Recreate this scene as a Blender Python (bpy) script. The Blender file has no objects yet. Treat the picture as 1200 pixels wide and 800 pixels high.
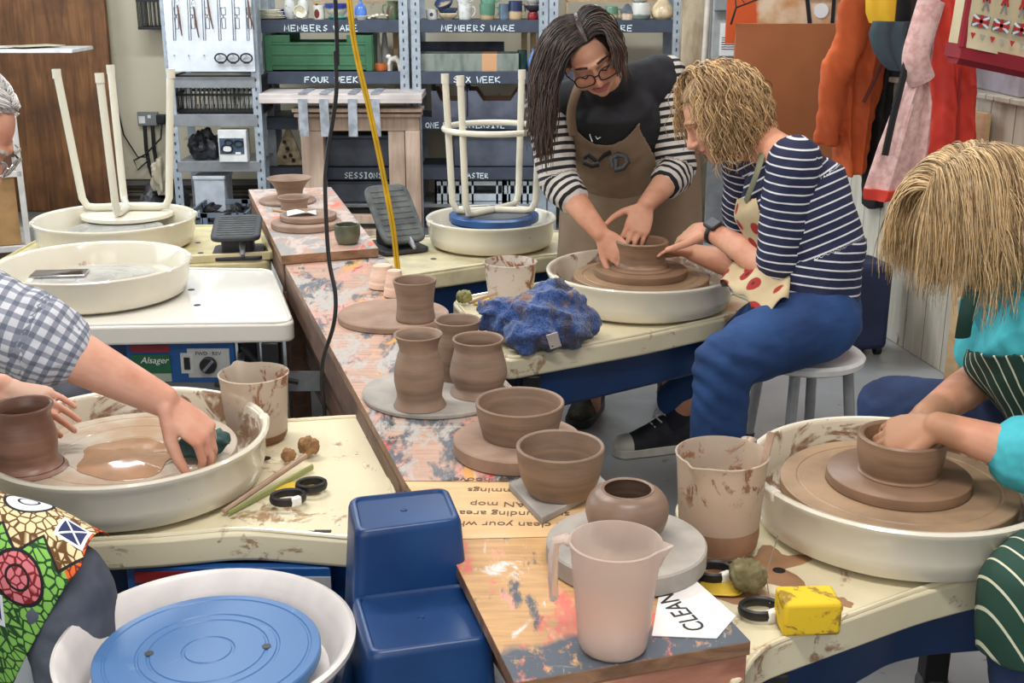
import bpy, math, random
from mathutils import Vector, Matrix, noise as mnoise
random.seed(7)
SC = bpy.context.scene
COL = SC.collection
PI = math.pi
# ------------------------------------------------------------------ camera
F = 1400.0; PITCH = math.radians(17); CH = 1.45
_c, _s = math.cos(PITCH), math.sin(PITCH)
def ray(px, py):
    u = (px - 600) / F; v = (400 - py) / F
    return (u, _c + v * _s, -_s + v * _c)
def at(px, py, z):
    d = ray(px, py); t = (z - CH) / d[2]
    return Vector((d[0] * t, d[1] * t, z))
def ay(px, py, y):
    d = ray(px, py); t = y / d[1]
    return Vector((d[0] * t, y, CH + d[2] * t))
def depth(p):
    return p[1] * _c - (p[2] - CH) * _s
cd = bpy.data.cameras.new('camera'); cam = bpy.data.objects.new('camera', cd); COL.objects.link(cam)
cam.location = (0, 0, CH); cam.rotation_euler = (PI / 2 - PITCH, 0, 0)
cd.sensor_width = 36; cd.lens = 36 * F / 1200; cd.clip_start = 0.05
SC.camera = cam

# ------------------------------------------------------------------ mesh builder
class MB:
    def __init__(s): s.v = []; s.f = []; s.m = []; s.M = Matrix(); s.mi = 0; s.at = []; s.aval = 0.0
    def add(s, vs, fs):
        o = len(s.v)
        for p in vs:
            s.v.append(s.M @ Vector(p)); s.at.append(s.aval)
        for f in fs:
            s.f.append(tuple(i + o for i in f)); s.m.append(s.mi)
    def box(s, c, d, rz=0, rx=0, ry=0):
        R = Matrix.Rotation(rz, 3, 'Z') @ Matrix.Rotation(ry, 3, 'Y') @ Matrix.Rotation(rx, 3, 'X')
        vs = []
        for sx, sy, sz in ((-1,-1,-1),(1,-1,-1),(1,1,-1),(-1,1,-1),(-1,-1,1),(1,-1,1),(1,1,1),(-1,1,1)):
            vs.append(Vector(c) + R @ Vector((sx*d[0]/2, sy*d[1]/2, sz*d[2]/2)))
        s.add(vs, [(3,2,1,0),(4,5,6,7),(0,1,5,4),(1,2,6,5),(2,3,7,6),(3,0,4,7)])
        return s
    def beam(s, a, b, w, h, up=(0,0,1)):
        a = Vector(a); b = Vector(b); t = (b-a).normalized(); u = Vector(up)
        if abs(t.dot(u)) > .98: u = Vector((0,1,0))
        x = t.cross(u).normalized(); y = x.cross(t)
        vs = []
        for p in (a, b):
            for i, j in ((-1,-1),(1,-1),(1,1),(-1,1)): vs.append(p + x*i*w/2 + y*j*h/2)
        s.add(vs, [(3,2,1,0),(4,5,6,7),(0,1,5,4),(1,2,6,5),(2,3,7,6),(3,0,4,7)])
        return s
    def prism(s, poly, z0, z1):
        n = len(poly)
        if sum(poly[i][0]*poly[(i+1)%n][1]-poly[(i+1)%n][0]*poly[i][1] for i in range(n)) < 0: poly = poly[::-1]
        vs = [(p[0],p[1],z0) for p in poly] + [(p[0],p[1],z1) for p in poly]
        fs = [tuple(range(n-1,-1,-1)), tuple(range(n,2*n))] + [(i,(i+1)%n,n+(i+1)%n,n+i) for i in range(n)]
        s.add(vs, fs); return s
    def tube(s, pts, r, n=10, closed=False, caps=True, flat=None, up=None):
        pts = [Vector(p) for p in pts]; k = len(pts)
        rr = r if isinstance(r, (list, tuple)) else [r]*k
        vs = []; nx = None
        for i, p in enumerate(pts):
            a = pts[(i-1) % k] if (closed or i > 0) else p
            b = pts[(i+1) % k] if (closed or i < k-1) else p
            t = (b-a)
            t = t.normalized() if t.length > 1e-9 else Vector((0,0,1))
            if nx is None:
                u = Vector(up) if up else (Vector((0,0,1)) if abs(t.z) < .9 else Vector((1,0,0)))
                nx = (u - t*u.dot(t)).normalized()
            else:
                nx = (nx - t*nx.dot(t)); nx = nx.normalized() if nx.length > 1e-6 else Vector((1,0,0))
            ny = t.cross(nx)
            for j in range(n):
                th = 2*PI*j/n
                vs.append(p + nx*math.cos(th)*rr[i] + ny*math.sin(th)*rr[i]*(flat or 1))
        fs = []
        for i in range(k if closed else k-1):
            i2 = (i+1) % k
            for j in range(n):
                j2 = (j+1) % n
                fs.append((i*n+j, i*n+j2, i2*n+j2, i2*n+j))
        if caps and not closed:
            fs.append(tuple(range(n-1,-1,-1))); fs.append(tuple((k-1)*n+j for j in range(n)))
        s.add(vs, fs); return s
    def lathe(s, prof, n=40, c=(0,0,0), close=False, wob=0, seed=0):
        vs = []; k = len(prof)
        for i, (r, z) in enumerate(prof):
            for j in range(n):
                th = 2*PI*j/n; q = 1
                if wob: q = 1 + wob*mnoise.noise(Vector((math.cos(th)*1.3+seed, math.sin(th)*1.3, z*8+seed)))
                vs.append((c[0]+r*q*math.cos(th), c[1]+r*q*math.sin(th), c[2]+z))
        fs = []
        for i in range(k if close else k-1):
            i2 = (i+1) % k
            for j in range(n):
                j2 = (j+1) % n
                fs.append((i*n+j, i*n+j2, i2*n+j2, i2*n+j))
        if not close:
            fs.append(tuple(range(n-1,-1,-1))); fs.append(tuple((k-1)*n+j for j in range(n)))
        s.add(vs, fs); return s
    def ball(s, c, r, n=14, m=9, R=None, wob=0, seed=0):
        c = Vector(c); r = (r,r,r) if isinstance(r,(int,float)) else r
        vs = []; fs = []
        def P(u, v):
            d = Vector((math.sin(v)*math.cos(u), math.sin(v)*math.sin(u), math.cos(v)))
            q = 1 + (wob*mnoise.noise(d*2.2+Vector((seed,seed*.7,0))) if wob else 0)
            d = Vector((d.x*r[0]*q, d.y*r[1]*q, d.z*r[2]*q))
            return c + (R @ d if R else d)
        vs.append(P(0,0))
        for i in range(1, m):
            for j in range(n): vs.append(P(2*PI*j/n, PI*i/m))
        vs.append(P(0,PI)); L = len(vs)-1
        for j in range(n):
            fs.append((0, 1+j, 1+(j+1)%n)); fs.append((L, 1+(m-2)*n+(j+1)%n, 1+(m-2)*n+j))
        for i in range(m-2):
            for j in range(n):
                a = 1+i*n+j; b = 1+i*n+(j+1)%n
                fs.append((a, a+n, b+n, b))
        s.add(vs, fs); return s
    def grid(s, rows):
        k = len(rows); n = len(rows[0])
        s.add([p for r in rows for p in r], [(i*n+j, i*n+j+1, (i+1)*n+j+1, (i+1)*n+j) for i in range(k-1) for j in range(n-1)])
        return s
    def loft(s, secs):
        """closed rings of equal length -> capped solid"""
        k = len(secs); n = len(secs[0])
        fs = [(i*n+j, i*n+(j+1)%n, (i+1)*n+(j+1)%n, (i+1)*n+j) for i in range(k-1) for j in range(n)]
        fs += [tuple(range(n-1,-1,-1)), tuple((k-1)*n+j for j in range(n))]
        s.add([p for r in secs for p in r], fs); return s

def mkmesh(name, mb, mats, smooth=38):
    me = bpy.data.meshes.new(name)
    me.from_pydata([tuple(p) for p in mb.v], [], mb.f)
    for m in (mats if isinstance(mats,(list,tuple)) else [mats]): me.materials.append(m)
    if any(mb.m): me.polygons.foreach_set('material_index', mb.m)
    if any(mb.at):
        a = me.attributes.new('tone', 'FLOAT', 'POINT'); a.data.foreach_set('value', mb.at)
    me.update(); me.validate()
    if smooth:
        me.polygons.foreach_set('use_smooth', [True]*len(me.polygons))
        me.set_sharp_from_angle(angle=math.radians(smooth))
    return me
def obj(name, mb, mats, parent=None, loc=(0,0,0), rot=(0,0,0), bevel=0, seg=2, smooth=38, solid=0, sub=0):
    me = mb if isinstance(mb, bpy.types.Mesh) else mkmesh(name, mb, mats, smooth)
    o = bpy.data.objects.new(name, me); COL.objects.link(o)
    o.location = loc; o.rotation_euler = rot
    if parent: o.parent = parent
    if solid:
        q = o.modifiers.new('solid','SOLIDIFY'); q.thickness = solid; q.offset = 0
    if bevel:
        q = o.modifiers.new('bevel','BEVEL'); q.width = bevel; q.segments = seg; q.limit_method = 'ANGLE'; q.angle_limit = math.radians(40); q.harden_normals = False
    if sub:
        q = o.modifiers.new('sub','SUBSURF'); q.levels = sub; q.render_levels = sub
    return o
def tag(o, label, cat, group=None):
    o['label'] = label; o['category'] = cat
    if group: o['group'] = group
    return o
def thing(name, label, cat, loc=(0,0,0), rotz=0, group=None):
    o = bpy.data.objects.new(name, None); COL.objects.link(o); o.empty_display_size = .05
    o.location = loc; o.rotation_euler = (0,0,rotz)
    return tag(o, label, cat, group)
def struct(name, mb, m, **k):
    o = obj(name, mb, m, **k); o['kind'] = 'structure'; return o
def dup(root, loc, rotz=0, label=None, group=None):
    def rec(o, par):
        c = o.copy(); COL.objects.link(c)
        if par: c.parent = par
        for ch in list(o.children): rec(ch, c)
        return c
    r = rec(root, None); r.location = loc; r.rotation_euler = (0,0,rotz)
    if label: r['label'] = label
    if group: r['group'] = group
    return r

# ------------------------------------------------------------------ materials
def lin(c):
    return tuple(((x/255)/12.92 if x/255 <= .04045 else ((x/255+.055)/1.055)**2.4) for x in c) + (1,)
class NT:
    def __init__(s, name, rough=.5, spec=.5):
        s.mat = bpy.data.materials.new(name); s.mat.use_nodes = True
        s.t = s.mat.node_tree; s.b = s.t.nodes['Principled BSDF']
        s.b.inputs['Roughness'].default_value = rough; s.b.inputs['Specular IOR Level'].default_value = spec
        s._tc = None
    def n(s, kind, **k):
        q = s.t.nodes.new(kind)
        for a, b in k.items(): setattr(q, a, b)
        return q
    def L(s, a, b): s.t.links.new(a, b)
    def put(s, sock, val):
        if isinstance(val, bpy.types.NodeSocket): s.L(val, sock)
        elif isinstance(val, tuple) and len(val) == 3 and sock.type == 'RGBA': sock.default_value = lin(val)
        else: sock.default_value = val
    def coord(s, stretch=(1,1,1), rot=(0,0,0), kind='Object', loc=(0,0,0)):
        if not s._tc: s._tc = s.n('ShaderNodeTexCoord')
        m = s.n('ShaderNodeMapping'); m.inputs['Scale'].default_value = stretch; m.inputs['Rotation'].default_value = rot; m.inputs['Location'].default_value = loc
        s.L(s._tc.outputs[kind], m.inputs['Vector']); return m.outputs[0]
    def noise(s, scale, detail=4, stretch=(1,1,1), rough=.55, dist=0, rot=(0,0,0), loc=(0,0,0), out='Fac'):
        q = s.n('ShaderNodeTexNoise'); q.inputs['Scale'].default_value = scale; q.inputs['Detail'].default_value = detail
        q.inputs['Roughness'].default_value = rough; q.inputs['Distortion'].default_value = dist
        s.L(s.coord(stretch, rot, loc=loc), q.inputs['Vector']); return q.outputs[out]
    def wave(s, scale, axis='Z', dist=1, stretch=(1,1,1), detail=2, dscale=1, kind='BANDS'):
        q = s.n('ShaderNodeTexWave', wave_type=kind)
        if kind == 'BANDS': q.bands_direction = axis
        else: q.rings_direction = axis
        q.inputs['Scale'].default_value = scale; q.inputs['Distortion'].default_value = dist; q.inputs['Detail'].default_value = detail; q.inputs['Detail Scale'].default_value = dscale
        s.L(s.coord(stretch), q.inputs['Vector']); return q.outputs['Fac']
    def voro(s, scale, feature='F1', stretch=(1,1,1), rand=1, out='Distance'):
        q = s.n('ShaderNodeTexVoronoi', feature=feature); q.inputs['Scale'].default_value = scale; q.inputs['Randomness'].default_value = rand
        s.L(s.coord(stretch), q.inputs['Vector']); return q.outputs[out]
    def ramp(s, fac, stops, interp='LINEAR'):
        q = s.n('ShaderNodeValToRGB'); q.color_ramp.interpolation = interp; e = q.color_ramp.elements
        while len(e) < len(stops): e.new(.5)
        for i, (p, c) in enumerate(stops):
            e[i].position = p; e[i].color = lin(c) if len(c) == 3 else c
        s.put(q.inputs[0], fac); return q.outputs[0]
    def mask(s, fac, lo, hi):
        q = s.n('ShaderNodeMapRange'); q.inputs[1].default_value = lo; q.inputs[2].default_value = hi; q.clamp = True
        s.L(fac, q.inputs[0]); return q.outputs[0]
    def mix(s, fac, a, b):
        q = s.n('ShaderNodeMix', data_type='RGBA'); s.put(q.inputs[0], fac); s.put(q.inputs[6], a); s.put(q.inputs[7], b); return q.outputs[2]
    def math(s, op, a, b=0.0, c=None):
        q = s.n('ShaderNodeMath', operation=op); s.put(q.inputs[0], a); s.put(q.inputs[1], b)
        if c is not None: s.put(q.inputs[2], c)
        return q.outputs[0]
    def attr(s, name):
        q = s.n('ShaderNodeAttribute'); q.attribute_name = name; return q.outputs['Fac']
    def xyz(s, kind='Object', loc=(0,0,0), rot=(0,0,0)):
        q = s.n('ShaderNodeSeparateXYZ'); s.L(s.coord(kind=kind, loc=loc, rot=rot), q.inputs[0]); return q.outputs
    def color(s, c): s.put(s.b.inputs['Base Color'], c); return s
    def rough(s, c): s.put(s.b.inputs['Roughness'], c); return s
    def bump(s, h, strength=.3, dist=.002):
        q = s.n('ShaderNodeBump'); q.inputs['Strength'].default_value = strength; q.inputs['Distance'].default_value = dist
        s.L(h, q.inputs['Height']); s.L(q.outputs[0], s.b.inputs['Normal']); return s
def flat(name, c, rough=.5, metal=0, spec=.5, var=.06, scale=14):
    k = NT(name, rough, spec); d = tuple(max(0, int(x*(1-var*2.2))) for x in c)
    k.color(k.ramp(k.noise(scale), [(.3, d), (.65, c)])); k.b.inputs['Metallic'].default_value = metal
    return k.mat
def duo(name, c1, c2, scale=8, lo=.4, hi=.6, rough=.6, stretch=(1,1,1), bump=0, bdist=.002, detail=5, metal=0, dist=0):
    k = NT(name, rough); n = k.noise(scale, detail, stretch, dist=dist)
    k.color(k.ramp(n, [(lo, c1), (hi, c2)])); k.b.inputs['Metallic'].default_value = metal
    if bump: k.bump(n, bump, bdist)
    return k.mat
def wood(name, c1, c2, axis=0, scale=6, rough=.6, bump=.25):
    k = NT(name, rough); st = [14,14,14]; st[axis] = 1.2
    n = k.noise(scale*.25, 6, tuple(st), .6, dist=.8); n2 = k.noise(scale*.5, 3)
    col = k.ramp(n, [(.3, c1), (.62, c2)]); k.color(k.mix(k.mask(n2,.45,.75), col, tuple(int(x*.82) for x in c1)))
    k.bump(n, bump, .002); return k.mat
def clay(name, c, wet=.55, rings=70, dry=None):
    k = NT(name, wet, .4)
    n = k.noise(9, 4, (1,1,4)); w = k.noise(rings, 2, (.02,.02,1))
    d = tuple(int(x*.86) for x in c); e = dry or tuple(min(255,int(x*1.08)) for x in c)
    col = k.ramp(n, [(.3, d), (.55, c), (.8, e)])
    k.color(k.mix(k.mask(w,.5,.75), col, e)); k.bump(w, .35, .0015); return k.mat
def paintboard(name, seed, cols, base, band=None):
    """old board: layers of paint patches, scraped and scratched"""
    k = NT(name, .55); col = base
    wd = k.noise(3, 6, (3,26,3), .6, rot=(0,0,.32), loc=(seed,0,0)); col = k.ramp(wd, [(.3, tuple(int(x*.84) for x in base)), (.65, base)])
    for i, (c, sc, lo) in enumerate(cols):
        m = k.mask(k.noise(sc*2.1, 8, (1,.42,1), .62, dist=.5, rot=(0,0,.4+i*.35), loc=(seed*1.7+i*3.1, i*2.3, 0)), lo-.055, lo-.02)
        g = k.mask(k.noise(60, 5, (1,.35,1), .7, rot=(0,0,i), loc=(i*1.1,0,0)), .36, .5)
        col = k.mix(k.math('MULTIPLY', m, g), col, c)
    if band:
        o = k.xyz(); e = k.math('ADD', k.math('SUBTRACT', o[1], k.math('MULTIPLY', o[0], band[0])), k.math('MULTIPLY', k.noise(9, 5), .10))
        bm = k.math('MULTIPLY', k.mask(e, band[1]+.02, band[1]), k.mask(k.noise(45, 6, (1,.5,1), .7), .36, .46)); col = k.mix(bm, col, band[2])
    sc1 = k.mask(k.noise(26, 7, (1,.08,1), .7, dist=1.2, rot=(0,0,.9), loc=(seed,1,0)), .62, .66)
    sc2 = k.mask(k.noise(30, 7, (.08,1,1), .7, dist=1.2, rot=(0,0,.5), loc=(seed,4,0)), .63, .67)
    col = k.mix(k.math('MULTIPLY', k.math('MAXIMUM', sc1, sc2), .6), col, (205,195,182))
    k.color(col); k.bump(k.noise(50, 6, (1,.4,1)), .3, .0015); return k.mat
def stained(name, c, stain, lo=.6, scale=7, rough=.35, amt=.9, rb=(90,90,90)):
    k = NT(name, rough, .5)
    n = k.noise(scale, 7, (1,1,1.6), .68, dist=.6); n2 = k.noise(scale*5, 4)
    m = k.math('MULTIPLY', k.mask(n, lo, lo+.05), k.mask(n2, .3, .5)); m = k.math('MULTIPLY', m, amt)
    soft = k.mask(k.noise(4,4), .45, .8)
    base = k.mix(k.math('MULTIPLY', soft, .35), c, tuple(int(a*.6+b*.4) for a,b in zip(c,stain)))
    k.color(k.mix(m, base, stain)); k.rough(k.mix(m, rb, (160,160,160))); k.bump(m, .3, .002); return k.mat
M = {}
M['cream'] = stained('cream plastic', (226,220,203), (168,132,104), .66, 6)
M['cream_used'] = stained('clay splashed plastic', (219,208,184), (146,108,80), .545, 8)
M['cream_in'] = stained('slip covered tray wall', (214,203,182), (128,88,60), .49, 8, .45)
M['top_white'] = stained('white table laminate', (229,226,217), (180,160,140), .74, 5)
M['top_cream'] = stained('cream table laminate', (226,217,186), (150,112,80), .575, 10)
M['top_yellow'] = flat('yellowed plastic', (222,208,160), .45)
M['navy'] = duo('blue enamel', (12,44,88), (18,56,104), 5, .3, .7, .35)
M['bluebox'] = duo('moulded blue plastic', (13,50,98), (22,66,118), 6, .35, .7, .36)
M['bluebat'] = stained('blue bat', (64,108,160), (120,146,176), .60, 10, .5, .3, (165,165,165))
M['black'] = flat('black plastic', (24,24,26), .45)
M['dark'] = flat('dark grey plastic', (52,54,58), .5)
M['rubber'] = duo('ribbed grey rubber', (70,74,74), (96,100,98), 20, rough=.7)
M['steel'] = duo('galvanised steel', (150,160,170), (186,196,204), 20, .3, .7, .45, metal=.35)
M['greymetal'] = flat('grey powder coat', (150,153,156), .4, .3)
M['chrome'] = flat('chrome', (200,200,205), .2, .9)
M['ivory'] = stained('ivory stool paint', (226,222,204), (160,130,105), .68, 12, .35)
M['white'] = flat('white plastic', (232,232,228), .4)
M['clay'] = clay('leather hard clay', (138,114,96))
M['clay2'] = clay('drying clay', (152,127,108))
M['claywet'] = clay('wet clay', (140,111,88), .38)
M['clayslip'] = clay('slip coated head', (166,138,110), .4)
M['bat'] = duo('clay crusted bat', (140,113,96), (166,140,121), 10, .35, .65, .75, bump=.2)
M['batgrey'] = duo('grey board bat', (142,136,130), (176,169,160), 9, .35, .65, .75, bump=.2)
M['bisque'] = clay('pale bisque', (226,194,172), .7)
M['tape'] = duo('duct tape', (140,143,148), (176,180,186), 16, rough=.4)
M['oldwood'] = wood('weathered pine', (168,138,116), (206,180,158), 2)
M['mantel'] = wood('whitewashed mantel', (205,190,182), (230,220,214), 0)
M['brownwood'] = wood('stained brown panel', (92,56,26), (140,92,50), 2, 8)
M['darkwood'] = wood('dark bench planks', (70,46,34), (112,80,60), 1, 6)
M['ply'] = wood('plywood', (186,150,106), (214,182,138), 1)
M['plyedge'] = wood('board edge', (108,76,54), (160,122,92), 0, 10)
M['slate'] = flat('slate grey shelf', (66,74,90), .6)
M['chalk'] = flat('chalk', (226,240,244), .8, var=.02)
M['ink'] = flat('printed ink', (44,42,42), .6)
M['paper'] = flat('white paper', (236,234,232), .6, var=.02)
M['towel'] = None
M['sponge_y'] = stained('yellow sponge', (228,192,34), (132,98,36), .50, 16, .9, .85, (225,225,225))
M['sponge_g'] = duo('green grey sponge', (106,98,66), (134,124,88), 30, .4, .6, .95, bump=.8, bdist=.004)
M['sponge_b'] = duo('brown sponge', (122,88,56), (160,122,84), 30, .4, .6, .95, bump=.8, bdist=.004)
M['stick'] = wood('clay grey stick', (150,120,100), (186,156,134), 1)
M['yellow'] = flat('yellow plastic', (222,186,60), .4)

# hand lettering: strokes on a unit box
GL = {'A':[[(0,0),(.5,1),(1,0)],[(.2,.38),(.8,.38)]],'B':[[(0,0),(0,1),(.75,.92),(.75,.62),(0,.52),(.85,.42),(.85,.08),(0,0)]],'C':[[(1,.85),(.6,1),(.1,.7),(.1,.3),(.6,0),(1,.15)]],
'D':[[(0,0),(0,1),(.6,.95),(.95,.5),(.6,.05),(0,0)]],'E':[[(.9,1),(0,1),(0,0),(.95,0)],[(0,.5),(.75,.52)]],'F':[[(.95,1),(0,.96),(0,0)],[(0,.52),(.75,.54)]],'I':[[(.5,0),(.5,1)],[(.15,1),(.85,1)],[(.15,0),(.85,0)]],
'K':[[(0,0),(0,1)],[(.85,1),(0,.45),(.9,0)]],'L':[[(0,1),(0,0),(.85,0)]],'M':[[(0,0),(.1,1),(.5,.35),(.9,1),(1,0)]],'N':[[(0,0),(0,1),(.9,0),(.9,1)]],'O':[[(.5,1),(.05,.7),(.05,.3),(.5,0),(.95,.3),(.95,.7),(.5,1)]],
'R':[[(0,0),(0,1),(.8,.9),(.75,.58),(0,.48),(.95,0)]],'S':[[(.9,.88),(.5,1),(.1,.78),(.85,.28),(.5,0),(.05,.12)]],'T':[[(0,1),(1,1)],[(.5,1),(.5,0)]],'U':[[(0,1),(.05,.2),(.5,0),(.9,.2),(.95,1)]],'V':[[(0,1),(.5,0),(1,1)]],
'W':[[(0,1),(.25,0),(.5,.7),(.75,0),(1,1)]],'X':[[(0,0),(.9,1)],[(0,1),(.9,0)]],'Y':[[(0,1),(.5,.5),(1,1)],[(.5,.5),(.45,0)]],'H':[[(0,0),(0,1)],[(.9,0),(.9,1)],[(0,.5),(.9,.5)]],'P':[[(0,0),(0,1),(.85,.92),(.8,.55),(0,.48)]],'G':[[(1,.85),(.5,1),(.08,.6),(.2,.1),(.7,0),(.95,.4),(.55,.42)]]}
def letters(text, h, w, r, gap=.35, jit=.06, seed=1):
    """strokes in the local XZ plane, left end at origin, facing -Y"""
    rnd = random.Random(seed); mb = MB(); x = 0
    for ch in text:
        if ch == ' ': x += w*.9; continue
        for st in GL[ch]:
            pts = [(x+(a+rnd.uniform(-jit,jit))*w, 0, (b+rnd.uniform(-jit,jit))*h) for a, b in st]
            mb.tube(pts, r, 5, flat=.5)
        x += w*(1+gap)
    return mb, x - w*gap
def text_mesh(txt, size, m, name='lettering', ext=.0004, shear=0, align='LEFT', space=1.0):
    cu = bpy.data.curves.new(name, 'FONT'); cu.body = txt; cu.size = size; cu.extrude = ext; cu.shear = shear; cu.align_x = align; cu.space_character = space; cu.resolution_u = 3
    o = bpy.data.objects.new(name, cu); COL.objects.link(o)
    dg = bpy.context.evaluated_depsgraph_get(); me = bpy.data.meshes.new_from_object(o.evaluated_get(dg))
    bpy.data.objects.remove(o); bpy.data.curves.remove(cu)
    me.materials.clear(); me.materials.append(m); me.name = name
    return me

# ------------------------------------------------------------------ the room
k = NT('painted concrete floor', .35)
n = k.noise(1.6, 6); n2 = k.noise(14, 6, rough=.7)
col = k.ramp(n, [(.3,(132,134,134)),(.7,(164,166,166))]); col = k.mix(k.mask(n2,.62,.7), col, (108,104,98)); k.color(col); k.bump(n2,.1,.001)
FLOOR = k.mat
struct('floor', MB().box((-.6,3.6,-.05),(7.0,9.6,.1)), FLOOR)
k = NT('old cream plaster', .85); n = k.noise(1.3,6); n2 = k.noise(7,6,rough=.7)
col = k.ramp(n, [(.3,(196,184,156)),(.7,(212,204,182))]); col = k.mix(k.mask(n2,.64,.7), col, (150,132,104)); k.color(col); k.bump(n2,.25,.004)
PLASTER = k.mat
WB = 7.75
struct('wall_back', MB().box((-.6,WB+.06,1.45),(7.0,.12,2.9)), PLASTER)
struct('wall_left', MB().box((-4.06,3.6,1.45),(.12,9.6,2.9)), flat('left wall paint',(206,202,190),.85))
struct('wall_right', MB().box((2.06,3.6,1.45),(.12,9.6,2.9)), flat('lilac grey paint',(190,184,190),.8))
struct('ceiling', MB().box((-.6,3.6,2.95),(7.0,9.6,.1)), flat('ceiling paint',(226,226,224),.9))
k = NT('white painted boarding', .6); n = k.noise(5,6,(1,4,.5),.7); pl = k.math('PINGPONG', k.xyz()[1], .075)
col = k.ramp(n,[(.3,(176,168,150)),(.6,(204,198,182))]); col = k.mix(k.mask(k.noise(18,5,(1,1,.4)),.66,.72), col, (120,96,70)); k.color(k.mix(k.mask(pl,.004,.0), col, (90,80,66)))
k.bump(k.mask(pl,0,.006), .6, .004); BOARDING = k.mat
wa, wb_ = at(1040,405,0), at(1112,444,0)
pa_,pb_=Vector((1.515,5.3,0)),Vector((1.80,3.5,0))
mb=MB().beam(pa_+Vector((0,0,.52)),pb_+Vector((0,0,.52)),.05,1.04); mb.beam(pa_+Vector((0,0,1.05)),pb_+Vector((0,0,1.05)),.10,.02)
struct('wall_partition', mb, BOARDING, bevel=.004)
struct('trim_post', MB().box((1.63,4.19,.5),(.02,.09,1.0),rz=.16), M['ply'], bevel=.003)
# pipe trunking along the foot of the back wall
tr = MB()
for z, r in ((.16,.035),(.09,.02)): tr.tube([(-2.75,WB-.05,z),(-.9,WB-.05,z)], r, 8)
struct('trim_pipes', tr, flat('dark pipe',(60,52,44),.5))
struct('baseboard_back', MB().box((-2.2,WB-.02,.05),(2.6,.04,.1)), flat('grimy skirting',(120,106,86),.7))
# ------------------------------------------------------------------ shelving on the back wall
SY = 7.0
def shelf_z(py): return ay(600, py, SY).z
SZ = [shelf_z(24), shelf_z(84.5), shelf_z(138), shelf_z(197), .16]
def X7(px, y=SY): return ay(px, 60, y).x
def shelving(name, label, x0, x1, words, seed, group=None):
    t = thing(name, label, 'shelving', ((x0+x1)/2, SY+.22, 0)); hw = (x1-x0)/2
    for sx in (-1,1):
        for yy in (-.2,.2):
            mb = MB().box((sx*hw,yy,1.0),(.008,.05,2.0)).box((sx*(hw-.022),yy+(-.025 if yy<0 else .025),1.0),(.05,.006,2.0))
            u = obj('upright', mb, M['steel'], t)
            if yy < 0:
                hb = MB()
                for q in range(34): hb.box((sx*(hw-.024),yy-.029,.25+q*.05),(.007,.003,.018))
                obj('slot_row', hb, M['dark'], u)
    for i, z in enumerate(SZ):
        mb = MB().box((0,0,z-.012),(2*hw-.06,.42,.02))
        if i < 4: mb.box((0,-.215,z-.032),(2*hw-.055,.014,.07))
        s = obj('shelf', mb, M['slate'] if i < 4 else M['greymetal'], t, bevel=.002)
        if words.get(i):
            txt, off, h = words[i]
            lm, w = letters(txt, h, h*(.84 if len(txt)<13 and i<2 else .66), .0036, seed=seed+i)
            obj('chalk_lettering', lm, M['chalk'], s, loc=(off-hw-w*0, -.224, z-.058))
    return t
xA0,xA1,xB0,xB1,xC0,xC1 = X7(298),X7(478),X7(483),X7(641),X7(644),X7(797)
hA = .032
shelving('shelving_unit','grey shelving unit behind the taped wooden mantel, holding the green crate',xA0,xA1,{0:('MEMBERS WARE',X7(335)-xA0,hA),1:('FOUR WEEK',X7(356)-xA0,hA),3:('SESSIONS',X7(398)-xA0,hA)},3)
shelving('shelving_unit','grey shelving unit with the long grey-green ceramic trough, behind the blue-seated stool',xB0,xB1,{0:('MEMBERS WARE',X7(518)-xB0,hA),1:('SIX WEEK',X7(531)-xB0,hA),2:('ONE DAY INTENSIVE',X7(497)-xB0,hA),3:('TASTER',X7(541)-xB0,hA*.9)},13)
shelving('shelving_unit','grey shelving unit behind the dark-haired woman, carrying the gourd-shaped pot',xC0,xC1,{0:('MEMBERS WARE',X7(655)-xC0,hA)},23)

def glaze(name, c1, c2, scale=6, lo=.4, hi=.6): return duo(name, c1, c2, scale, lo, hi, .25)
PX7 = 7.1*1.0/1400
_gl = {}
def gm(c1, c2=None):
    c2 = c2 or tuple(min(255,int(a*1.18+8)) for a in c1)
    k = (c1,c2)
    if k not in _gl: _gl[k] = glaze('glaze', c1, c2, 16)
    return _gl[k]
def two_tone(cb, ct, zs, soft=.01):
    k = NT('dipped glaze', .3); z = k.math('ADD', k.xyz()[2], k.math('MULTIPLY', k.noise(20,3), .02))
    k.color(k.mix(k.mask(z, zs, zs+soft), cb, ct)); return k.mat
def prof_open(rows, t=.006, floor=.008):
    """outer rows bottom->top; adds a rounded lip and the inside wall"""
    r = [(0.001, rows[0][1])] + [(a,b) for a,b in rows]
    top = rows[-1]
    r += [(top[0]-t*.3, top[1]+t*.35), (top[0]-t*.8, top[1]+t*.2)]
    inner = [(max(a-t,.002), max(b, rows[0][1]+floor)) for a,b in reversed(rows)]
    r += inner + [(.001, rows[0][1]+floor)]
    return r
def smooth_rows(rows, k=4):
    """catmull-rom densify"""
    out = []; n = len(rows)
    for i in range(n-1):
        p0 = rows[max(i-1,0)]; p1 = rows[i]; p2 = rows[i+1]; p3 = rows[min(i+2,n-1)]
        for q in range(k):
            t = q/k
            out.append(tuple(.5*((2*p1[j])+(-p0[j]+p2[j])*t+(2*p0[j]-5*p1[j]+4*p2[j]-p3[j])*t*t+(-p0[j]+3*p1[j]-3*p2[j]+p3[j])*t**3) for j in (0,1)))
    out.append(rows[-1]); return out
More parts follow.
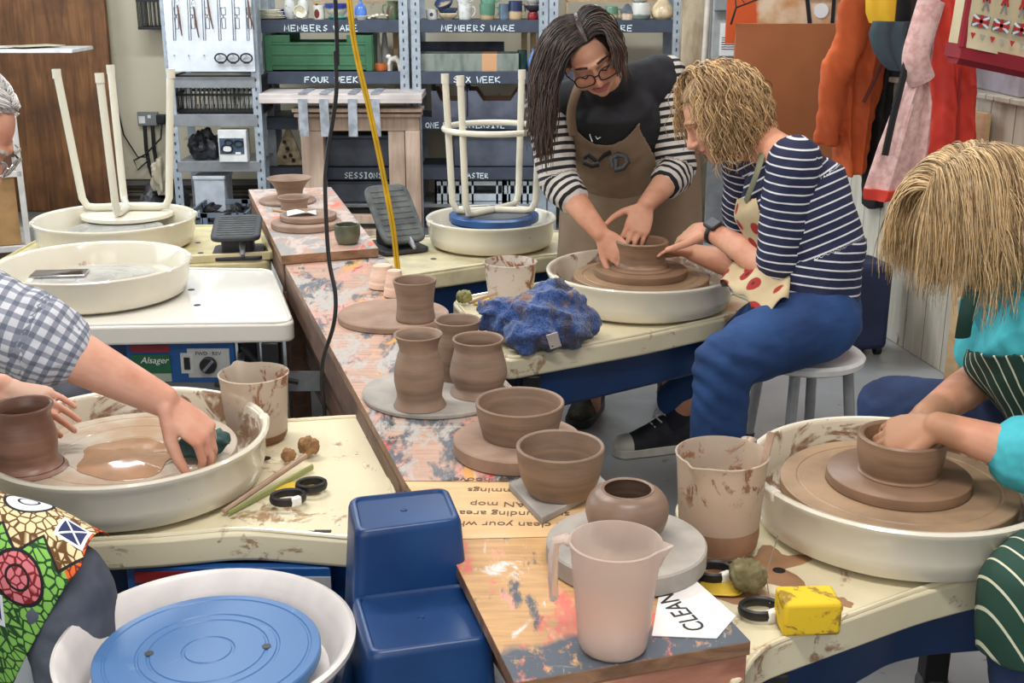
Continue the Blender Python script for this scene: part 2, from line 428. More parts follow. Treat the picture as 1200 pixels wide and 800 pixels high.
def ware(name, label, cat, px, hw, h, shape, m, z=None, dy=.1, handle=0, group='pots of members on the top shelves', n=24, rotz=0, inner=None):
    """a small pot on a shelf: px column, half width and height in photo pixels"""
    y = SY+dy; s = PX7*(1+dy/7); x = ay(px, 20, y).x; z = SZ[0]+.0005 if z is None else z
    R = hw*s; H = h*s
    rows = {'mug':[(.86,0),(.97,.08),(1,.3),(1,.7),(1,1)],'bowl':[(.45,0),(.5,.08),(.8,.4),(.97,.8),(1,1)],'cup':[(.75,0),(.85,.1),(.95,.5),(1,1)],
     'vase':[(.6,0),(.85,.15),(1,.4),(.85,.7),(.5,.88),(.55,1)],'bottle':[(.7,0),(.95,.1),(1,.3),(.75,.48),(.3,.6),(.25,.85),(.33,1)],'plate':[(.6,0),(.7,.25),(1,1)],
     'gourd':[(.6,0),(.92,.12),(1,.3),(.85,.52),(.45,.75),(.25,.9),(.2,1)],'jar':[(.8,0),(.95,.1),(1,.5),(.9,1)],'jug':[(.8,0),(.95,.2),(.95,.55),(.75,.8),(.85,1)]}[shape]
    rows = smooth_rows([(a*R,b*H) for a,b in rows], 3)
    mb = MB().lathe(prof_open(rows, min(.005,R*.15), min(.006,H*.3)), n)
    o = tag(obj(name, mb, m, loc=(x,y,z), rot=(0,0,rotz)), label, cat, group)
    if handle:
        hb = MB(); sx = handle
        hb.tube([(sx*R*.92,0,H*.82),(sx*R*1.35,0,H*.8),(sx*R*1.5,0,H*.55),(sx*R*1.3,0,H*.3),(sx*R*.92,0,H*.2)], R*.11, 8)
        obj('handle', hb, m, o)
    return o
GP = 'pots of members on the top shelves'
# left bay
plw = gm((214,206,190))
for i in range(5): ware('plate','cream plate in the left top shelf stack, %s from the bottom' % ['first','second','third','fourth','fifth'][i],'plate',315+(i%2)*2,19-(i*1.2),2.2,'plate',plw,SZ[0]+.001+i*.0105,.12)
ware('mug','cobalt blue mug behind the plate stack','mug',330,6,10,'mug',gm((30,44,130)),dy=.28)
for px, lb in ((340,'white speckled bottle next to the cobalt blue mug'),(356,'white speckled bottle left of the mug with a red blob')): ware('bottle',lb,'bottle',px,6.5,26,'vase',duo('speckled white glaze',(90,110,110),(226,226,220),40,.34,.44,.3),dy=.25)
o = ware('bowl','small cream bowl lying tilted in front of the speckled bottles','bowl',350,7.5,9,'bowl',gm((222,212,190)),z=SZ[0]+.032,dy=.08); o.rotation_euler = (math.radians(70),0,.4)
k = NT('white glaze with red blob',.3); x = k.xyz(); d = k.math('ADD', k.math('POWER', k.math('DIVIDE', k.math('ADD', x[0], .008), .016), 2.0), k.math('POWER', k.math('DIVIDE', k.math('ADD', x[2], -.034), .026), 2.0))
k.color(k.mix(k.mask(d, 1.0, .9), (228,224,214), (120,46,30)))
ware('mug','white mug with a red-brown blob, left of the blue-rimmed bowl','mug',374,6.5,15,'mug',k.mat)
ware('plate','teal saucer under the blue-rimmed cream bowl','plate',396,12,3,'plate',gm((90,170,160)))
ware('bowl','cream bowl with a blue rim on a teal saucer','bowl',395,13.5,15,'bowl',two_tone((222,214,190),(50,70,150),.055),z=SZ[0]+.012)
ware('saucer','small cream saucer under the blue long-necked bottle','saucer',424,8,4,'plate',gm((220,212,196)))
ware('bottle','sky blue long-necked bottle on a cream saucer','bottle',423,6.6,26,'bottle',gm((84,124,196)),z=SZ[0]+.014)
sh = MB(); rnd = random.Random(4)
for i in range(16): sh.ball((rnd.uniform(-.06,.06),rnd.uniform(-.03,.03),.008+rnd.uniform(0,.022)),(.016,.011,.004),8,5,Matrix.Rotation(rnd.uniform(-.6,.6),3,'X')@Matrix.Rotation(rnd.uniform(0,3),3,'Z'))
p = ay(443,23,SY+.06); o = obj('ceramic_shells', sh, gm((214,204,184)), loc=(p.x,SY+.06,SZ[0]+.001)); o['kind']='stuff'; tag(o,'heap of pale ceramic shells left of the green jug','ceramic shells')
ware('jug','mottled green and brown jug at the right end of the left top shelf','jug',461,8,20,'jug',duo('mottled green glaze',(96,84,56),(96,128,100),20,rough=.3),handle=-1)
rp = MB().box((0,0,.09),(.5,.1,.012)).box((-.24,0,.045),(.012,.1,.08)).box((.24,0,.045),(.012,.1,.08))
tag(obj('shelf_riser', rp, M['ply'], loc=(X7(410),SY+.36,SZ[0]+.001)),'narrow wooden riser at the back of the left top shelf','shelf riser')
# middle bay
ware('cup','pale green cup at the left end of the middle top shelf','cup',486.5,5,14,'cup',two_tone((214,210,190),(110,170,140),.012))
k = NT('white glaze with star',.3); x = k.xyz(); r2 = k.math('ADD', k.math('POWER', k.math('DIVIDE', x[0], .011), 2.0), k.math('POWER', k.math('DIVIDE', k.math('ADD', x[2], -.03), .011), 2.0))
k.color(k.mix(k.mask(r2, 1.0, .85), (230,228,222), (70,78,90)))
ware('cup','low white cup with a dark star','cup',506,7,11,'cup',k.mat)
ware('bowl','cream bowl at the foot of the stack beside the star cup','bowl',525,11,7,'bowl',gm((204,186,152)))
ware('bowl','slate blue bowl standing in the cream bowl','bowl',525,11,8,'bowl',gm((54,66,88)),z=SZ[0]+.024)
o = ware('bowl','tilted blue and sand bowl topping the bowl stack','bowl',523,11,8,'bowl',two_tone((196,170,132),(60,76,110),.02),z=SZ[0]+.07); o.rotation_euler=(.5,-.4,0)
mw = duo('white glaze with grey marks',(190,190,186),(232,230,224),30,.35,.5,.3)
ware('mug','white mug at the bottom of a pair, right of the bowl stack','mug',544.5,8,17,'cup',mw,handle=1)
ware('mug','white mug stacked in another white mug','mug',543,8,14,'cup',mw,z=SZ[0]+.085,handle=1)
gmug = two_tone((206,176,132),(96,140,116),.03)
ware('mug','green mug with a sandy foot, bottom of its pair','mug',571,9,17,'cup',gmug,handle=1)
ware('mug','green mug stacked in the sandy-footed green mug','mug',572,9.5,14,'cup',gm((96,140,116)),z=SZ[0]+.085,handle=1)
ware('tumbler','blue-grey tumbler between the green mugs and the two-tone mug','tumbler',590.5,5.5,17,'mug',gm((92,108,124)))
ware('mug','mug dipped dark blue over sand with a wide handle','mug',604,7.5,20,'mug',two_tone((206,176,136),(48,58,92),.05),handle=1)
ware('pot','dark red pot under the stacked flowered bowls','pot',624.5,6,8,'jar',gm((130,30,38)))
ware('bowl','dark rimmed bowl resting on the dark red pot','bowl',625,9,7,'bowl',gm((50,48,56)),z=SZ[0]+.042,dy=.11)
ware('bowl','white bowl with red flowers on top of the dark rimmed bowl','bowl',625,11.5,12,'bowl',duo('flowered white glaze',(150,50,50),(226,222,214),30,.36,.42,.3),z=SZ[0]+.082,dy=.11)
# right bay
ware('teapot','green and cream teapot right of the dark-haired woman','teapot',716,8,14,'jar',two_tone((214,196,152),(100,140,116),.035),handle=1)
ct = thing('cottage_jar','small ceramic cottage jar with a pointed grey roof','jar',(ay(735,20,SY+.1).x,SY+.1,SZ[0]+.001),group=GP)
obj('body', MB().lathe([(.001,0),(.034,0),(.038,.02),(.036,.04),(.001,.04)],18), gm((196,176,150)), ct)
obj('roof', MB().lathe([(.001,.04),(.043,.04),(.03,.06),(.012,.085),(.001,.09)],18), gm((92,98,106)), ct)
ware('bowl','deep grey and white bowl beside the gourd-shaped pot','bowl',751,11,18,'jar',two_tone((120,130,122),(216,214,206),.035))
ware('bowl','pale bowl standing on the deep grey and white bowl','bowl',749,12,9,'bowl',gm((206,206,198)),z=SZ[0]+.092)
ware('gourd_pot','cream gourd-shaped pot at the right end of the top shelf','pot',776,12.5,28,'gourd',gm((206,184,148)))
ware('pot','small white pot partly behind the dark hair on the top shelf','pot',697,6,16,'vase',gm((220,222,220)))
rp = MB().box((0,0,.1),(.56,.1,.012)).box((-.27,0,.05),(.012,.1,.1)).box((.27,0,.05),(.012,.1,.1))
tag(obj('shelf_riser', rp, M['ply'], loc=(X7(722),SY+.34,SZ[0]+.001)),'narrow wooden riser behind the gourd-shaped pot','shelf riser')
ware('pot','grey lidded pot on the riser above the teapot','pot',712,9,9,'jar',gm((150,140,132)),z=SZ[0]+.107,dy=.34)
# second shelf
z1 = SZ[1]+.001
def crate(name, label, x, y, z, w, d, h, m, slots, cat='crate', notch=.3, rotz=0):
    t = thing(name, label, cat, (x,y,z), rotz); th = .014
    mb = MB().box((0,0,.006),(w,d,.012)); obj('base', mb, m, t)
    for sy in (-1,1):
        mb = MB(); yy = sy*(d/2-th/2)
        mb.box((0,yy,h*.4),(w,th,h*.8)); mb.box((-w*.38,yy,h*.9),(w*.24,th,h*.2)); mb.box((w*.38,yy,h*.9),(w*.24,th,h*.2))
        for q in range(3): mb.box((0,yy+sy*th*.6,h*(.2+.28*q)),(w*.96,th*.5,h*.05))
        for sx in (-1,1): mb.box((sx*w*.46,yy+sy*th*.6,h*.5),(w*.06,th*.7,h*.96))
        obj('long_side', mb, m, t, bevel=.002)
    for sx in (-1,1):
        mb = MB().box((sx*(w/2-th/2),0,h*.5),(th,d-2*th,h)); obj('end', mb, m, t, bevel=.002)
    return t
gr = duo('green crate plastic',(44,92,62),(62,112,78),7,.35,.65,.45)
crate('crate','green plastic stacking crate on the FOUR WEEK shelf',X7(373),SY+.19,z1,.625,.36,.205,gr,0)
crate('crate','black crate beside the green crate at the left shelf end',X7(312)-.1,SY+.31,z1,.2,.2,.19,M['black'],0)
ob = MB().box((0,0,.13),(.03,.05,.26)); tag(obj('wood_offcut', ob, M['ply'], loc=(X7(459),SY+.28,z1)),'upright wooden offcut right of the green crate','wood offcut','wood offcuts')
tag(obj('wood_offcut', MB().box((0,0,.15),(.028,.04,.3)), M['ply'], loc=(X7(469),SY+.30,z1)),'taller wooden offcut against the slotted upright','wood offcut','wood offcuts')
for i,(px,hh) in enumerate(((437,.24),(445,.27))):
    tag(obj('paper_cone', MB().lathe([(.03,0),(.016,hh*.6),(.003,hh),(.002,hh),(.028,.002)],14), M['paper'], loc=(X7(px),SY+.24+.05*i,z1)),['shorter white paper cone beside the green crate','taller white paper cone beside the green crate'][i],'paper cone','paper cones')
ware('pot','low orange terracotta pot on the second shelf by the green crate','pot',443,9,8,'cup',gm((176,96,50)),z=z1,dy=.08,group='pots on the second shelves')
fb = MB(); fb.tube([(-.03,0,.0),(-.03,0,.04),(-.02,0,.065),(.01,0,.07),(.03,0,.05),(.034,0,0)], [.012,.012,.018,.02,.016,.011],10); fb.ball((-.03,0,.08),(.018,.014,.014)); fb.tube([(-.022,.02,0),(-.018,.012,.055)],.009,8)
tag(obj('ceramic_animal', fb, gm((214,206,196)), loc=(X7(460),SY+.08,z1)),'small white ceramic animal beside the terracotta pot','ceramic figure')
# ceramic trough
k = NT('grey green stripes with a peach square',.5); x = k.xyz(); n = k.noise(18,5,(1,1,.3)); col = k.ramp(n,[(.3,(96,110,106)),(.55,(140,148,136)),(.75,(110,132,146))])
sq = k.math('MULTIPLY', k.mask(x[0],.076,.08), k.mask(x[0],.165,.161)); col = k.mix(sq, col, (214,162,116)); k.color(col)
tw = (X7(608)-X7(489)); tb = MB(); hx = tw/2
tb.box((0,-.11,.05),(tw,.014,.1)).box((0,.11,.05),(tw,.014,.1)).box((-hx+.007,0,.05),(.014,.206,.1)).box((hx-.007,0,.05),(.014,.206,.1)).box((0,0,.006),(tw,.206,.012))
tag(obj('ceramic_trough', tb, k.mat, loc=((X7(608)+X7(489))/2,SY+.14,z1), bevel=.003),'long grey-green ceramic trough with a peach square on the SIX WEEK shelf','trough')
tag(obj('painted_board', MB().box((0,0,.075),(.52,.018,.15)), duo('blue grey paint',(44,58,84),(84,84,96),8), loc=(X7(537),SY+.38,z1)),'dark blue painted board behind the ceramic trough','board')
ware('mug','dark green mug right of the ceramic trough','mug',612,5.5,22,'mug',gm((36,66,58)),z=z1,dy=.12,group='pots on the second shelves')
ware('bottle','pale blue bottle with a pointed top on the SIX WEEK shelf','bottle',625,6.5,24,'gourd',gm((110,150,214)),z=z1,dy=.1,group='pots on the second shelves')
tag(obj('wood_offcut', MB().box((0,0,.14),(.035,.03,.28)), M['ply'], loc=(X7(615),SY+.33,z1)),'wooden offcut behind the dark green mug','wood offcut','wood offcuts')
tag(obj('wood_offcut', MB().box((0,0,.14),(.035,.03,.28)), M['ply'], loc=(X7(626),SY+.33,z1)),'wooden offcut behind the pale blue bottle','wood offcut','wood offcuts')
# third shelf: folded card fruit trays
z2 = SZ[2]+.001; cg = duo('grey printed card',(74,78,92),(98,102,116),6); cb = duo('brown card',(150,112,84),(178,138,106),6)
def fruit_tray(label, x, w):
    t = thing('fruit_tray', label, 'tray', (x,SY+.18,z2), group='card fruit trays')
    h=.15
    for sy,nm in ((-1,'front'),(1,'back_side')):
        P = [(-w/2,0),(w/2,0),(w/2,h),(w*.36,h),(w*.24,h*.62),(-w*.24,h*.62),(-w*.36,h),(-w/2,h)]
        mb = MB(); mb.M = Matrix.Translation((0,sy*.15,0)) @ Matrix.Rotation(PI/2,4,'X'); mb.prism(P,-.004,.004)
        obj(nm, mb, cg if sy<0 else cb, t)
    for sx in (-1,1):
        P=[(-.146,0),(.146,0),(.146,h),(.1,h*1.2),(-.1,h*1.2),(-.146,h)]
        mb = MB(); mb.M = Matrix.Translation((sx*w/2,0,0)) @ Matrix.Rotation(PI/2,4,'Z') @ Matrix.Rotation(PI/2,4,'X'); mb.prism(P,-.004,.004)
        obj('end', mb, cg, t)
    obj('base', MB().box((0,0,.003),(w,.29,.005)), cg, t)
fruit_tray('grey card fruit tray above the letters INTENSIVE', X7(582), .33)
fruit_tray('grey card fruit tray above the letters ONE, behind the stool legs', X7(525), .2)
# fourth shelf
def plainbox(name, label, px0, px1, h, z, m, cat='box', d=.32, dy=.2, lid=True):
    x0,x1 = X7(px0),X7(px1); t = thing(name,label,cat,((x0+x1)/2,SY+dy,z)); w=x1-x0
    mb=MB().box((0,0,h*.44),(w*.96,d*.96,h*.88)); obj('body',mb,m,t,bevel=.008)
    mb=MB().box((0,0,h*.93),(w,d,h*.12)); obj('rim',mb,m,t,bevel=.006); return t
gbox = duo('grey lidded box',(70,76,88),(92,98,110),5,rough=.5)
plainbox('storage_box','dark grey box above the TASTER lettering',527,636,.2,SZ[3]+.001,gbox)
plainbox('storage_box','dark grey box above the SESSIONS lettering, seen through the mantel',372,462,.19,SZ[3]+.001,gbox)
plainbox('storage_box','grey box on the bottom shelf, seen through the mantel',372,462,.13,SZ[4]+.001,gbox)
def folding_crate(label, x, y, z, w, d, h, m, rotz=0):
    t = thing('crate', label, 'crate', (x,y,z), rotz)
    for nm,c,sz in (('front',(0,-d/2,0),(w,0)),('back_side',(0,d/2,0),(w,0)),('end',(-w/2,0,0),(0,d)),('end',(w/2,0,0),(0,d))):
        mb=MB(); L = sz[0] or sz[1]; ax = 0 if sz[0] else 1
        def bx(u,zz,lu,lz):
            cc=[c[0],c[1],zz]; cc[ax]+=u; dd=[.012,.012,lz]; dd[ax]=lu; mb.box(cc,dd)
        bx(0,h-.012,L,.024); bx(0,.012,L,.024); bx(0,h*.30,L,h*.34)
        for i in range(int(L/.035)+1):
            u=-L/2+i*L/int(L/.035)
            if abs(u)>.07: bx(u,h/2,.012,h)
        for sx in (-1,1): bx(sx*L*.2,h*.5,.03,h)
        obj(nm,mb,m,t)
    obj('base',MB().box((0,0,.006),(w,d,.012)),m,t)
    return t
cw = flat('pale grey crate plastic',(196,206,212),.45); cgry = flat('blue grey crate plastic',(112,124,138),.45)
fc = ay(568,240,SY-.05); folding_crate('pale grey slatted folding crate under the TASTER shelf', fc.x, SY+.21, .1505, .58,.36,.14, cw)
# triangular clay slab, leaning on the left shelf
tb = MB(); tb.M = Matrix.Rotation(math.radians(82),4,'X'); tb.prism([(-.085,0),(.085,0),(.06,.09),(.012,.21),(-.012,.21),(-.06,.09)],-.012,.012)
t = tag(obj('clay_plaque', tb, duo('pitted cream clay',(150,132,104),(204,184,148),18,bump=.4), loc=(X7(327),SY+.12,SZ[3]+.001)),'triangular pitted clay plaque on the shelf left of the mantel','plaque')
hb = MB()
for (a,b) in ((-.02,.05),(.015,.06),(0,.1),(-.015,.14),(.03,.03)): hb.M=Matrix.Translation((a,-.012-b*.14,b))@Matrix.Rotation(math.radians(82),4,'X'); hb.lathe([(.001,0),(.012,.0),(.012,.003),(.001,.003)],10)
obj('pit', hb, flat('dark pit',(60,46,36),.8), t)

# ------------------------------------------------------------------ wooden mantel with taped board
MY = 6.86
t = thing('wooden_mantel','whitewashed wooden mantel with a taped board on top, before the shelves','mantel',(ay(424,270,MY).x,MY,0))
def ml(px): return ay(px,180,MY).x - t.location.x
zt = ay(424,113,MY).z; zb = ay(424,127,MY).z; zo = ay(424,152,MY).z
obj('post', MB().box(((ml(355)+ml(381))/2,0,zo/2),(ml(381)-ml(355),.1,zo)), M['oldwood'], t, bevel=.004)
obj('post', MB().box((ml(466),0,zo/2),(ml(476)-ml(457),.1,zo)).box((ml(485),-.012,zo/2),(ml(494)-ml(477),.11,zo)), M['oldwood'], t, bevel=.004)
obj('frieze', MB().box(((ml(353)+ml(493))/2,0,(zo+zb)/2),(ml(493)-ml(353),.11,zb-zo)).box(((ml(353)+ml(493))/2,-.02,zb-.03),(ml(496)-ml(350),.14,.02)).box(((ml(353)+ml(493))/2,-.03,zb),(ml(498)-ml(349),.17,.02)), M['oldwood'], t, bevel=.004)
obj('brace', MB().box(((ml(381)+ml(457))/2,.0,.1),(ml(457)-ml(381),.05,.05)).box(((ml(381)+ml(457))/2,.0,.02),(ml(457)-ml(381),.06,.04)), M['oldwood'], t, bevel=.003)
L_, R_ = ml(313), ml(498)
obj('top_board', MB().box(((L_+R_)/2,.04,zt+.01),(R_-L_,.36,.035)).box(((L_+R_)/2,-.135,zt-.01),(R_-L_,.014,.03)), M['mantel'], t, bevel=.003)
tp = MB()
for a in (363,387,419,445): tp.box((ml(a),-.145,(zt+zo)/2-.01),(.05,.006,zt-zo+.02),ry=random.uniform(-.03,.03)); tp.box((ml(a),.04,zt+.03),(.05,.37,.004))
obj('tape_strip', tp, M['tape'], t)
# ------------------------------------------------------------------ metal rack with the tool board
RY = 6.75
def rx(px, py=150): return ay(px, py, RY).x
t = thing('metal_rack','grey metal shelf rack on the left carrying the white tool board','rack',((rx(205)+rx(303))/2,RY+.18,0)); cx=t.location.x
x0,x1 = rx(204)-cx, rx(303)-cx
for sx in (x0,x1):
    for yy in (-.18,.18):
        u = obj('upright', MB().box((sx,yy,.8),(.045,.006,1.6)).box((sx+(.02 if sx>0 else -.02),yy+.02,.8),(.006,.045,1.6)), M['steel'], t)
        if yy<0:
            hb=MB()
            for q in range(26): hb.box((sx,yy-.004,.1+q*.05),(.008,.003,.016))
            obj('slot_row',hb,M['dark'],u)
for py0,py1 in ((90,103),(134,148),(189,201)):
    za,zb2 = ay(255,py0,RY).z, ay(255,py1,RY).z
    obj('shelf', MB().box(((x0+x1)/2,-.175,(za+zb2)/2),(x1-x0,.02,za-zb2)).box(((x0+x1)/2,0,za-.01),(x1-x0,.36,.012)), M['greymetal'], t, bevel=.002)
rsh = [ay(255,p,RY).z for p in (90,134,189)]
# tool board
by = RY-.03; bz0 = ay(245,84,by).z; bz1 = bz0+.62; bx0,bx1 = ay(196,60,by).x, ay(298,60,by).x
t = thing('tool_board','white pegboard with painted tool outlines hung on the metal rack','tool board',((bx0+bx1)/2,by,bz0)); w=bx1-bx0
obj('panel', MB().box((0,0,.31),(w,.012,.62)), flat('white board',(222,226,232),.35,var=.03), t, bevel=.002)
bs = w/102
def bp(px,py): return (ay(px,py,by).x-t.location.x, -.0075, ay(px,py,by).z-bz0)
ol = MB()
for px in (208,226,243,261,278,294):
    ol.tube([bp(px-6,0),bp(px-4,47),bp(px-1.5,47),bp(px-3.5,-4)],.0022,4)
for px in (207,226,243,262,278,292):
    a=bp(px,13); 
    for (yy,hx,hy) in ((13,2.6,4),(27,2.2,6)):
        c=bp(px+(.5 if yy>20 else 0),yy); ol.tube([(c[0]-hx*bs,c[1],c[2]+hy*bs),(c[0]+hx*bs,c[1],c[2]+hy*bs),(c[0]+hx*bs*.9,c[1],c[2]-hy*bs),(c[0]-hx*bs*.9,c[1],c[2]-hy*bs)],.0022,4,closed=True)
    ol.tube([bp(px,17),bp(px,21)],.0022,4)
obj('tool_outline', ol, flat('pencil grey',(110,112,116),.6), t)
pg = MB()
for px in (205,222,240,258,274,289): c=bp(px,65); pg.tube([c,(c[0],c[1]-.02,c[2]+.004)],.003,6)
obj('peg', pg, M['greymetal'], t)
for i,(px,lab) in enumerate(((259,'black loop cutter, left one on the tool board pegs'),(273.5,'black loop cutter, middle one on the tool board pegs'),(289,'black loop cutter, right one on the tool board pegs'))):
    c = ay(px,68,by-.015); lb=MB(); lb.tube([(math.cos(a)*.032,0,math.sin(a)*.024+.0) for a in [2*PI*q/20 for q in range(20)]],.0042,6,closed=True); lb.box((0,0,-.024),(.03,.012,.012))
    tag(obj('loop_cutter', lb, M['black'], loc=(c.x,by-.022,c.z)), lab,'loop cutter','loop cutters on the tool board')
for i,(px,py,lab) in enumerate(((209,22,'thin brown modelling tool at the left of the tool board'),(228,24,'brown loop tool hung crooked on the tool board'),(244,14,'short brown loop tool on the tool board'),(291,15,'slim grey tool at the right of the tool board'))):
    c=ay(px,py,by-.02); lb=MB(); lb.tube([(0,0,.07),(.004,0,0),(.012+i*.004,0,-.09)],[.004,.006,.003],7)
    o=obj('modelling_tool', lb, flat('tool handle',(110,72,48),.5), loc=(c.x,by-.018,c.z)); tag(o,lab,'tool','tools on the tool board')
    rb=MB(); rb.tube([(math.cos(a)*.01+.001,0,.088+math.sin(a)*.018) for a in [2*PI*q/14 for q in range(14)]],.0015,5,closed=True); obj('wire_loop',rb,M['chrome'],o)
# mesh crate behind, black bag, picture box, bottom box
def mesh_crate(label,x,y,z,w,d,h,m):
    t=thing('wire_crate',label,'crate',(x,y,z))
    for nm,c,ax,L in (('front',(0,-d/2),0,w),('back_side',(0,d/2),0,w),('end',(-w/2,0),1,d),('end',(w/2,0),1,d)):
        mb=MB()
        for zz in (.01,h*.5,h): 
            cc=[c[0],c[1],zz]; dd=[.01,.01,.014]; dd[ax]=L; mb.box(cc,dd)
        nn=int(L/.025)
        for i in range(nn+1):
            cc=[c[0],c[1],h/2]; cc[ax]+=-L/2+L*i/nn; mb.box(cc,(.005,.005,h))
        obj(nm,mb,m,t)
    obj('base',MB().box((0,0,.005),(w,d,.01)),m,t); return t
mesh_crate('black wire crate of white rods on the rack shelf under the tool board',cx,RY+.22,rsh[1]+.001,.5,.3,.2,M['black'])
rods=MB(); rnd=random.Random(9)
for i in range(26): x=cx-.2+i*.016; rods.tube([(x,RY+.12,rsh[1]+.02),(x+rnd.uniform(-.02,.02),RY+.2,rsh[1]+.17)],.006,6)
o=obj('white_rods',rods,M['white']); o['kind']='stuff'; tag(o,'white plastic rods standing in the black wire crate','rods')
mesh_crate('black wire crate hung on the wall left of the tool board',ay(178,18,7.5).x,7.645,ay(178,36,7.4).z,.2,.2,.34,M['black'])
def bag(name,label,c,r,m,seed,cat='bag'):
    mb=MB().ball((0,0,r[2]*.86),r,26,16,wob=.55,seed=seed)
    mb.v=[Vector((v.x,v.y,max(v.z,0))) for v in mb.v]
    return tag(obj(name,mb,m,loc=c),label,cat)
bm=duo('crumpled black plastic',(22,22,26),(60,62,68),12,rough=.3,bump=1,bdist=.02)
bag('plastic_bag','crumpled black plastic bag on the middle rack shelf',(rx(232),RY+.12,rsh[2]+.001),(.085,.08,.085),bm,1)
bag('plastic_bag','black plastic bag slumped on the floor left of the metal rack',(ay(192,240,7.1).x,7.1,.001),(.13,.12,.16),bm,5)
bag('plastic_bag','pale crumpled bag hanging left of the metal rack',(ay(194,212,7.0).x-.02,6.98,.22),(.05,.05,.11),duo('cloudy plastic',(176,164,140),(206,196,176),9,rough=.4),8)
pbx=thing('product_box','white box printed with dark tool pictures on the rack shelf','box',((rx(256)+rx(289))/2,RY+.02,rsh[2]+.001))
bw=rx(289)-rx(256); bh=ay(270,152,RY).z-rsh[2]
obj('carton',MB().box((0,0,bh/2),(bw,.1,bh)),M['white'],pbx,bevel=.002)
obj('printed_panel',MB().box((-.004,-.0515,bh*.5),(bw*.86,.002,bh*.5)),flat('slate print',(66,84,104),.5),pbx)
pm=MB()
for (u,v,r) in ((-.03,.42,.03),(.035,.58,.024),(-.02,.62,.02)): pm.tube([(u+math.cos(a)*r,-.0535,bh*v+math.sin(a)*r*.7) for a in [2*PI*q/18 for q in range(18)]],.005,5,closed=True)
obj('printed_loop',pm,M['black'],pbx); obj('printed_shape',MB().box((-.03,-.0535,bh*.42),(.045,.001,.03)).box((.03,-.0535,bh*.28),(.03,.001,.012)),M['paper'],pbx)
wbx=thing('storage_box','pale grey box at the foot of the metal rack','box',((rx(222)+rx(258))/2,RY+.1,.15)); obj('body',MB().box((0,0,.1),(rx(258)-rx(222),.2,.2)),flat('pale grey board',(196,202,210),.5),wbx,bevel=.004); obj('lid',MB().box((0,0,.205),(rx(258)-rx(222)+.01,.21,.02)),flat('pale grey lid',(204,210,216),.5),wbx,bevel=.004)
obj('lower_shelf',MB().box((0,0,.14),(x1-x0,.36,.012)),M['greymetal'],bpy.data.objects['metal_rack'])
fc=ay(252,265,6.3); folding_crate('blue-grey folding crate of dark scraps in front of the metal rack',fc.x,6.55,.002,.31,.42,.23,cgry)
sc=MB(); rnd=random.Random(3)
for i in range(34): sc.ball((fc.x+rnd.uniform(-.13,.13),6.55+rnd.uniform(-.15,.15),.15+rnd.uniform(0,.06)),(.05,.03,.016),7,5,Matrix.Rotation(rnd.uniform(-.7,.7),3,'Y')@Matrix.Rotation(rnd.uniform(0,3),3,'Z'),wob=.4,seed=i)
o=obj('scraps',sc,M['black']); o['kind']='stuff'; tag(o,'dark scraps filling the blue-grey crate by the rack','scraps')
# ------------------------------------------------------------------ left end: panel, trolley, shelf board, sockets, batten
t=tag(obj('timber_sheet',MB().box((0,0,.9),(1.25,.04,1.8)),M['brownwood'],loc=(-3.13,7.62,.003),rot=(math.radians(-1.2),0,0),bevel=.004),'large dark stained wooden panel leaning on the back wall at far left','timber sheet')
p=ay(35,52,6.6)
sb=MB().box((0,0,0),(.75,.34,.02)); bd=thing('board_shelf','white board shelf at far left, cluttered with paper','shelf',(ay(95,52,6.6).x-.42,6.75,ay(60,60,6.58).z)); obj('board',sb,M['white'],bd,bevel=.003); obj('bracket',MB().beam((-.3,.17,-.01),(-.3,.17,-.25),.02,.03).beam((-.3,-.1,-.015),(-.3,.16,-.24),.02,.02),M['greymetal'],bd)
for i in range(4):
    tag(obj('paper_sheet',MB().box((0,0,0),(.26,.18,.002),rz=.3*i),[M['paper'],flat('tan paper',(190,164,120),.7),M['paper'],flat('cream paper',(214,204,176),.7)][i],loc=(bd.location.x-.02+.08*i-.1,6.73,bd.location.z+.0125+.003*i)),['white sheet at the bottom of the pile on the board shelf','tan sheet in the pile on the board shelf','second white sheet in the pile on the board shelf','cream sheet on top of the pile on the board shelf'][i],'paper','sheets on the board shelf')
# trolley
tx1=ay(22,250,5.95).x; t=thing('trolley','white framed trolley with brown card panels behind the grey-haired man','trolley',(tx1-.40,6.1,0),.39)
fr=flat('white trolley frame',(214,208,200),.5)
for sx in (-.34,.34):
    for sy in (-.25,.25):
        obj('leg',MB().box((sx,sy,.46),(.03,.03,.76)),fr,t,bevel=.003)
        cb2=obj('caster',MB().tube([(sx-.012,sy,.04),(sx+.012,sy,.04)],.038,14).box((sx,sy,.07),(.03,.03,.04)),M['greymetal'],t)
for z in (.12,.5,.83): obj('shelf',MB().box((0,0,z),(.7,.53,.03)),fr,t,bevel=.003)
obj('back_panel',MB().box((0,-.24,.31),(.62,.01,.34)),flat('tan card',(176,134,84),.7),t); obj('side_panel',MB().box((0,-.24,.67),(.62,.01,.28)),flat('dark brown card',(96,66,44),.7),t)
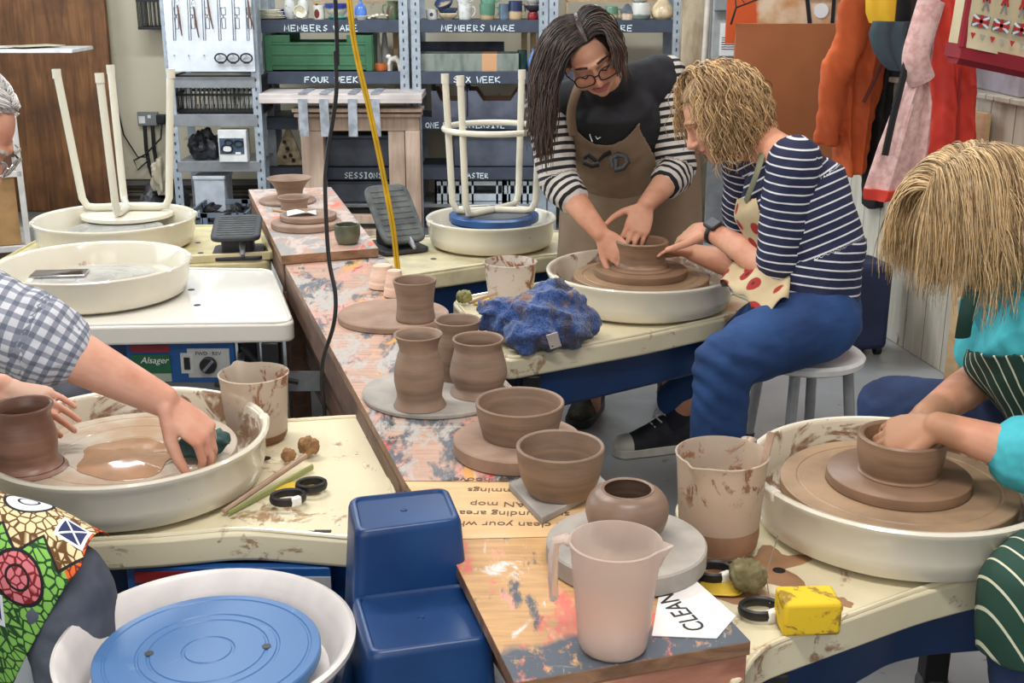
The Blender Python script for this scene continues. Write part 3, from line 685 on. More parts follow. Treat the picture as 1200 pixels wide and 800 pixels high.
# sockets
sy=WB-.02; a=ay(161,131,sy); b=ay(186,147,sy); t=thing('wall_socket','grey double socket with two black plugs on the cream wall','socket',((a.x+b.x)/2,sy,(a.z+b.z)/2)); sw=b.x-a.x; shh=a.z-b.z
obj('plate',MB().box((0,0,0),(sw,.03,shh)),flat('socket grey',(128,130,126),.5),t,bevel=.004)
obj('outlet_face',MB().box((-sw*.27,-.017,-.005),(.04,.004,.045)).box((sw*.1,-.017,.015),(.02,.004,.02)),M['white'],t)
obj('plug',MB().box((sw*.5+.03,-.03,.0),(.06,.05,.06)),M['black'],t,bevel=.008)
cbm=MB()
for (u0,u1,dr) in ((-.02,.0,-.5),(.03,.06,-.52)): cbm.tube([(u0,-.02,-shh/2),(u0,-.03,-shh/2-.15),(u0+.01,-.03,-.3),(u0+.04,-.03,-.42),(u1,-.02,dr)],.013,8)
cbm.tube([(sw*.5+.03,-.03,-.03),(sw*.5+.02,-.05,-.12),(-.02,-.05,-.22),(-.1,-.05,-.26),(-.08,-.05,-.32),(-.01,-.04,-.26)],.006,6)
cbm.tube([(-.25,-.02,.6),(-.2,-.02,.2),(-.16,-.02,-.1),(-.08,-.03,-.24),(0,-.04,-.24)],.005,6)
obj('cable',cbm,M['black'],t)
a=ay(112,8,sy); b=ay(131,75,sy); t=thing('wall_batten','narrow cream wooden batten fixed to the plaster','batten',((a.x+b.x)/2,sy,b.z)); obj('board',MB().box((0,.0,.2),(b.x-a.x,.03,.4)),flat('cream paint wood',(190,172,136),.7),t,bevel=.002)
obj('screw',MB().box((0,-.016,.05),(.014,.006,.014)).box((0,-.016,.09),(.014,.006,.014)),M['dark'],t); obj('junction_box',MB().box((-.005,-.02,.36),(.05,.02,.05)),M['white'],t,bevel=.003)
# ------------------------------------------------------------------ right end of the back wall
# timber post and electric boxes
a=ay(797,20,6.9); b=ay(828,20,6.9)
o=tag(obj('timber_post',MB().box((0,0,.95),(.11,.12,1.9)).box((-.065,-.01,.95),(.03,.1,1.9)),duo('rough painted timber',(120,84,56),(196,180,150),6,.4,.6,.8,(1,1,.3),bump=.5),loc=((a.x+b.x)/2+.02,6.95,.002),bevel=.004),'rough timber post between the shelving and the grey meter box','post')
a=ay(838,8,6.6); b=ay(862,72,6.6)
t=thing('meter_box','grey electric meter box with white notice labels, above the curly hair','meter box',((a.x+b.x)/2,6.6,b.z-.16)); mw_=.14
obj('case',MB().box((0,.05,.27),(mw_,.1,.62)),flat('meter grey',(168,170,168),.5),t,bevel=.004)
obj('upper_case',MB().box((0,-.01,.42),(mw_*.95,.05,.2)),flat('meter panel grey',(146,150,150),.5),t,bevel=.004)
obj('notice',MB().box((.015,-.006,.17),(.09,.006,.17)),M['paper'],t); nb=MB()
for q in range(6): nb.box((.015,-.0095,.12+.012*q),(.07,.001,.004))
nb.box((.02,-.0095,.215),(.02,.001,.03)); obj('notice_print',nb,M['ink'],t)
obj('conduit',MB().tube([(-.11,.03,-.3),(-.1,.03,.2),(-.09,.03,.7)],.016,10),flat('white conduit',(214,204,190),.5),t); obj('support',MB().box((0,.08,-.495),(.1,.03,.91)),M['greymetal'],t)
t.location.z=.955
# hardboard panel and mural
a=ay(862,28,6.1); b=ay(1010,28,6.1)
tag(obj('hardboard_sheet',MB().box((0,0,a.z/2),(b.x-a.x,.02,a.z)),duo('orange brown hardboard',(150,86,46),(166,98,56),2,rough=.5),loc=((a.x+b.x)/2,6.1,.002),bevel=.002),'plain orange-brown hardboard panel left of the hanging coats','panel')
k=NT('mural paint',.7); x=k.xyz(); n=k.noise(5,4); col=k.ramp(k.noise(7,4),[(.35,(196,138,84)),(.6,(226,200,168))])
col=k.mix(k.mask(k.math('ADD',x[0],k.math('MULTIPLY',n,.1)),-.12,-.14),col,(206,84,30)); k.color(col)
mt=thing('mural_board','painted mural board of orange and cream blocks above the hardboard panel','mural',(a.x+.3,6.2,a.z-.1)); obj('panel',MB().box((0,0,.3),(.66,.02,.6)),k.mat,mt); obj('support',MB().box((0,.02,-(a.z-.1)/2+.05),(.5,.02,a.z-.004)),M['ply'],mt)
mk=MB()
mk.beam((0,-.012,.6),(.09,-.012,.08),.02,.005); mk.beam((.2,-.012,.6),(.2,-.012,.1),.018,.005); mk.beam((.05,-.012,.22),(.33,-.012,.225),.014,.005)
obj('black_line',mk,M['black'],mt)
mk=MB()
for u in (.13,.27): mk.lathe([(.001,0),(.04,0),(.04,.003),(.001,.003)],16)
wb2=MB()
for u in (.14,.265): wb2=MB(); wb2.M=Matrix.Translation((u,-.011,.16))@Matrix.Rotation(PI/2,4,'X'); wb2.lathe([(.001,0),(.036,0),(.036,.003),(.001,.003)],16); obj('white_blob',wb2,M['paper'],mt)
tw=MB(); q0=ay(858,27,6.05)
tw.tube([(0,0,-.02),(.02,-.01,.06),(.1,-.01,.09),(.2,0,.12)],[.006,.005,.004,.002],6); tw.tube([(.02,-.01,.06),(.01,0,.15),(-.03,0,.2)],.003,6); tw.tube([(.1,-.01,.09),(.13,0,.17)],.002,6); tw.tube([(.06,-.01,.08),(.03,0,.12)],.002,6)
tag(obj('dry_twig',tw,M['black'],loc=(q0.x,6.085,q0.z+.012)),'dark dry twig resting on top of the hardboard panel','twig')
# ------------------------------------------------------------------ pottery wheels
TT = .50
def arc_round(poly, r, n=5):
    """round the corners of a 2d polygon"""
    out=[]; k=len(poly)
    for i in range(k):
        p=Vector(poly[i][:2]); a=Vector(poly[i-1][:2]); b=Vector(poly[(i+1)%k][:2])
        da=(a-p); db=(b-p); q=min(r,da.length*.45,db.length*.45); A=p+da.normalized()*q; B=p+db.normalized()*q
        for j in range(n+1):
            t=j/n; out.append(tuple((A*(1-t)+p*t)*(1-t)+(p*(1-t)+B*t)*t))
    return out
def inset(poly, d):
    c=Vector((sum(p[0] for p in poly)/len(poly), sum(p[1] for p in poly)/len(poly)))
    return [tuple(c+(Vector(p[:2])-c)*max(.05,(1-d/max((Vector(p[:2])-c).length,1e-6)))) for p in poly]
def splash_tray(t, c, R, m_out, m_in, z=TT, h=.10, name='splash_tray'):
    pr=[(.001,z+.002),(R-.03,z+.002),(R-.012,z+.012),(R-.003,z+h*.45),(R,z+h-.012),(R+.006,z+h-.006),(R+.007,z+h+.002),(R+.003,z+h+.006),(R-.004,z+h+.005),(R-.009,z+h-.002),(R-.016,z+h*.4),(R-.026,z+.016),(R-.04,z+.01),(.001,z+.01)]
    mb=MB(); n=72; k=len(pr)
    mb.lathe(pr,n)
    for i in range(len(mb.f)):
        row=i//n
        mb.m[i]=1 if (row>=8 and i<(k-1)*n) or i==len(mb.f)-1 else 0
    o=obj(name,mb,[m_out,m_in],t,loc=(c[0],c[1],0),smooth=50)
    for a in (.35,.35+PI):
        obj('rim_lug',MB().box((math.cos(a)*R,math.sin(a)*R,z+h-.004),(.02,.03,.02),rz=a),m_out,o,bevel=.004)
    return o
def head(t, c, r, z0, z1, m, grooves=(.3,.6,.85), name='wheel_head', n=64):
    pr=[(.001,z0),(r-.002,z0),(r,z0+.002),(r,z1-.002),(r-.002,z1)]
    for g in sorted(grooves,reverse=True): pr+=[(r*g+.003,z1),(r*g+.0015,z1-.0014),(r*g-.0015,z1-.0014),(r*g-.003,z1)]
    pr.append((.001,z1)); return obj(name,MB().lathe(pr,n),m,t,loc=(c[0],c[1],0),smooth=30)
def wheel(label, poly, tray, R, headr, m_top, m_out, m_in, m_head, panel=None, body=True, legs=None, slab=.062, holes=(), chips=(), group=None, head_z=None, bodyinset=.06, bodyh=.13):
    base=Vector((tray[0],tray[1],0)); t=thing('pottery_wheel',label,'pottery wheel',base)
    lp=[(p[0]-base.x,p[1]-base.y) for p in poly]; rp=arc_round(lp,.05,6)
    mb=MB().prism(rp,TT-slab,TT-.004); top=obj('table_top',mb,m_top,t,bevel=.008,seg=3)
    # thin raised lip round the worktop
    lipz=TT-.0025; rb=inset(rp,.012); obj('table_lip',MB().tube([(p[0],p[1],lipz) for p in rb],.005,8,closed=True),m_top,top)
    if body:
        bp_=arc_round(inset(lp,bodyinset),.03,4); obj('motor_housing',MB().prism(bp_,TT-slab-bodyh,TT-slab-.001),M['navy'],t,bevel=.01)
    for (lx,ly) in legs or [inset(lp,.12)[i] for i in (0,len(lp)//4,len(lp)//2,3*len(lp)//4)]:
        l=obj('leg',MB().box((lx,ly,(TT-slab)/2),(.05,.05,TT-slab)),M['black'],t,bevel=.004)
        obj('foot_cap',MB().lathe([(.001,0),(.034,0),(.034,.02),(.028,.028),(.001,.028)],16,c=(lx,ly,0)),M['rubber'],l)
    splash_tray(t,(0,0),R,m_out,m_in)
    hz=head_z or TT+.05
    obj('drive_shaft',MB().lathe([(.001,TT+.008),(.03,TT+.008),(.03,hz-.02),(.001,hz-.02)],20),M['dark'],t)
    head(t,(0,0),headr,hz-.022,hz,m_head)
    for (px,py) in holes:
        p=at(px,py,TT)-base; obj('peg_hole',MB().lathe([(.001,TT-.004),(.011,TT-.004),(.011,TT-.0032),(.001,TT-.0032)],14,c=(p.x,p.y,.0)),M['black'],t)
    return t
def control_panel(t, p0, p1, z0, z1, nrm, dial_u=.8, sw_u=.56, labels=True):
    """blue fascia between two floor points, facing nrm; local to t"""
    p0=Vector(p0); p1=Vector(p1); u=(p1-p0); L=u.length; u.normalize(); ang=math.atan2(u.y,u.x)
    c=(p0+p1)/2; h=z1-z0
    o=obj('control_panel',MB().box((0,0,0),(L,.02,h)),flat('fascia blue',(28,84,150),.4),t,loc=(c.x,c.y,(z0+z1)/2),rot=(0,0,ang),bevel=.003)
    dx=L*(dial_u-.5)
    pl=obj('dial_plate',MB().box((dx,-.0115,0),(h*1.0,.003,h*.72)),flat('silver plate',(190,192,190),.4),o)
    obj('knob',MB().tube([(dx,-.012,-.004),(dx,-.03,-.004)],h*.2,18),M['black'],o,bevel=.002)
    obj('knob_pointer',MB().beam((dx-.012,-.033,-.018),(dx+.016,-.033,.012),.008,.006,(0,1,0)),M['chrome'],o)
    me=text_mesh('FWD · REV',h*.13,M['ink'],align='CENTER'); q=obj('dial_lettering',me,None,o,loc=(dx,-.0135,h*.2),rot=(PI/2,0,0))
    sx=L*(sw_u-.5); obj('switch',MB().box((sx,-.012,0),(h*.3,.006,h*.5)),flat('switch plate',(206,206,200),.4),o); obj('rocker',MB().box((sx,-.016,0),(h*.14,.006,h*.3)),M['black'],o,bevel=.001)
    if labels:
        w=L*.36; lx=-L*.5+w*.62
        obj('red_label',MB().box((lx,-.0115,h*.36),(w,.003,h*.17)),flat('red label',(150,34,38),.4),o)
        g=obj('green_label',MB().box((lx,-.0115,-.02*h),(w,.003,h*.46)),flat('green label',(30,104,66),.4),o)
        obj('pale_label',MB().box((lx,-.0115,-.36*h),(w,.003,h*.2)),flat('pale label',(168,182,166),.4),o)
        me=text_mesh('Alsager',h*.22,M['paper'],shear=.3,align='CENTER'); obj('script_lettering',me,None,g,loc=(lx+.01,-.0135,0),rot=(PI/2,0,0))
    return o
A=lambda x,y,z=TT: at(x,y,z)
# right front wheel (woman in the striped apron)
cR=Vector((.695,1.985)); polyR=[(.305,2.08),(.30,1.44),A(883,762)[:2],A(1082,692)[:2],A(1160,672)[:2],(1.02,1.86),(1.03,2.2),(.8,2.34),(.5,2.3)]
wR=wheel('cream pottery wheel at right, used by the woman in the green striped apron',[tuple(p) for p in polyR],cR,.262,.207,M['top_cream'],M['cream'],M['cream_in'],M['clayslip'],bodyinset=.09,
 legs=[(.28,-.26),(.2,.24),(-.3,.0),(-.3,-.38)],holes=((913,666),),head_z=TT+.078)
# middle wheel
cM=Vector((.39,3.52)); polyM=[A(590,421)[:2],A(754,392)[:2],A(851,371)[:2],(.76,3.5),(.62,3.82),(.2,3.86),(-.19,3.56)]
wM=wheel('cream pottery wheel in the middle, shared by the two women in stripes',[tuple(p) for p in polyM],cM,.28,.205,M['top_cream'],M['cream'],M['cream_in'],M['clayslip'],
 legs=[(-.34,-.5),(.24,-.24),(.2,.2),(-.4,.05)],head_z=TT+.085,bodyh=.12)
# back right wheel with the blue seated stool
cB=Vector((-.077,4.335)); polyB=[A(452,326)[:2],A(648,298)[:2],(.3,4.2),(.25,4.6),A(487,276)[:2],A(405,277)[:2]]
wB=wheel('cream pottery wheel with a blue-seated stool upside down in its tray',[tuple(p) for p in polyB],cB,.233,.15,flat('buttermilk laminate',(226,216,178),.4),M['cream'],M['cream'],M['steel'],head_z=TT+.085,holes=((494,289),(508,302)),legs=[(-.4,-.28),(.3,-.15),(.25,.25),(-.35,.25)])
# left middle wheel with the phone
cL=Vector((-1.30,3.62)); polyL=[(-1.62,3.22),A(110,381)[:2],A(346,377)[:2],A(322,315)[:2],(-1.2,3.98),(-1.62,3.95)]
wL=wheel('white-topped pottery wheel at left with a phone lying in its tray',[tuple(p) for p in polyL],cL,.288,.19,M['top_white'],M['cream'],M['cream'],duo('water film on head',(150,148,140),(186,184,178),6,rough=.12),holes=((224,338),(231,356)),body=False,legs=[(.60,-.30),(.50,.22),(-.24,-.3),(-.24,.26)])
p0=A(140,404,.40)-Vector((cL.x,cL.y,0)); p1=A(274,402,.40)-Vector((cL.x,cL.y,0))
obj('motor_housing',MB().prism([(-.2,-.26),(.42,-.26),(.38,.24),(-.2,.28)],.30,TT-.064),M['navy'],wL,bevel=.008)
y0=-.30; xa=ay(150,420,cL.y+y0).x-cL.x; xb=ay(276,420,cL.y+y0).x-cL.x
control_panel(wL,(xa,y0,0),(xb,y0,0),ay(200,447,cL.y+y0).z,TT-.066,None,.76,.56)
obj('splash_apron',MB().box(((xa+xb)/2+.15,y0+.04,.30),(.62,.01,.06)),M['greymetal'],wL)
cbm=MB().tube([(xb+.02,y0+.0,.42),(xb+.06,y0-.01,.38),(xb+.1,y0-.01,.33),(xb+.18,y0,.31)],.008,7).tube([(xb-.06,y0-.02,.31),(xb+.0,y0-.03,.30),(xb+.1,y0-.03,.30)],.007,7); obj('power_cable',cbm,M['black'],wL)
# back left wheel with the cream stool
cK=Vector((-1.46,4.335)); polyK=[(-1.8,4.0),A(214,309)[:2],A(319,304)[:2],A(301,263)[:2],(-1.3,4.7),(-1.8,4.65)]
wK=wheel('yellowed pottery wheel at back left with an upturned cream stool in its tray',[tuple(p) for p in polyK],cK,.285,.17,M['top_yellow'],M['cream'],M['cream'],duo('grey wet head',(140,140,134),(170,170,164),6,rough=.2),head_z=TT+.062,holes=((232,283),(235,295)),legs=[(.52,-.22),(.4,.2),(-.24,-.26),(-.24,.22)])
# raised dished edge on the near right corner of that table
eb=[A(216,308),A(318,303),A(302,266)]; eb=[(p.x-cK.x,p.y-cK.y) for p in eb]
obj('raised_edge',MB().beam((eb[0][0],eb[0][1],TT+.012),(eb[1][0],eb[1][1],TT+.012),.016,.03).beam((eb[1][0],eb[1][1],TT+.012),(eb[2][0],eb[2][1],TT+.012),.016,.03),M['top_yellow'],wK,bevel=.004)
# left front wheel (grey haired man)
cF=Vector((-.745,2.165)); polyF=[(-1.12,1.86),A(191,629)[:2],A(285,620)[:2],(-.2,1.905),A(470,575)[:2],A(437,484)[:2],A(330,490)[:2],(-.95,2.46),(-1.12,2.3)]
wF=wheel('cream pottery wheel at left, wet with slip, worked by the grey-haired man',[tuple(p) for p in polyF],cF,.262,.205,M['top_cream'],M['cream'],M['cream_in'],duo('slip and water film',(172,142,114),(188,176,160),4,.42,.55,.12),holes=((311,535),),legs=[(.48,-.2),(.4,.26),(-.3,-.2),(-.3,.2)],head_z=TT+.07)
y0=-.225; xa=ay(150,670,cF.y+y0).x-cF.x; xb=ay(388,670,cF.y+y0).x-cF.x
control_panel(wF,(xa,y0,0),(xb,y0,0),.31,TT-.064,None,.83,.64,True)
obj('black_chip',MB().box((A(378,621).x-cF.x,A(378,621).y-cF.y+.002,TT-.008),(.03,.008,.012)).box((A(366,621).x-cF.x,A(378,621).y-cF.y+.003,TT-.006),(.016,.006,.004)),M['black'],wF)
# blue wheel in the foreground
cZ=Vector((-.452,1.565)); zT=.43
wZ=thing('pottery_wheel','blue pottery wheel with a white tray and blue bat, at lower left','pottery wheel',(cZ.x,cZ.y,0))
RZ=.213
pr=[(.001,zT),(RZ-.05,zT),(RZ-.03,zT+.01),(RZ-.006,zT+.06),(RZ+.006,zT+.074),(RZ+.006,zT+.082),(RZ,zT+.085),(RZ-.007,zT+.08),(RZ-.016,zT+.06),(RZ-.036,zT+.018),(RZ-.055,zT+.01),(.001,zT+.01)]
obj('splash_tray',MB().lathe(pr,72),flat('white tray plastic',(226,220,216),.3,var=.03),wZ)
hd=head(wZ,(0,0),.166,zT+.045,zT+.062,M['bluebat'],(.22,.52,.62,.9),name='bat')
for sx in (-.085,.085): bh=MB(); bh.lathe([(.001,zT+.0622),(.007,zT+.0622),(.007,zT+.0628),(.001,zT+.0628)],12,c=(sx,.01*sx/.085,0)); obj('bat_pin',bh,M['dark'],hd)
obj('drive_shaft',MB().lathe([(.001,zT),(.04,zT),(.04,zT+.045),(.001,zT+.045)],20),M['dark'],wZ)
# housing below and stepped splash seat box
pb=[(-.2,-.24),(.2,-.28),(.21,.12),(.12,.24),(-.12,.24),(-.2,.14)]
obj('motor_housing',MB().prism(arc_round(pb,.05),.2,zT-.002),M['bluebox'],wZ,bevel=.015,seg=3)
for lx,ly in ((-.16,-.2),(.16,-.22),(.13,.18),(-.13,.18)): obj('leg',MB().box((lx,ly,.1),(.045,.045,.2)),M['black'],wZ,bevel=.004)
zs=.53; q=[at(433,766,zs),at(576,746,zs),at(548.5,680,zs),at(413.6,697,zs)]
def yplane_z(px,py,yy): return ay(px,py,yy)
ub=[ay(418,623,(q[3].y+.004)),ay(540,607,(q[2].y+.004))]; zu=(ub[0].z+ub[1].z)/2
uq=[at(418,623,zu),at(540,607,zu),at(524,570,zu),at(409,582,zu)]
def L2(p): return (p.x-cZ.x,p.y-cZ.y)
def taper(c4,z1,z0,grow):
    c=sum((Vector(L2(p)) for p in c4),Vector((0,0)))/4
    rings=[]
    for z,g,r in ((z0,grow,.02),(z1-.012,0.004,.02),(z1-.003,.0,.02),(z1,-.005,.018),(z1,-.011,.016),(z1-.004,-.014,.016)):
        pl=[tuple(Vector(L2(p))+(Vector(L2(p))-c).normalized()*g) for p in c4]
        rings.append([(a,b,z) for a,b in arc_round(pl,r,5)])
    return rings
sb=obj('stepped_box',MB().loft(taper(q,zs,.24,.03)),M['bluebox'],wZ,smooth=50)
obj('upper_step',MB().loft(taper(uq,zu,.3,.012+.02)),M['bluebox'],wZ,smooth=50)
mk=MB()
for c4,z in ((q,zs),(uq,zu)):
    c=sum((Vector(L2(p)) for p in c4),Vector((0,0)))/4; mk.lathe([(.001,z-.004),(.006,z-.004),(.005,z-.0025),(.001,z-.003)],12,c=(c.x,c.y,0))
obj('mould_mark',mk,M['navy'],sb)
obj('shoulder',MB().loft([[(a,b,z) for a,b in arc_round([(.02,-.22),(.2+g,-.24),(.2+g,.2),(.06,.24)],.04)] for z,g in ((.2,.06),(.40,.02),(.425,.0))]),M['bluebox'],wZ,smooth=50)

# ------------------------------------------------------------------ painted work boards on a bench
ZB=.56
B1=[at(474,563,ZB),at(712,565,ZB),at(448,299,ZB),at(331,305,ZB)]
cols1=[((92,98,106),3.2,.56),((204,150,136),3.6,.60),((176,170,164),4.5,.58),((216,158,88),3.0,.645),((60,62,66),5,.635),((190,62,70),6,.66)]
def boardobj(label, pts, z, th, m, name='work_board', bev=.0015):
    c=sum((Vector((p[0],p[1],0)) for p in pts),Vector())/len(pts); mb=MB().prism([(p[0]-c.x,p[1]-c.y) for p in pts],-th,0)
    for i in range(len(mb.f)): mb.m[i]=0 if i==1 else 1
    return tag(obj(name,mb,[m,M['plyedge']],loc=(c.x,c.y,z),bevel=bev,smooth=0),label,'board')
boardobj('long paint-stained board carrying the tall vases',B1,ZB,.022,paintboard('long board paint',3,cols1,(196,160,140)))
zF=.592
boardobj('far paint-stained board carrying the flared bowls',[at(329.5,299.5,zF),at(443.5,290.5,zF),at(388,219,zF),at(291,222,zF)],zF,.03,paintboard('far board paint',11,[((150,152,150),3.4,.52),((220,120,100),4,.62),((200,180,170),5,.56)],(200,160,138)))
nb=[at(520,632,ZB),at(762,626,ZB),at(880,751,ZB),at(603,800,ZB)]
boardobj('near paint-stained board carrying the pale jug and the round pot',nb,ZB,.022,paintboard('near board paint',23,[((214,112,98),4.5,.56),((214,206,200),5,.665),((222,150,130),8,.655),((78,84,92),3.2,.645)],(204,160,108),band=(.27,-.085,(76,84,94))))
sgn=[at(474,563.5,ZB),at(711,565.5,ZB),at(761,625.5,ZB),at(521,631.5,ZB)]
sg=boardobj('bare plywood board printed with cleaning instructions, between painted boards',sgn,ZB,.018,duo('plywood face',(206,166,116),(222,190,144),3,.35,.65,.6,(1,9,1)),name='sign_board')
# upside-down print
for i,(txt,py,x1) in enumerate((('Please clean your wheel',622,700),('surrounding area then',609,668),('CLEAN mop',598,648),('any trimmings',582,650),('buster or hoover',570,648))):
    p=at(x1,py-9,ZB+.0004); me=text_mesh(txt,.028,flat('sign ink',(110,84,60),.7)if i==0 else bpy.data.materials['sign ink'])
    obj('printed_line',me,None,sg,loc=(p.x-sg.location.x,p.y-sg.location.y,.0004),rot=(0,0,PI-.035))
# bench frame under the boards
bd=(Vector((B1[3].x,B1[3].y,0))-Vector((B1[0].x,B1[0].y,0))).normalized(); nx=Vector((bd.y,-bd.x,0)); ang=math.atan2(bd.y,bd.x)-PI/2
def bench(name,label,p_near,p_far,wn,wf,top,legs,plank=True):
    """trestle from p_near to p_far (left edge), widths to the right"""
    t=thing(name,label,'bench',(p_near.x,p_near.y,0)); d=Vector((p_far.x-p_near.x,p_far.y-p_near.y,0)); L=d.length; d.normalize(); r=Vector((d.y,-d.x,0))
    def P(u,v,z): return d*u+r*v+Vector((0,0,z))
    for u,w in ((.03,wn),(L-.05,wf)):
        for v in (.03,w-.05):
            obj('leg',MB().beam(P(u,v,0),P(u,v,top-.09),.06,.06,up=d),M['darkwood'],t,bevel=.004)
        obj('cross_rail',MB().beam(P(u,.0,top-.045),P(u,w-.02,top-.045),.05,.09),M['darkwood'],t,bevel=.003)
    obj('side_rail',MB().beam(P(.02,.015,top-.045),P(L-.02,.015,top-.045),.03,.088),M['darkwood'],t,bevel=.003)
    obj('side_rail',MB().beam(P(.02,wn-.05,top-.045),P(L-.02,wf-.05,top-.045),.03,.088),M['darkwood'],t,bevel=.003)
    if plank:
        obj('low_shelf',MB().beam(P(.0,.05+min(wn,wf)*.4,.20),P(L,.05+min(wn,wf)*.4,.20),min(wn,wf)*.8,.025),M['darkwood'],t,bevel=.003)
        for i in range(3): obj('side_plank',MB().beam(P(.02,.055,.27+.075*i),P(L-.02,.055,.27+.075*i),.014,.07),M['darkwood'],t,bevel=.002)
    return t
bench('work_bench','dark plank-sided bench under the long paint-stained board',B1[0],B1[3],.36,.30,ZB-.023,2)
bench('work_bench','low wooden bench under the far paint-stained board',at(331,299,zF),at(292,222,zF),.3,.3,zF-.031,2,False)
nt=thing('work_bench','heavy timber stand under the near board and the sign board','bench',((nb[0].x+nb[2].x)/2,(nb[0].y+nb[2].y)/2,0)); o_=nt.location
def NP(p,z): return Vector((p.x-o_.x,p.y-o_.y,z))
obj('front_beam',MB().beam(NP(nb[3],.508)+Vector((.01,.025,0)),NP(nb[2],.508)+Vector((-.01,.025,0)),.045,.058),wood('reddish beam',(150,96,76),(186,130,106),0),nt,bevel=.003)
obj('side_rail',MB().beam(NP(nb[3],.5)+Vector((.035,.05,0)),NP(sgn[0],.5)+Vector((.03,0,0)),.03,.07),M['plyedge'],nt,bevel=.003)
obj('side_rail',MB().beam(NP(nb[2],.505)+Vector((-.06,.06,0)),NP(sgn[1],.505)+Vector((-.03,0,0)),.03,.055),M['plyedge'],nt,bevel=.003)
for p,dx,dy in ((nb[3],.05,.06),(nb[2],-.07,.07),(sgn[0],.06,-.04),(sgn[1],-.05,-.04)):
    obj('leg',MB().box(NP(p,.232)+Vector((dx,dy,0)),(.05,.05,.464)),M['darkwood'],nt,bevel=.003)

# ------------------------------------------------------------------ bats and pots
def disc(name,label,cx,cy,hw,z,th,m,cat='bat',group=None,n=56,wob=.006,off=0,rim=None):
    """round slab: top-ellipse centre pixel and half width in pixels, resting at z"""
    p=at(cx,cy,z+th); R=hw*depth(p)/F
    pr=[(.001,0),(R-.003,0),(R,.003),(R,th-.003),(R-.003,th)]
    if rim: pr+=[(R*.88,th),(R*.84,th-rim),(.001,th-rim)]
    else: pr.append((.001,th))
    return tag(obj(name,MB().lathe(pr,n,wob=wob,seed=cx),m,loc=(p.x,p.y,z)),label,cat,group), p, R
def pot(label,cx,base,z,rows,m,name='pot',cat='pot',t=.0055,group=None,upside=False,n=48):
    """rows: (half width px, height px above the base centre)"""
    p=at(cx,base,z); s=depth(p)/F; ca=math.cos(math.atan2(CH-z, math.hypot(p.x,p.y))); 
    rr=smooth_rows([(a*s,b*s/ca*.985) for a,b in rows],5)
    rr=[(a,max(b,0)) for a,b in rr]
    o=tag(obj(name,MB().lathe(prof_open(rr,t,.007),n,wob=.006,seed=cx*.37),m,loc=(p.x,p.y,z+.0005)),label,cat,group)
    if upside: o.rotation_euler=(PI,0,0); o.location.z=z+rr[-1][1]+.004
    return o
e=.0006
GB='round bats under the pots'
disc('bat','round bat under the flared bowl at the far end of the boards',337,233,33,zF+e,.012,M['bat'],group=GB)
pot('flared wide-mouthed bowl, farthest on the boards',340,230.5,zF+.0135,[(14,0),(14.5,2),(15,6),(17,11),(21,17),(26,22)],M['clay2'],'bowl','bowl')
pot('small flared bowl in front of the farthest wide-mouthed one',345,246,zF+e,[(15.5,0),(15.5,3),(15.5,8),(17,12),(19,15.5)],M['clay2'],'bowl','bowl')
_,p,R=disc('bat','thick round bat at the bottom of the plate stack on the far board',359,258.5,41,zF+e,.022,M['bat'],group=GB)
disc('plate','round clay plate holding a scrap of paper on the far board',361,250,33,zF+.0236,.02,M['clay2'],'plate',rim=.004)
pp=at(353,250,zF+.045); pb=MB().grid([[(x*.034-.05,y*.03-.03,.001+.006*((x*7+y*5)%3)) for x in range(4)] for y in range(3)]); tag(obj('paper_scrap',pb,M['paper'],loc=(pp.x,pp.y,zF+.0425),rot=(0,0,.2),solid=.001,smooth=0),'crumpled white paper scrap on the clay plate','paper')
pot('dark green glazed cup on the near edge of the far board',407.5,285,zF+e,[(10,0),(12.5,2),(14.5,8),(15,15),(14.6,22)],duo('dripped green glaze',(62,64,52),(104,110,88),8,rough=.3),'cup','cup')
tag(obj('wooden_tool',MB().tube([(0,0,0),(.06,-.05,0)],.005,7),M['ply'],loc=(at(323,248,zF).x-.01,at(323,248,zF).y+.01,zF+.0055)),'short wooden tool lying beside the stacked bat','tool')
pot('pale bisque bowl standing upside down at the far end of the long board',449,337,ZB+e,[(11,0),(12,4),(14.5,12),(16.5,20),(17,25)],M['bisque'],'bowl','bowl',upside=True)
pot('smaller pale bisque cup upside down, behind the straight-waisted pot',463,347,ZB+e,[(8,0),(9,4),(11,14),(13,24),(13.5,29)],M['bisque'],'cup','cup',upside=True)
disc('bat','wide flat bat under the straight-waisted pot',461,366,65,ZB+e,.018,M['bat'],group=GB)
pot('straight-waisted clay pot alone on the wide flat bat',487,374,ZB+.0195,[(22.5,0),(23,3),(21.8,12),(21.6,22),(23,34),(25.5,46)],M['clay'])
disc('bat','grey round bat under the three narrow-necked pots',511,456,86,ZB+e,.012,M['batgrey'],group=GB)
zz=ZB+.0135
pot('clay pot at the back of the three on the grey bat',537,440,zz,[(26,0),(26,4),(27,20),(26.5,38),(24,52),(25,59),(27,65)],M['clay'])
pot('tallest narrow-necked clay vase on the grey bat',492,474,zz,[(31,0),(29.5,3),(26.5,10),(27,17),(29.3,30),(28.3,45),(24.5,59),(22.5,66),(24.5,75),(28.5,82)],M['clay'],'vase','vase')
pot('squat round-bellied clay pot at the right of the grey bat',561,459,zz,[(34,0),(32,3),(28.5,8),(31,14),(33.6,22),(32,34),(28.6,47),(27.8,53),(30,62)],M['clay'])
disc('bat','thick clay-crusted bat under the wide low bowl',607,512,76,ZB+e,.03,M['bat'],group=GB)
pot('wide low clay bowl on the thick crusted bat',609,509,ZB+.0315,[(43,0),(44.5,4),(47.5,15),(50,26),(52,38)],M['clay'],'bowl','bowl',t=.007)
sq=[at(596,565,ZB+.015),at(635,606,ZB+.015),at(713,565,ZB+.015),at(672,532,ZB+.015)]; c=sum(sq,Vector())/4
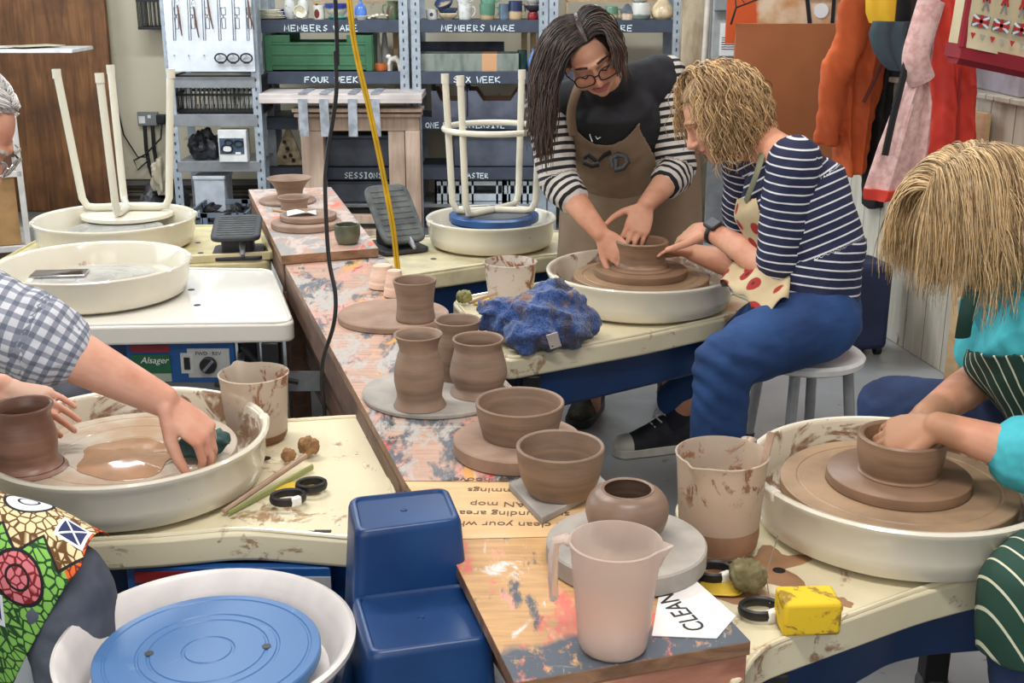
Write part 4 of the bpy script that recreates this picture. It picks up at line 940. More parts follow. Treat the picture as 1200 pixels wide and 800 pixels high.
tag(obj('square_bat',MB().prism([(p.x-c.x,p.y-c.y) for p in sq],0,.014),M['batgrey'],loc=(c.x,c.y,ZB+e),bevel=.002),'square grey tile under the deep clay bowl','bat')
pot('deep clay bowl standing on the square tile',656,575,ZB+.0155,[(37,0),(39.5,4),(46,18),(49.5,34),(51.5,52)],M['clay'],'bowl','bowl',t=.007)
disc('bat','thick grey bat under the round closed pot',734,633,94,ZB+e,.034,M['batgrey'],group=GB)
pot('round closed-in clay pot behind the pale jug',734,628,ZB+.036,[(33,0),(36,3),(44,14),(48.3,29),(46.5,41),(40,50),(33,54),(31.5,54.5)],clay('burnished clay',(132,108,92),.36),t=.006)
# paper sheet CLEAN
pc=[at(764,745,ZB+.001),at(840,748,ZB+.001),at(862,722,ZB+.001),at(815,680,ZB+.001),at(775,680,ZB+.001)]
c=sum(pc,Vector())/5
ps=tag(obj('paper_sign',MB().prism([(p.x-c.x,p.y-c.y) for p in pc],0,.0012),M['paper'],loc=(c.x,c.y,ZB+.0006)),'white paper sign reading CLEAN, beside the pale jug','sign')
pa=at(829,738,ZB); pb_=at(781,689,ZB); d=(pb_-pa); L=d.length
me=text_mesh('CLEAN',.044,M['ink']); o=obj('printed_word',me,None,ps,loc=(pa.x-c.x+.0,pa.y-c.y,.0016),rot=(0,0,math.atan2(d.y,d.x)))
o.scale=(.80,1,1)
# jugs and beakers
def plastic(name,c,rough=.35,alpha=.35,tr=.35):
    k=NT(name,rough,.5); k.color(k.ramp(k.noise(5,4),[(.35,tuple(int(x*.96) for x in c)),(.65,c)]))
    k.b.inputs['Transmission Weight'].default_value=tr; k.b.inputs['IOR'].default_value=1.15
    k.b.inputs['Subsurface Weight'].default_value=.15; k.b.inputs['Subsurface Radius'].default_value=(.02,.015,.012); k.b.inputs['Subsurface Scale'].default_value=.3
    return k
def splashy(name,c,lo=.6,tr=.55,seed=0,rim=.0,band=None):
    k=plastic(name,c,.4,tr=tr); n=k.noise(22,7,(1,1,.7),.7,dist=.8,loc=(seed,0,0)); m=k.mask(n,lo,lo+.05)
    z=k.xyz()[2]
    if rim: m=k.math('MULTIPLY',m,k.mask(z,rim*.55,rim*.8))
    col=k.mix(m,c,(150,108,80))
    if band: col=k.mix(k.mask(k.math('ADD',z,k.math('MULTIPLY',k.noise(8,3),.004)),band,band-.002),col,(158,118,90))
    k.color(col); k.put(k.b.inputs['Transmission Weight'],k.math('MULTIPLY',k.math('SUBTRACT',1.0,m),tr)); return k.mat
def jug(name,label,cat,cx,base,z,rb,rt,hpx,m,spout=None,handle=None,graduations=True):
    p=at(cx,base,z); s=depth(p)/F; ca=math.cos(math.atan2(CH-z, math.hypot(p.x,p.y)))
    Rb,Rt,H=rb*s,rt*s,hpx*s/ca*.985; th=.0028; n=64; mb=MB()
    rows=[(.001,0),(Rb*.86,0),(Rb*.95,.004),(Rb,.012)]+[(Rb+(Rt*.975-Rb)*u,.012+(H-.02)*u) for u in (.2,.4,.6,.8,.93)]+[(Rt,H-.004),(Rt+.001,H),(Rt-.002,H+.001),(Rt*.975-th,H-.008)]+[(Rb-th+(Rt*.975-Rb)*u,.012+(H-.02)*u) for u in (.8,.5,.2,0)]+[(Rb*.9,.006),(.001,.006)]
    mb.lathe(rows,n)
    if spout is not None:
        for i,v in enumerate(mb.v):
            a=math.atan2(v.y,v.x); da=(a-spout+PI)%(2*PI)-PI; r=math.hypot(v.x,v.y)
            if r>Rb*.8 and v.z>H*.72:
                w=max(0,1-abs(da)/.3)**1.3*((v.z-H*.72)/(H*.28))**1.5; q=1+.26*w; v.x*=q; v.y*=q; v.z+=.004*w
    o=tag(obj(name,mb,m,loc=(p.x,p.y,z+.0005)),label,cat)
    if handle is not None:
        hb=MB(); ca_,sa=math.cos(handle),math.sin(handle)
        pts=[(Rt*.98,H-.008),(Rt*1.12,H-.004),(Rt*1.3,H-.008),(Rt*1.36,H-.03),(Rt*1.36,H*.6),(Rt*1.33,H*.40)]
        hb.tube([(ca_*a,sa*a,b) for a,b in pts],[.012,.012,.0125,.0125,.0125,.011],10,flat=.55,up=(-sa,ca_,0)); obj('handle',hb,m,o)
    return o,p,Rb,Rt,H
pk=plastic('pale pink polypropylene',(252,236,226),.38,tr=.72).mat
jug('measuring_jug','pale pink translucent plastic jug in front on the near board','jug',718,757,ZB+e,41,53,118,pk,spout=.05-.35,handle=PI*.93)
o,p,Rb,Rt,H=jug('measuring_jug','clay-smeared plastic jug of brown slip left of the wheel at right','jug',840.5,641,TT+e,45,53,108,splashy('smeared polypropylene',(228,212,194),.56,.6,2,.14),spout=PI*1.28,handle=.9)
obj('slip',MB().lathe([(.001,.007),(Rb*.86,.007),(Rb-.001,.014),(Rb+.0008,.045),(.001,.045)],48),flat('brown slip',(150,110,84),.3),o)
obj('outer_smear',MB().lathe([(Rb+.0002,.012),(Rb+.0028,.03),(Rb+.0026,.05),(Rb+.001,.05)],48),flat('brown slip film',(160,120,94),.35),o)
jug('beaker','clay-smeared plastic beaker beside the wet left wheel','beaker',302,512,TT+e,35,40,75,splashy('stained beaker plastic',(226,212,196),.53,.5,5,.1,.022),spout=2.2)
jug('beaker','splashed white beaker behind the crumpled blue towel','beaker',598,350,TT+e,26,31,44,splashy('stained white beaker',(226,216,206),.53,.35,8,.03))
# phone on the left middle wheel
p=at(70,322,TT+.051); ph=thing('phone','dark phone with a silver edge lying on the left wheel head','phone',(p.x,p.y,TT+.0505),.12)
obj('phone_body',MB().box((0,0,.0045),(.17,.08,.009)),M['chrome'],ph,bevel=.004,seg=3); obj('screen',MB().box((0,0,.0094),(.16,.072,.0006)),flat('dark glass',(30,26,28),.1),ph)
# upturned cream stool, back left
def upturned(name,label,c,z,seat_r,m_seat,m_leg,leg_h,angs,ring=None,spread=.03,thick=.024,cross=True,r=.0125,dish=True):
    t=thing(name,label,'stool',(c[0],c[1],z))
    pr=[(.001,0),(seat_r-.012,0),(seat_r,.006),(seat_r,thick-.006),(seat_r-.01,thick),(.001,thick)]
    s=obj('seat',MB().lathe(pr,48),m_seat,t)
    for i,a in enumerate(angs):
        ca,sa=math.cos(a),math.sin(a); r0=seat_r*.92; r1=r0+spread
        pts=[(-ca*.02,-sa*.02,thick+r)]+[(ca*seat_r*.7,sa*seat_r*.7,thick+r),(ca*r0*.93,sa*r0*.93,thick+r+.006),(ca*(r0+.004),sa*(r0+.004),thick+.05)]
        pts+=[(ca*(r0+.004+(spread)*u),sa*(r0+.004+spread*u),thick+.05+(leg_h-.05)*u) for u in (.3,.65,1)]
        l=obj('leg',MB().tube(pts,r,12),m_leg,t)
        e_=Vector(pts[-1]); obj('foot_tip',MB().tube([e_-Vector((0,0,.03)),e_+Vector((0,0,.004))],r+.002,12),m_leg,l)
    if ring:
        rz,rr=ring; obj('foot_ring',MB().tube([(math.cos(2*PI*q/40)*rr,math.sin(2*PI*q/40)*rr,rz) for q in range(40)],.011,10,closed=True),m_leg,t)
    return t
# cream one: legs seen at px (62,100) (135,95) (146,105) (216,100), seat centre about (147,252)
cs=Vector((at(150,250,TT+.075).x,at(150,250,TT+.075).y))
upturned('stool','upturned cream metal stool standing in the back left wheel tray',cs,TT+.0625,.175,M['ivory'],M['ivory'],.53,[PI*1.03,PI*.62,PI*1.52,-.02],spread=.045,r=.0145)
cb_=Vector((cB.x+.01,cB.y+.01))
upturned('stool','upturned cream stool with a blue padded seat in the back wheel tray',cb_,TT+.0855,.165,duo('blue vinyl seat',(40,84,140),(30,66,118),6,rough=.35),M['ivory'],.5,[PI*1.09,PI*1.25+.1,PI*.30,-.18],ring=(.34,.178),spread=.02,thick=.032)
sd=obj('seat_cover',MB().lathe([(.001,.0325),(.14,.0325),(.138,.0345),(.001,.0345)],40),duo('dusty navy underside',(46,56,66),(86,92,98),9),[o for o in bpy.data.objects if o.get('label','').startswith('upturned cream stool with')][0])
# foot pedals
def pedal(label,p,z,rotz,tilt,m_top):
    t=thing('foot_pedal',label,'foot pedal',(p.x,p.y,z),rotz)
    obj('base',MB().prism(arc_round([(-.09,-.11),(.09,-.11),(.09,.11),(-.09,.11)],.03),0,.014),M['dark'],t,bevel=.003)
    obj('housing',MB().box((0,-.0,.045),(.11,.12,.07)),M['dark'],t,bevel=.012)
    mb=MB(); mb.M=Matrix.Translation((0,0,.095))@Matrix.Rotation(tilt,4,'X'); mb.prism(arc_round([(-.085,-.13),(.085,-.13),(.085,.13),(-.085,.13)],.04),-.01,.01); o=obj('treadle',mb,m_top,t,bevel=.006)
    rb=MB(); rb.M=mb.M
    for i in range(9): rb.box((0,-.1+i*.025,.0105),(.13,.008,.003))
    obj('tread_rib',rb,M['rubber'],o)
    obj('cable_gland',MB().tube([(.02,-.06,.05),(.02,-.085,.045),(.022,-.12,.02)],[.012,.012,.007],10),M['greymetal'],t); return t
p=at(280,298,TT); pedal('black foot pedal parked on the back left wheel table',p,TT+.001,.15,.12,M['dark'])
p=at(463,292,TT); t=pedal('grey ribbed foot pedal tilted up on the back wheel table',p+Vector((0,.02,0)),TT+.001,.5,.75,M['rubber'])
for ch in t.children:
    if ch.name.startswith('treadle'): ch.location=(0,0,.03)
# towel
k=NT('blue towelling',.95); n=k.noise(9,4); col=k.ramp(k.noise(150,3),[(.35,(30,56,112)),(.65,(64,98,160))]); col=k.mix(k.mask(n,.50,.60),col,(50,48,70)); m_=k.math('MULTIPLY',k.mask(k.noise(7,6,loc=(2,1,0)),.56,.62),k.mask(k.noise(60,4),.42,.52)); col=k.mix(m_,col,(140,112,100)); k.color(col); k.bump(k.noise(160,3),1,.006); k.b.inputs['Sheen Weight'].default_value=.4; TOWEL=k.mat
tb=MB(); c0=at(627,410,TT)
def lump(p,r,R=None,seed=0): tb.ball(p,r,22,14,R,wob=.5,seed=seed)
lump((.02,.06,.075),(.13,.10,.085),seed=1); lump((-.07,.12,.06),(.10,.07,.055),Matrix.Rotation(.5,3,'Z'),2); lump((.06,.12,.10),(.10,.09,.075),seed=3); lump((.10,.04,.05),(.075,.08,.055),seed=4); lump((-.01,-.01,.05),(.085,.07,.055),seed=5); lump((-.11,.09,.105),(.07,.04,.03),Matrix.Rotation(.3,3,'Z'),6); lump((.12,.12,.05),(.09,.07,.05),seed=8)
TWL=(tb,c0)
def remeshed(name,mb,mats,voxel,smooth=6,parent=None,loc=(0,0,0),disp=None,clampz=None):
    me=mkmesh('tmp',mb,[],0); o=bpy.data.objects.new('tmp',me); COL.objects.link(o)
    r=o.modifiers.new('r','REMESH'); r.mode='VOXEL'; r.voxel_size=voxel; r.adaptivity=0
    if smooth: q=o.modifiers.new('s','SMOOTH'); q.factor=.5; q.iterations=smooth
    dg=bpy.context.evaluated_depsgraph_get(); m2=bpy.data.meshes.new_from_object(o.evaluated_get(dg)); bpy.data.objects.remove(o); bpy.data.meshes.remove(me)
    m2.name=name
    if disp or clampz is not None:
        nrm=[v.normal.copy() for v in m2.vertices]
        for v,nn in zip(m2.vertices,nrm):
            if disp: v.co+=nn*disp(v.co)
            if clampz is not None and v.co.z<clampz: v.co.z=clampz
    m2.materials.clear()
    for m in (mats if isinstance(mats,(list,tuple)) else [mats]): m2.materials.append(m)
    m2.polygons.foreach_set('use_smooth',[True]*len(m2.polygons)); m2.update()
    if parent=='mesh': return m2
    return obj(name,m2,None,parent,loc=loc)
def fold(co):
    return .010*math.sin(co.x*75+math.sin(co.y*40)*2+co.z*30)*(.4+.6*mnoise.noise(co*9)) + .004*mnoise.noise(co*60)+.0022*mnoise.noise(co*230)
tag(remeshed('towel',tb,TOWEL,.006,4,loc=(c0.x,c0.y,TT+.0),disp=fold,clampz=.0015),'crumpled blue towel smeared with clay on the middle wheel table','towel')
o=bpy.data.objects['towel']; o.location.z=TT+.0008; o.scale=(.86,.86,.9)
obj('care_tag',MB().box((0,0,0),(.035,.003,.05),ry=-.3,rx=.3),flat('tag',(210,196,190),.7),o,loc=(.055,-.075,.05))
# sponges, kidneys, sticks, toggles
def sponge(name,label,p,r,m,z,seed=0,lobes=5,sq=.85):
    mb=MB(); rnd=random.Random(seed)
    mb.ball((0,0,r*sq),(r*.8,r*.8,r*sq*.9),16,10,wob=.3,seed=seed)
    for i in range(lobes):
        a=2*PI*i/lobes+rnd.uniform(-.2,.2); mb.ball((math.cos(a)*r*.45,math.sin(a)*r*.45,r*sq),(r*.55,r*.55,r*sq*.85),12,8,wob=.35,seed=seed+i)
    return tag(remeshed(name,mb,m,r*.09,3,loc=(p.x,p.y,z),disp=lambda c:.002*mnoise.noise(c*160),clampz=0.0),label,'sponge')
def toggle(label,p,z,rotz=0,s=1.0,two=False,R=.024,h=.02):
    t=thing('wire_cutter',label,'wire cutter',(p.x,p.y,z),rotz)
    mb=MB().tube([(math.cos(2*PI*q/24)*R*1.25*s,math.sin(2*PI*q/24)*R*s,h*.5) for q in range(24)],h*.45,8,closed=True,flat=.55)
    obj('handle',mb,M['black'],t)
    if two:
        mb=MB().tube([(.05+math.cos(2*PI*q/24)*R*1.1*s,.045+math.sin(2*PI*q/24)*R*.9*s,h*.5) for q in range(24)],h*.45,8,closed=True,flat=.55); obj('handle',mb,M['black'],t)
    obj('label_band',MB().box((R*.5*s,-R*.88*s,h*.5),(.02,.012,h*.9),rz=.35),M['white'],t,bevel=.003)
    return t
def wire(t,pts): obj('wire',MB().tube(pts,.0009,5),M['chrome'],t)
# right table
p=at(875,692,TT); sponge('sponge','rounded grey-green sponge beside the slip jug',p,.032,M['sponge_g'],TT+.0006,3)
p=at(836,676,TT); toggle('black loop handled wire cutter half under the slip jug',p,TT+.0005,.2)
p=at(890,720,TT); t=toggle('black loop wire cutter in front of the yellow sponge',p,TT+.0005,.15); q=at(922,676,TT)-p; wire(t,[(.02,.01,.012),(q.x*.5,q.y*.5+.01,.03),(q.x+.01,q.y+.02,.06)])
kb=MB().prism(arc_round([(-.035,-.02),(.03,-.028),(.045,.01),(.0,.03),(-.03,.02)],.02),0,.003); p=at(843,690,TT); tag(obj('rubber_kidney',kb,M['yellow'],loc=(p.x,p.y,TT+.0006),bevel=.001),'thin yellow kidney scraper beside the grey-green sponge','scraper')
p=at(948,742,TT); yb=MB().box((0,0,.028),(.088,.06,.055)); tag(obj('sponge',yb,M['sponge_y'],loc=(p.x+.0,p.y-.0+.018,TT+.0008),rot=(0,0,.05),bevel=.006,seg=3),'rectangular yellow sponge at the table edge under the right wheel','sponge')
# stick leaning in front of the jug
a=at(869,655,TT+.006); b=ay(904,506,a.y+.05); tag(obj('modelling_stick',MB().tube([a,a*.5+b*.5,b],[.0045,.005,.007],8,flat=.6),M['stick']),'long clay-grey stick leaning between the slip jug and the right tray','stick')
sm=MB()
for (px,py,r,sd) in ((858,682,.055,1),(905,662,.06,2),(930,712,.03,3),(985,705,.022,4)):
    p=at(px,py,TT)-Vector((cR.x,cR.y,0)); sm2=MB().lathe([(.001,0),(r,0),(r*.97,.0005),(.001,.0006)],36,c=(p.x,p.y,TT-.0038),wob=1.1,seed=sd*3); obj('dried_slip',sm2,flat('dried slip',(166,126,92),.7) if sd==1 else bpy.data.materials['dried slip'],wR)
# left table
p=at(362,533,TT); sponge('sponge','knobbly brown sponge at the right end of the left sticks',p,.024,M['sponge_b'],TT+.0006,8,4); p=at(338,541,TT); sponge('sponge','small pale brown sponge left of the knobbly sponge',p,.017,M['sponge_b'],TT+.0006,11,3)
a=at(262,599,TT+.008); b=at(358,534,TT+.03); tag(obj('modelling_stick',MB().tube([a,b],[.005,.006],8),M['stick']),'pinkish grey stick ending in the knobbly brown sponge','stick')
a=at(268,601,TT+.005); b=at(366,547,TT+.006); tag(obj('bamboo_tool',MB().tube([a,b],[.005,.007],8,flat=.5),flat('green bamboo',(152,160,96),.5)),'green bamboo tool lying under the pinkish stick','tool')
kb=MB().prism(arc_round([(-.05,-.02),(.045,-.03),(.05,.02),(.02,.035),(-.02,.02)],.02),0,.003); p=at(343,571,TT); tag(obj('rubber_kidney',kb,M['yellow'],loc=(p.x+.01,p.y,TT+.0006),bevel=.001),'yellow kidney scraper on the left wheel table','scraper')
p=at(338,591,TT); toggle('pair of black loop handles of a wire cutter on the left table',p,TT+.0045,.3,two=True)
# sponge stick on the middle table
p=at(544,356,TT); sponge('sponge','green sponge on a stick left of the splashed beaker',p,.026,duo('green sponge',(110,112,60),(150,146,92),30,bump=.8),TT+.0006,21,4)
a=at(550,355,TT+.02); b=at(582,343,TT+.035); tag(obj('modelling_stick',MB().tube([a,b],.005,8),M['stick']),'thin stick stuck in the green sponge','stick')
kb=MB().prism(arc_round([(-.04,-.03),(.04,-.03),(.04,.03),(-.03,.03)],.02),0,.003); p=at(577,354,TT); tag(obj('rubber_kidney',kb,M['yellow'],loc=(p.x-.02,p.y,TT+.0006)),'yellow kidney scraper by the splashed beaker','scraper')
# clay on the wheels
def onwheel(t,c,hw,cy,z0,th,m,label):
    p=Vector((c[0],c[1],z0+th)); R=hw*depth(p)/F
    return tag(obj('bat',MB().lathe([(.001,0),(R,0),(R+.001,.002),(R,th-.002),(R-.003,th),(.001,th)],56),m,loc=(c[0],c[1],z0+e)),label,'bat'),R
hzR=TT+.078; onwheel(wR,cR,82,0,hzR,.02,M['claywet'],'wet round bat spinning on the right wheel head')
pot('low wet clay bowl being shaped by the woman in the striped apron',1041,551,hzR+.0215,[(47,0),(44,2),(47,10),(49.5,24),(50,41)],M['claywet'],'bowl','bowl',t=.011)
o=[q for q in bpy.data.objects if q.get('label','').startswith('low wet clay bowl')][0]; o.location.x=cR.x; o.location.y=cR.y
hzM=TT+.085; onwheel(wM,cM,54,0,hzM,.022,M['claywet'],'wet round bat on the middle wheel head')
pm=pot('wet clay pot under the two women\'s hands on the middle wheel',752,318,hzM+.0235,[(38,0),(33,2.5),(29,6),(28.5,14),(29.5,22),(31.5,31)],M['claywet'],t=.012); pm.location.x=cM.x; pm.location.y=cM.y
hzF=TT+.07; pm=pot('bulbous wet clay pot in the left wheel tray, held by the grey-haired man',34,548,hzF+.0008,[(44,0),(40,3),(34.5,9),(33.5,16),(35.5,30),(35,42),(31.5,57),(31.5,64),(35.5,73)],clay('dark wet clay',(138,104,88),.35),t=.007)
# slip puddle and water on the left wheel head
tag(obj('slip_puddle',MB().lathe([(.001,0),(.10,0),(.098,.0012),(.001,.0015)],40,wob=.5,seed=3),flat('thin slip',(176,136,104),.12),loc=(cF.x+.02,cF.y-.045,hzF+.0006)),'thin brown slip puddle on the wet left wheel head','slip')
gs=MB(); gs.ball((0,0,.022),(.045,.03,.024),18,12,wob=.7,seed=2); gs.ball((.03,.01,.03),(.03,.025,.02),14,9,wob=.6,seed=4); gs.ball((-.03,-.005,.02),(.025,.02,.018),14,9,wob=.6,seed=6)
GSP=at(234,536,hzF); tag(remeshed('sponge',gs,duo('dark green sponge',(24,56,54),(46,84,80),14,bump=.5),.004,3,loc=(GSP.x,GSP.y,hzF+.0008),clampz=0),'dark green sponge wiping the left wheel head under the man\'s hand','sponge')
# ------------------------------------------------------------------ seated woman's stool and a copy for the woman at right
def stool(label,c,zs,rotz):
    t=thing('stool',label,'stool',(c[0],c[1],0),rotz)
    obj('seat',MB().lathe([(.001,zs-.03),(.14,zs-.03),(.155,zs-.022),(.158,zs-.008),(.15,zs),(.12,zs-.002),(.001,zs-.006)],48),M['white'],t)
    lm=flat('grey aluminium',(168,170,170),.35,.5)
    for a in (.785,2.356,3.927,5.498):
        ca,sa=math.cos(a),math.sin(a); P=lambda u:(ca*(.115+.05*u),sa*(.115+.05*u),(zs-.03)*(1-u))
        l=obj('leg',MB().tube([P(0),P(.55)],.0145,12),lm,t); obj('leg_tube',MB().tube([P(.5),P(.97)],.0115,12),lm,l)
        obj('collar',MB().tube([P(.5),P(.56)],.0175,12),M['dark'],l); obj('foot_tip',MB().tube([P(.95),P(1)],.017,12),M['rubber'],l)
        hb=MB()
        for u in (.62,.68,.74,.8,.86): c_=Vector(P(u)); hb.ball(c_+Vector((ca*.004,-abs(sa)*.0+(-.0105),0)),(.003,.003,.003),6,4)
        obj('pin_hole',hb,M['black'],l)
    return t
cS=Vector((.79,3.07)); stool('white-seated stool with grey adjustable legs under the curly-haired woman',cS,.485,.35)
# ------------------------------------------------------------------ hanging cables
def cable(name,label,pts,r,m,y):
    P=[ay(a,b,yy) for a,b,yy in pts]; return tag(obj(name,MB().tube([tuple(x) for x in smooth3(P)],r,8),m),label,'cable')
def smooth3(P,k=6):
    out=[]; n=len(P)
    for i in range(n-1):
        p0,p1,p2,p3=P[max(i-1,0)],P[i],P[i+1],P[min(i+2,n-1)]
        for q in range(k):
            t=q/k; out.append(.5*((2*p1)+(p2-p0)*t+(2*p0-5*p1+4*p2-p3)*t*t+(-p0+3*p1-3*p2+p3)*t**3))
    out.append(P[-1]); return out
def up(p,z=2.89): return Vector((p.x,p.y,z))
pts=[ay(393,0,2.75),ay(393,60,2.75),ay(394,110,2.74),ay(384,180,2.72),ay(381,220,2.7),ay(385,300,2.66),ay(393,345,2.63),ay(391,380,2.61),ay(379,420,2.6),ay(377,450,2.6),ay(380,484,2.6)]
d_=pts[-1]; pts=[up(pts[0])]+pts+[Vector((d_.x-.01,d_.y+.02,.25)),Vector((d_.x-.08,d_.y+.1,.02))]
tag(obj('power_cable',MB().tube(smooth3(pts),.0048,8),M['black']),'black power cable hanging from the ceiling past the long board','cable')
pts=[ay(409,0,3.45),ay(417,60,3.45),ay(431,120,3.45),ay(442,170,3.45),ay(452,220,3.44),ay(461,270,3.43),ay(467,322,3.42)]; e_=pts[-1]
pts=[Vector((pts[0].x-.09,pts[0].y+.02,2.89)),Vector((pts[0].x-.035,pts[0].y+.01,pts[0].z+.5))]+pts+[Vector((e_.x+.03,e_.y-.01,.4)),Vector((e_.x+.05,e_.y,.03))]
ym=flat('yellow cable sheath',(206,164,30),.4)
yc=thing('extension_cable','doubled yellow cable hanging from the ceiling behind the straight-waisted pot','cable',pts[1])
P3=smooth3(pts)
for s in (-.004,.004): obj('strand',MB().tube([tuple(p-pts[1]+Vector((s,0,0))) for p in P3],.0042,8),ym,yc)
# ------------------------------------------------------------------ coats on the right
def cloth(name,c1,c2=None,scale=4,bump=.4,rough=.8): return duo(name,tuple(int(x*.86) for x in c1),c2 or c1,scale,.35,.65,rough,bump=bump,bdist=.006)
def drape(rows,thick,folds=5,amp=.02,seed=0,segs=40):
    """hanging garment: rows of (z, xl, xr, y) -> closed lofted bag with vertical folds"""
    secs=[]
    for (z,xl,xr,y) in rows:
        ring=[]; w=(xr-xl)/2; cx=(xl+xr)/2
        for j in range(segs):
            a=2*PI*j/segs; f=1+amp/thick*math.sin(folds*a+seed+z*2.2)+.5*amp/thick*math.sin(folds*2.3*a+z*5+seed*2)
            ring.append((cx+w*math.cos(a)*(1+.03*math.sin(3*a+z*4)),y+thick*math.sin(a)*f,z))
        secs.append(ring)
    return MB().loft(secs)
def coat(label,pxrows,y,thick,m,name='coat',folds=6,amp=.022,seed=0,extra=None,zt=1.75,wr=.012):
    R=[]
    for (py,l,r) in pxrows:
        a=ay(l,py,y); b=ay(r,py,y); R.append((a.z,a.x,b.x,y))
    z,xl,xr,_=R[0]; cx=(xl+xr)/2; R=[(zt,cx-.04,cx+.04,y),(zt-.06,cx-(cx-xl)*.5,cx+(xr-cx)*.5,y)]+R if zt>z+.1 else R
    dense=[]
    for i in range(len(R)-1):
        for q in range(5):
            t=q/5; dense.append(tuple(R[i][k]*(1-t)+R[i+1][k]*t for k in range(4)))
    dense.append(R[-1])
    t=thing(name,label,'coat',((R[-1][1]+R[-1][2])/2,y,R[-1][0])); b=t.location.copy()
    mb=drape(dense,thick,folds,amp,seed)
    if extra: extra(mb)
    mb.v=[v-b for v in mb.v]
    def d(co): return wr*mnoise.noise(Vector((co.x*16+seed,co.y*16,co.z*5+co.x*9)))+wr*.5*mnoise.noise(Vector((co.x*40+co.z*22,co.y*30,co.z*14+seed)))
    remeshed('body',mb,m,.009,3,t,disp=d)
    obj('hanging_loop',MB().tube([(cx-b.x,0,zt-b.z),(cx-b.x,.02,zt-b.z+.05),(cx-b.x,.04,zt-b.z)],.005,6),M['black'],t)
    return t,b
oc=cloth('rust orange canvas',(196,84,36),(206,96,44)); t,b=coat('rust orange canvas jacket hanging beside the hardboard panel',[(-10,990,1050),(60,978,1040),(95,970,1034),(150,972,1022),(203,978,1012)],4.95,.08,oc,'jacket',7,.02,1,extra=lambda mb:mb.tube(smooth3([ay(1008,-10,4.88),ay(994,50,4.87),ay(976,95,4.86),ay(975,130,4.87),ay(967,170,4.88)]),[.065]*12+[.058]*8+[.05]*5,14,flat=.6))
obj('zip',MB().tube([tuple(ay(x,y,4.84)-b) for x,y in ((1036,70),(1024,95),(1012,120))],.008,6),flat('dark rust',(96,36,22),.6),t)
yj=thing('jacket','yellow and black jacket with a slate hood, hung between the orange and red coats','coat',ay(1045,85,4.6)); b=yj.location
mb=drape([(ay(0,y,4.6).z,ay(l,y,4.6).x,ay(r,y,4.6).x,4.6) for y,l,r in ((-40,1020,1090),(0,1016,1088),(15,1016,1086),(27,1020,1082))],.07,5,.012,2); mb.v=[v-b for v in mb.v]
k=NT('yellow black panels',.6); x=k.xyz(); k.color(k.mix(k.mask(x[0],ay(1041,20,4.6).x-b.x,ay(1041,20,4.6).x-b.x+.004),(226,176,24),(24,22,24))); obj('body',mb,k.mat,yj)
mb=drape([(ay(0,y,4.52).z,ay(l,y,4.52).x,ay(r,y,4.52).x,4.52) for y,l,r in ((25,1024,1078),(40,1019,1076),(60,1024,1072),(75,1034,1068),(82,1042,1062))],.075,4,.012,4); mb.v=[v-b for v in mb.v]; obj('hood',mb,cloth('slate hood cloth',(60,76,86)),yj)
dk=cloth('black fabric',(22,21,24),(34,32,36)); t,b=coat('long black coat hanging behind the pink lined coat',[(20,1030,1095),(100,1018,1080),(160,1012,1062),(240,1008,1048)],5.0,.08,dk,folds=7,amp=.02,seed=3)
pkm=duo('pink speckled lining',(206,160,156),(228,192,186),40,rough=.8); rdm=cloth('bright red cloth',(222,60,44),(236,72,54))
t,b=coat('bright red coat with its pink lining turned out, right end of the row',[(-20,1080,1150),(30,1085,1142),(100,1090,1141),(150,1090,1143),(215,1078,1140)],4.12,.075,rdm,folds=6,amp=.018,seed=5)
mb=drape([(ay(0,y,4.02).z,ay(l,y,4.02).x,ay(r,y,4.02).x,4.02) for y,l,r in ((-10,1082,1102),(20,1076,1096),(60,1070,1092),(90,1066,1086),(120,1050,1092),(170,1030,1088),(222,1012,1078))],.04,4,.014,7); mb.v=[v-b for v in mb.v]; obj('lining',mb,pkm,t)
mb=drape([(ay(0,y,4.005).z,ay(l,y,4.005).x,ay(r,y,4.005).x,4.005) for y,l,r in ((221,1012,1078),(228,1011,1074),(233,1012,1062))],.045,4,.014,7); mb.v=[v-b for v in mb.v]; obj('hem',mb,rdm,t)
obj('zip',MB().tube([tuple(ay(x,y,3.965)-b) for x,y in ((1063,70),(1056,100),(1046,140),(1037,182))],.012,6,flat=.5),M['black'],t)
obj('front_seam',MB().tube([tuple(ay(x,y,4.035)-b) for x,y in ((1125,80),(1122,150),(1118,205))],.004,5),flat('dark red seam',(150,34,30),.7),t)
obj('sleeve',MB().tube([tuple(q-b) for q in smooth3([ay(1092,0,3.985),ay(1080,40,3.975),ay(1073,70,3.97),ay(1080,95,3.985)])],[.045]*19,12,flat=.6),pkm,t)
# peg rail the coats hang on
rl=thing('coat_rail','dark coat rail with pegs above the row of coats','coat rail',(1.62,4.5,1.76)); obj('rail',MB().beam((-.10,.66,0),(.17,-1.45,0),.03,.08),M['darkwood'],rl)
# dark suitcase and stool leg on the floor
p=at(1020,418,0); sc_=thing('suitcase','dark navy wheeled suitcase standing against the boarding','suitcase',(1.36,4.62,0),.2)
obj('shell',MB().box((0,0,.20),(.24,.2,.35)),duo('navy suitcase',(30,40,72),(40,52,90),5,rough=.5),sc_,bevel=.025,seg=3); obj('pull_handle',MB().tube([(-.06,.05,.36),(-.06,.05,.44),(.06,.05,.44),(.06,.05,.36)],.012,8),M['greymetal'],sc_)
for sx in (-.09,.09):
    for sy2 in (-.07,.07): obj('wheel',MB().tube([(sx-.012,sy2,.02),(sx+.012,sy2,.02)],.02,12),M['black'],sc_)
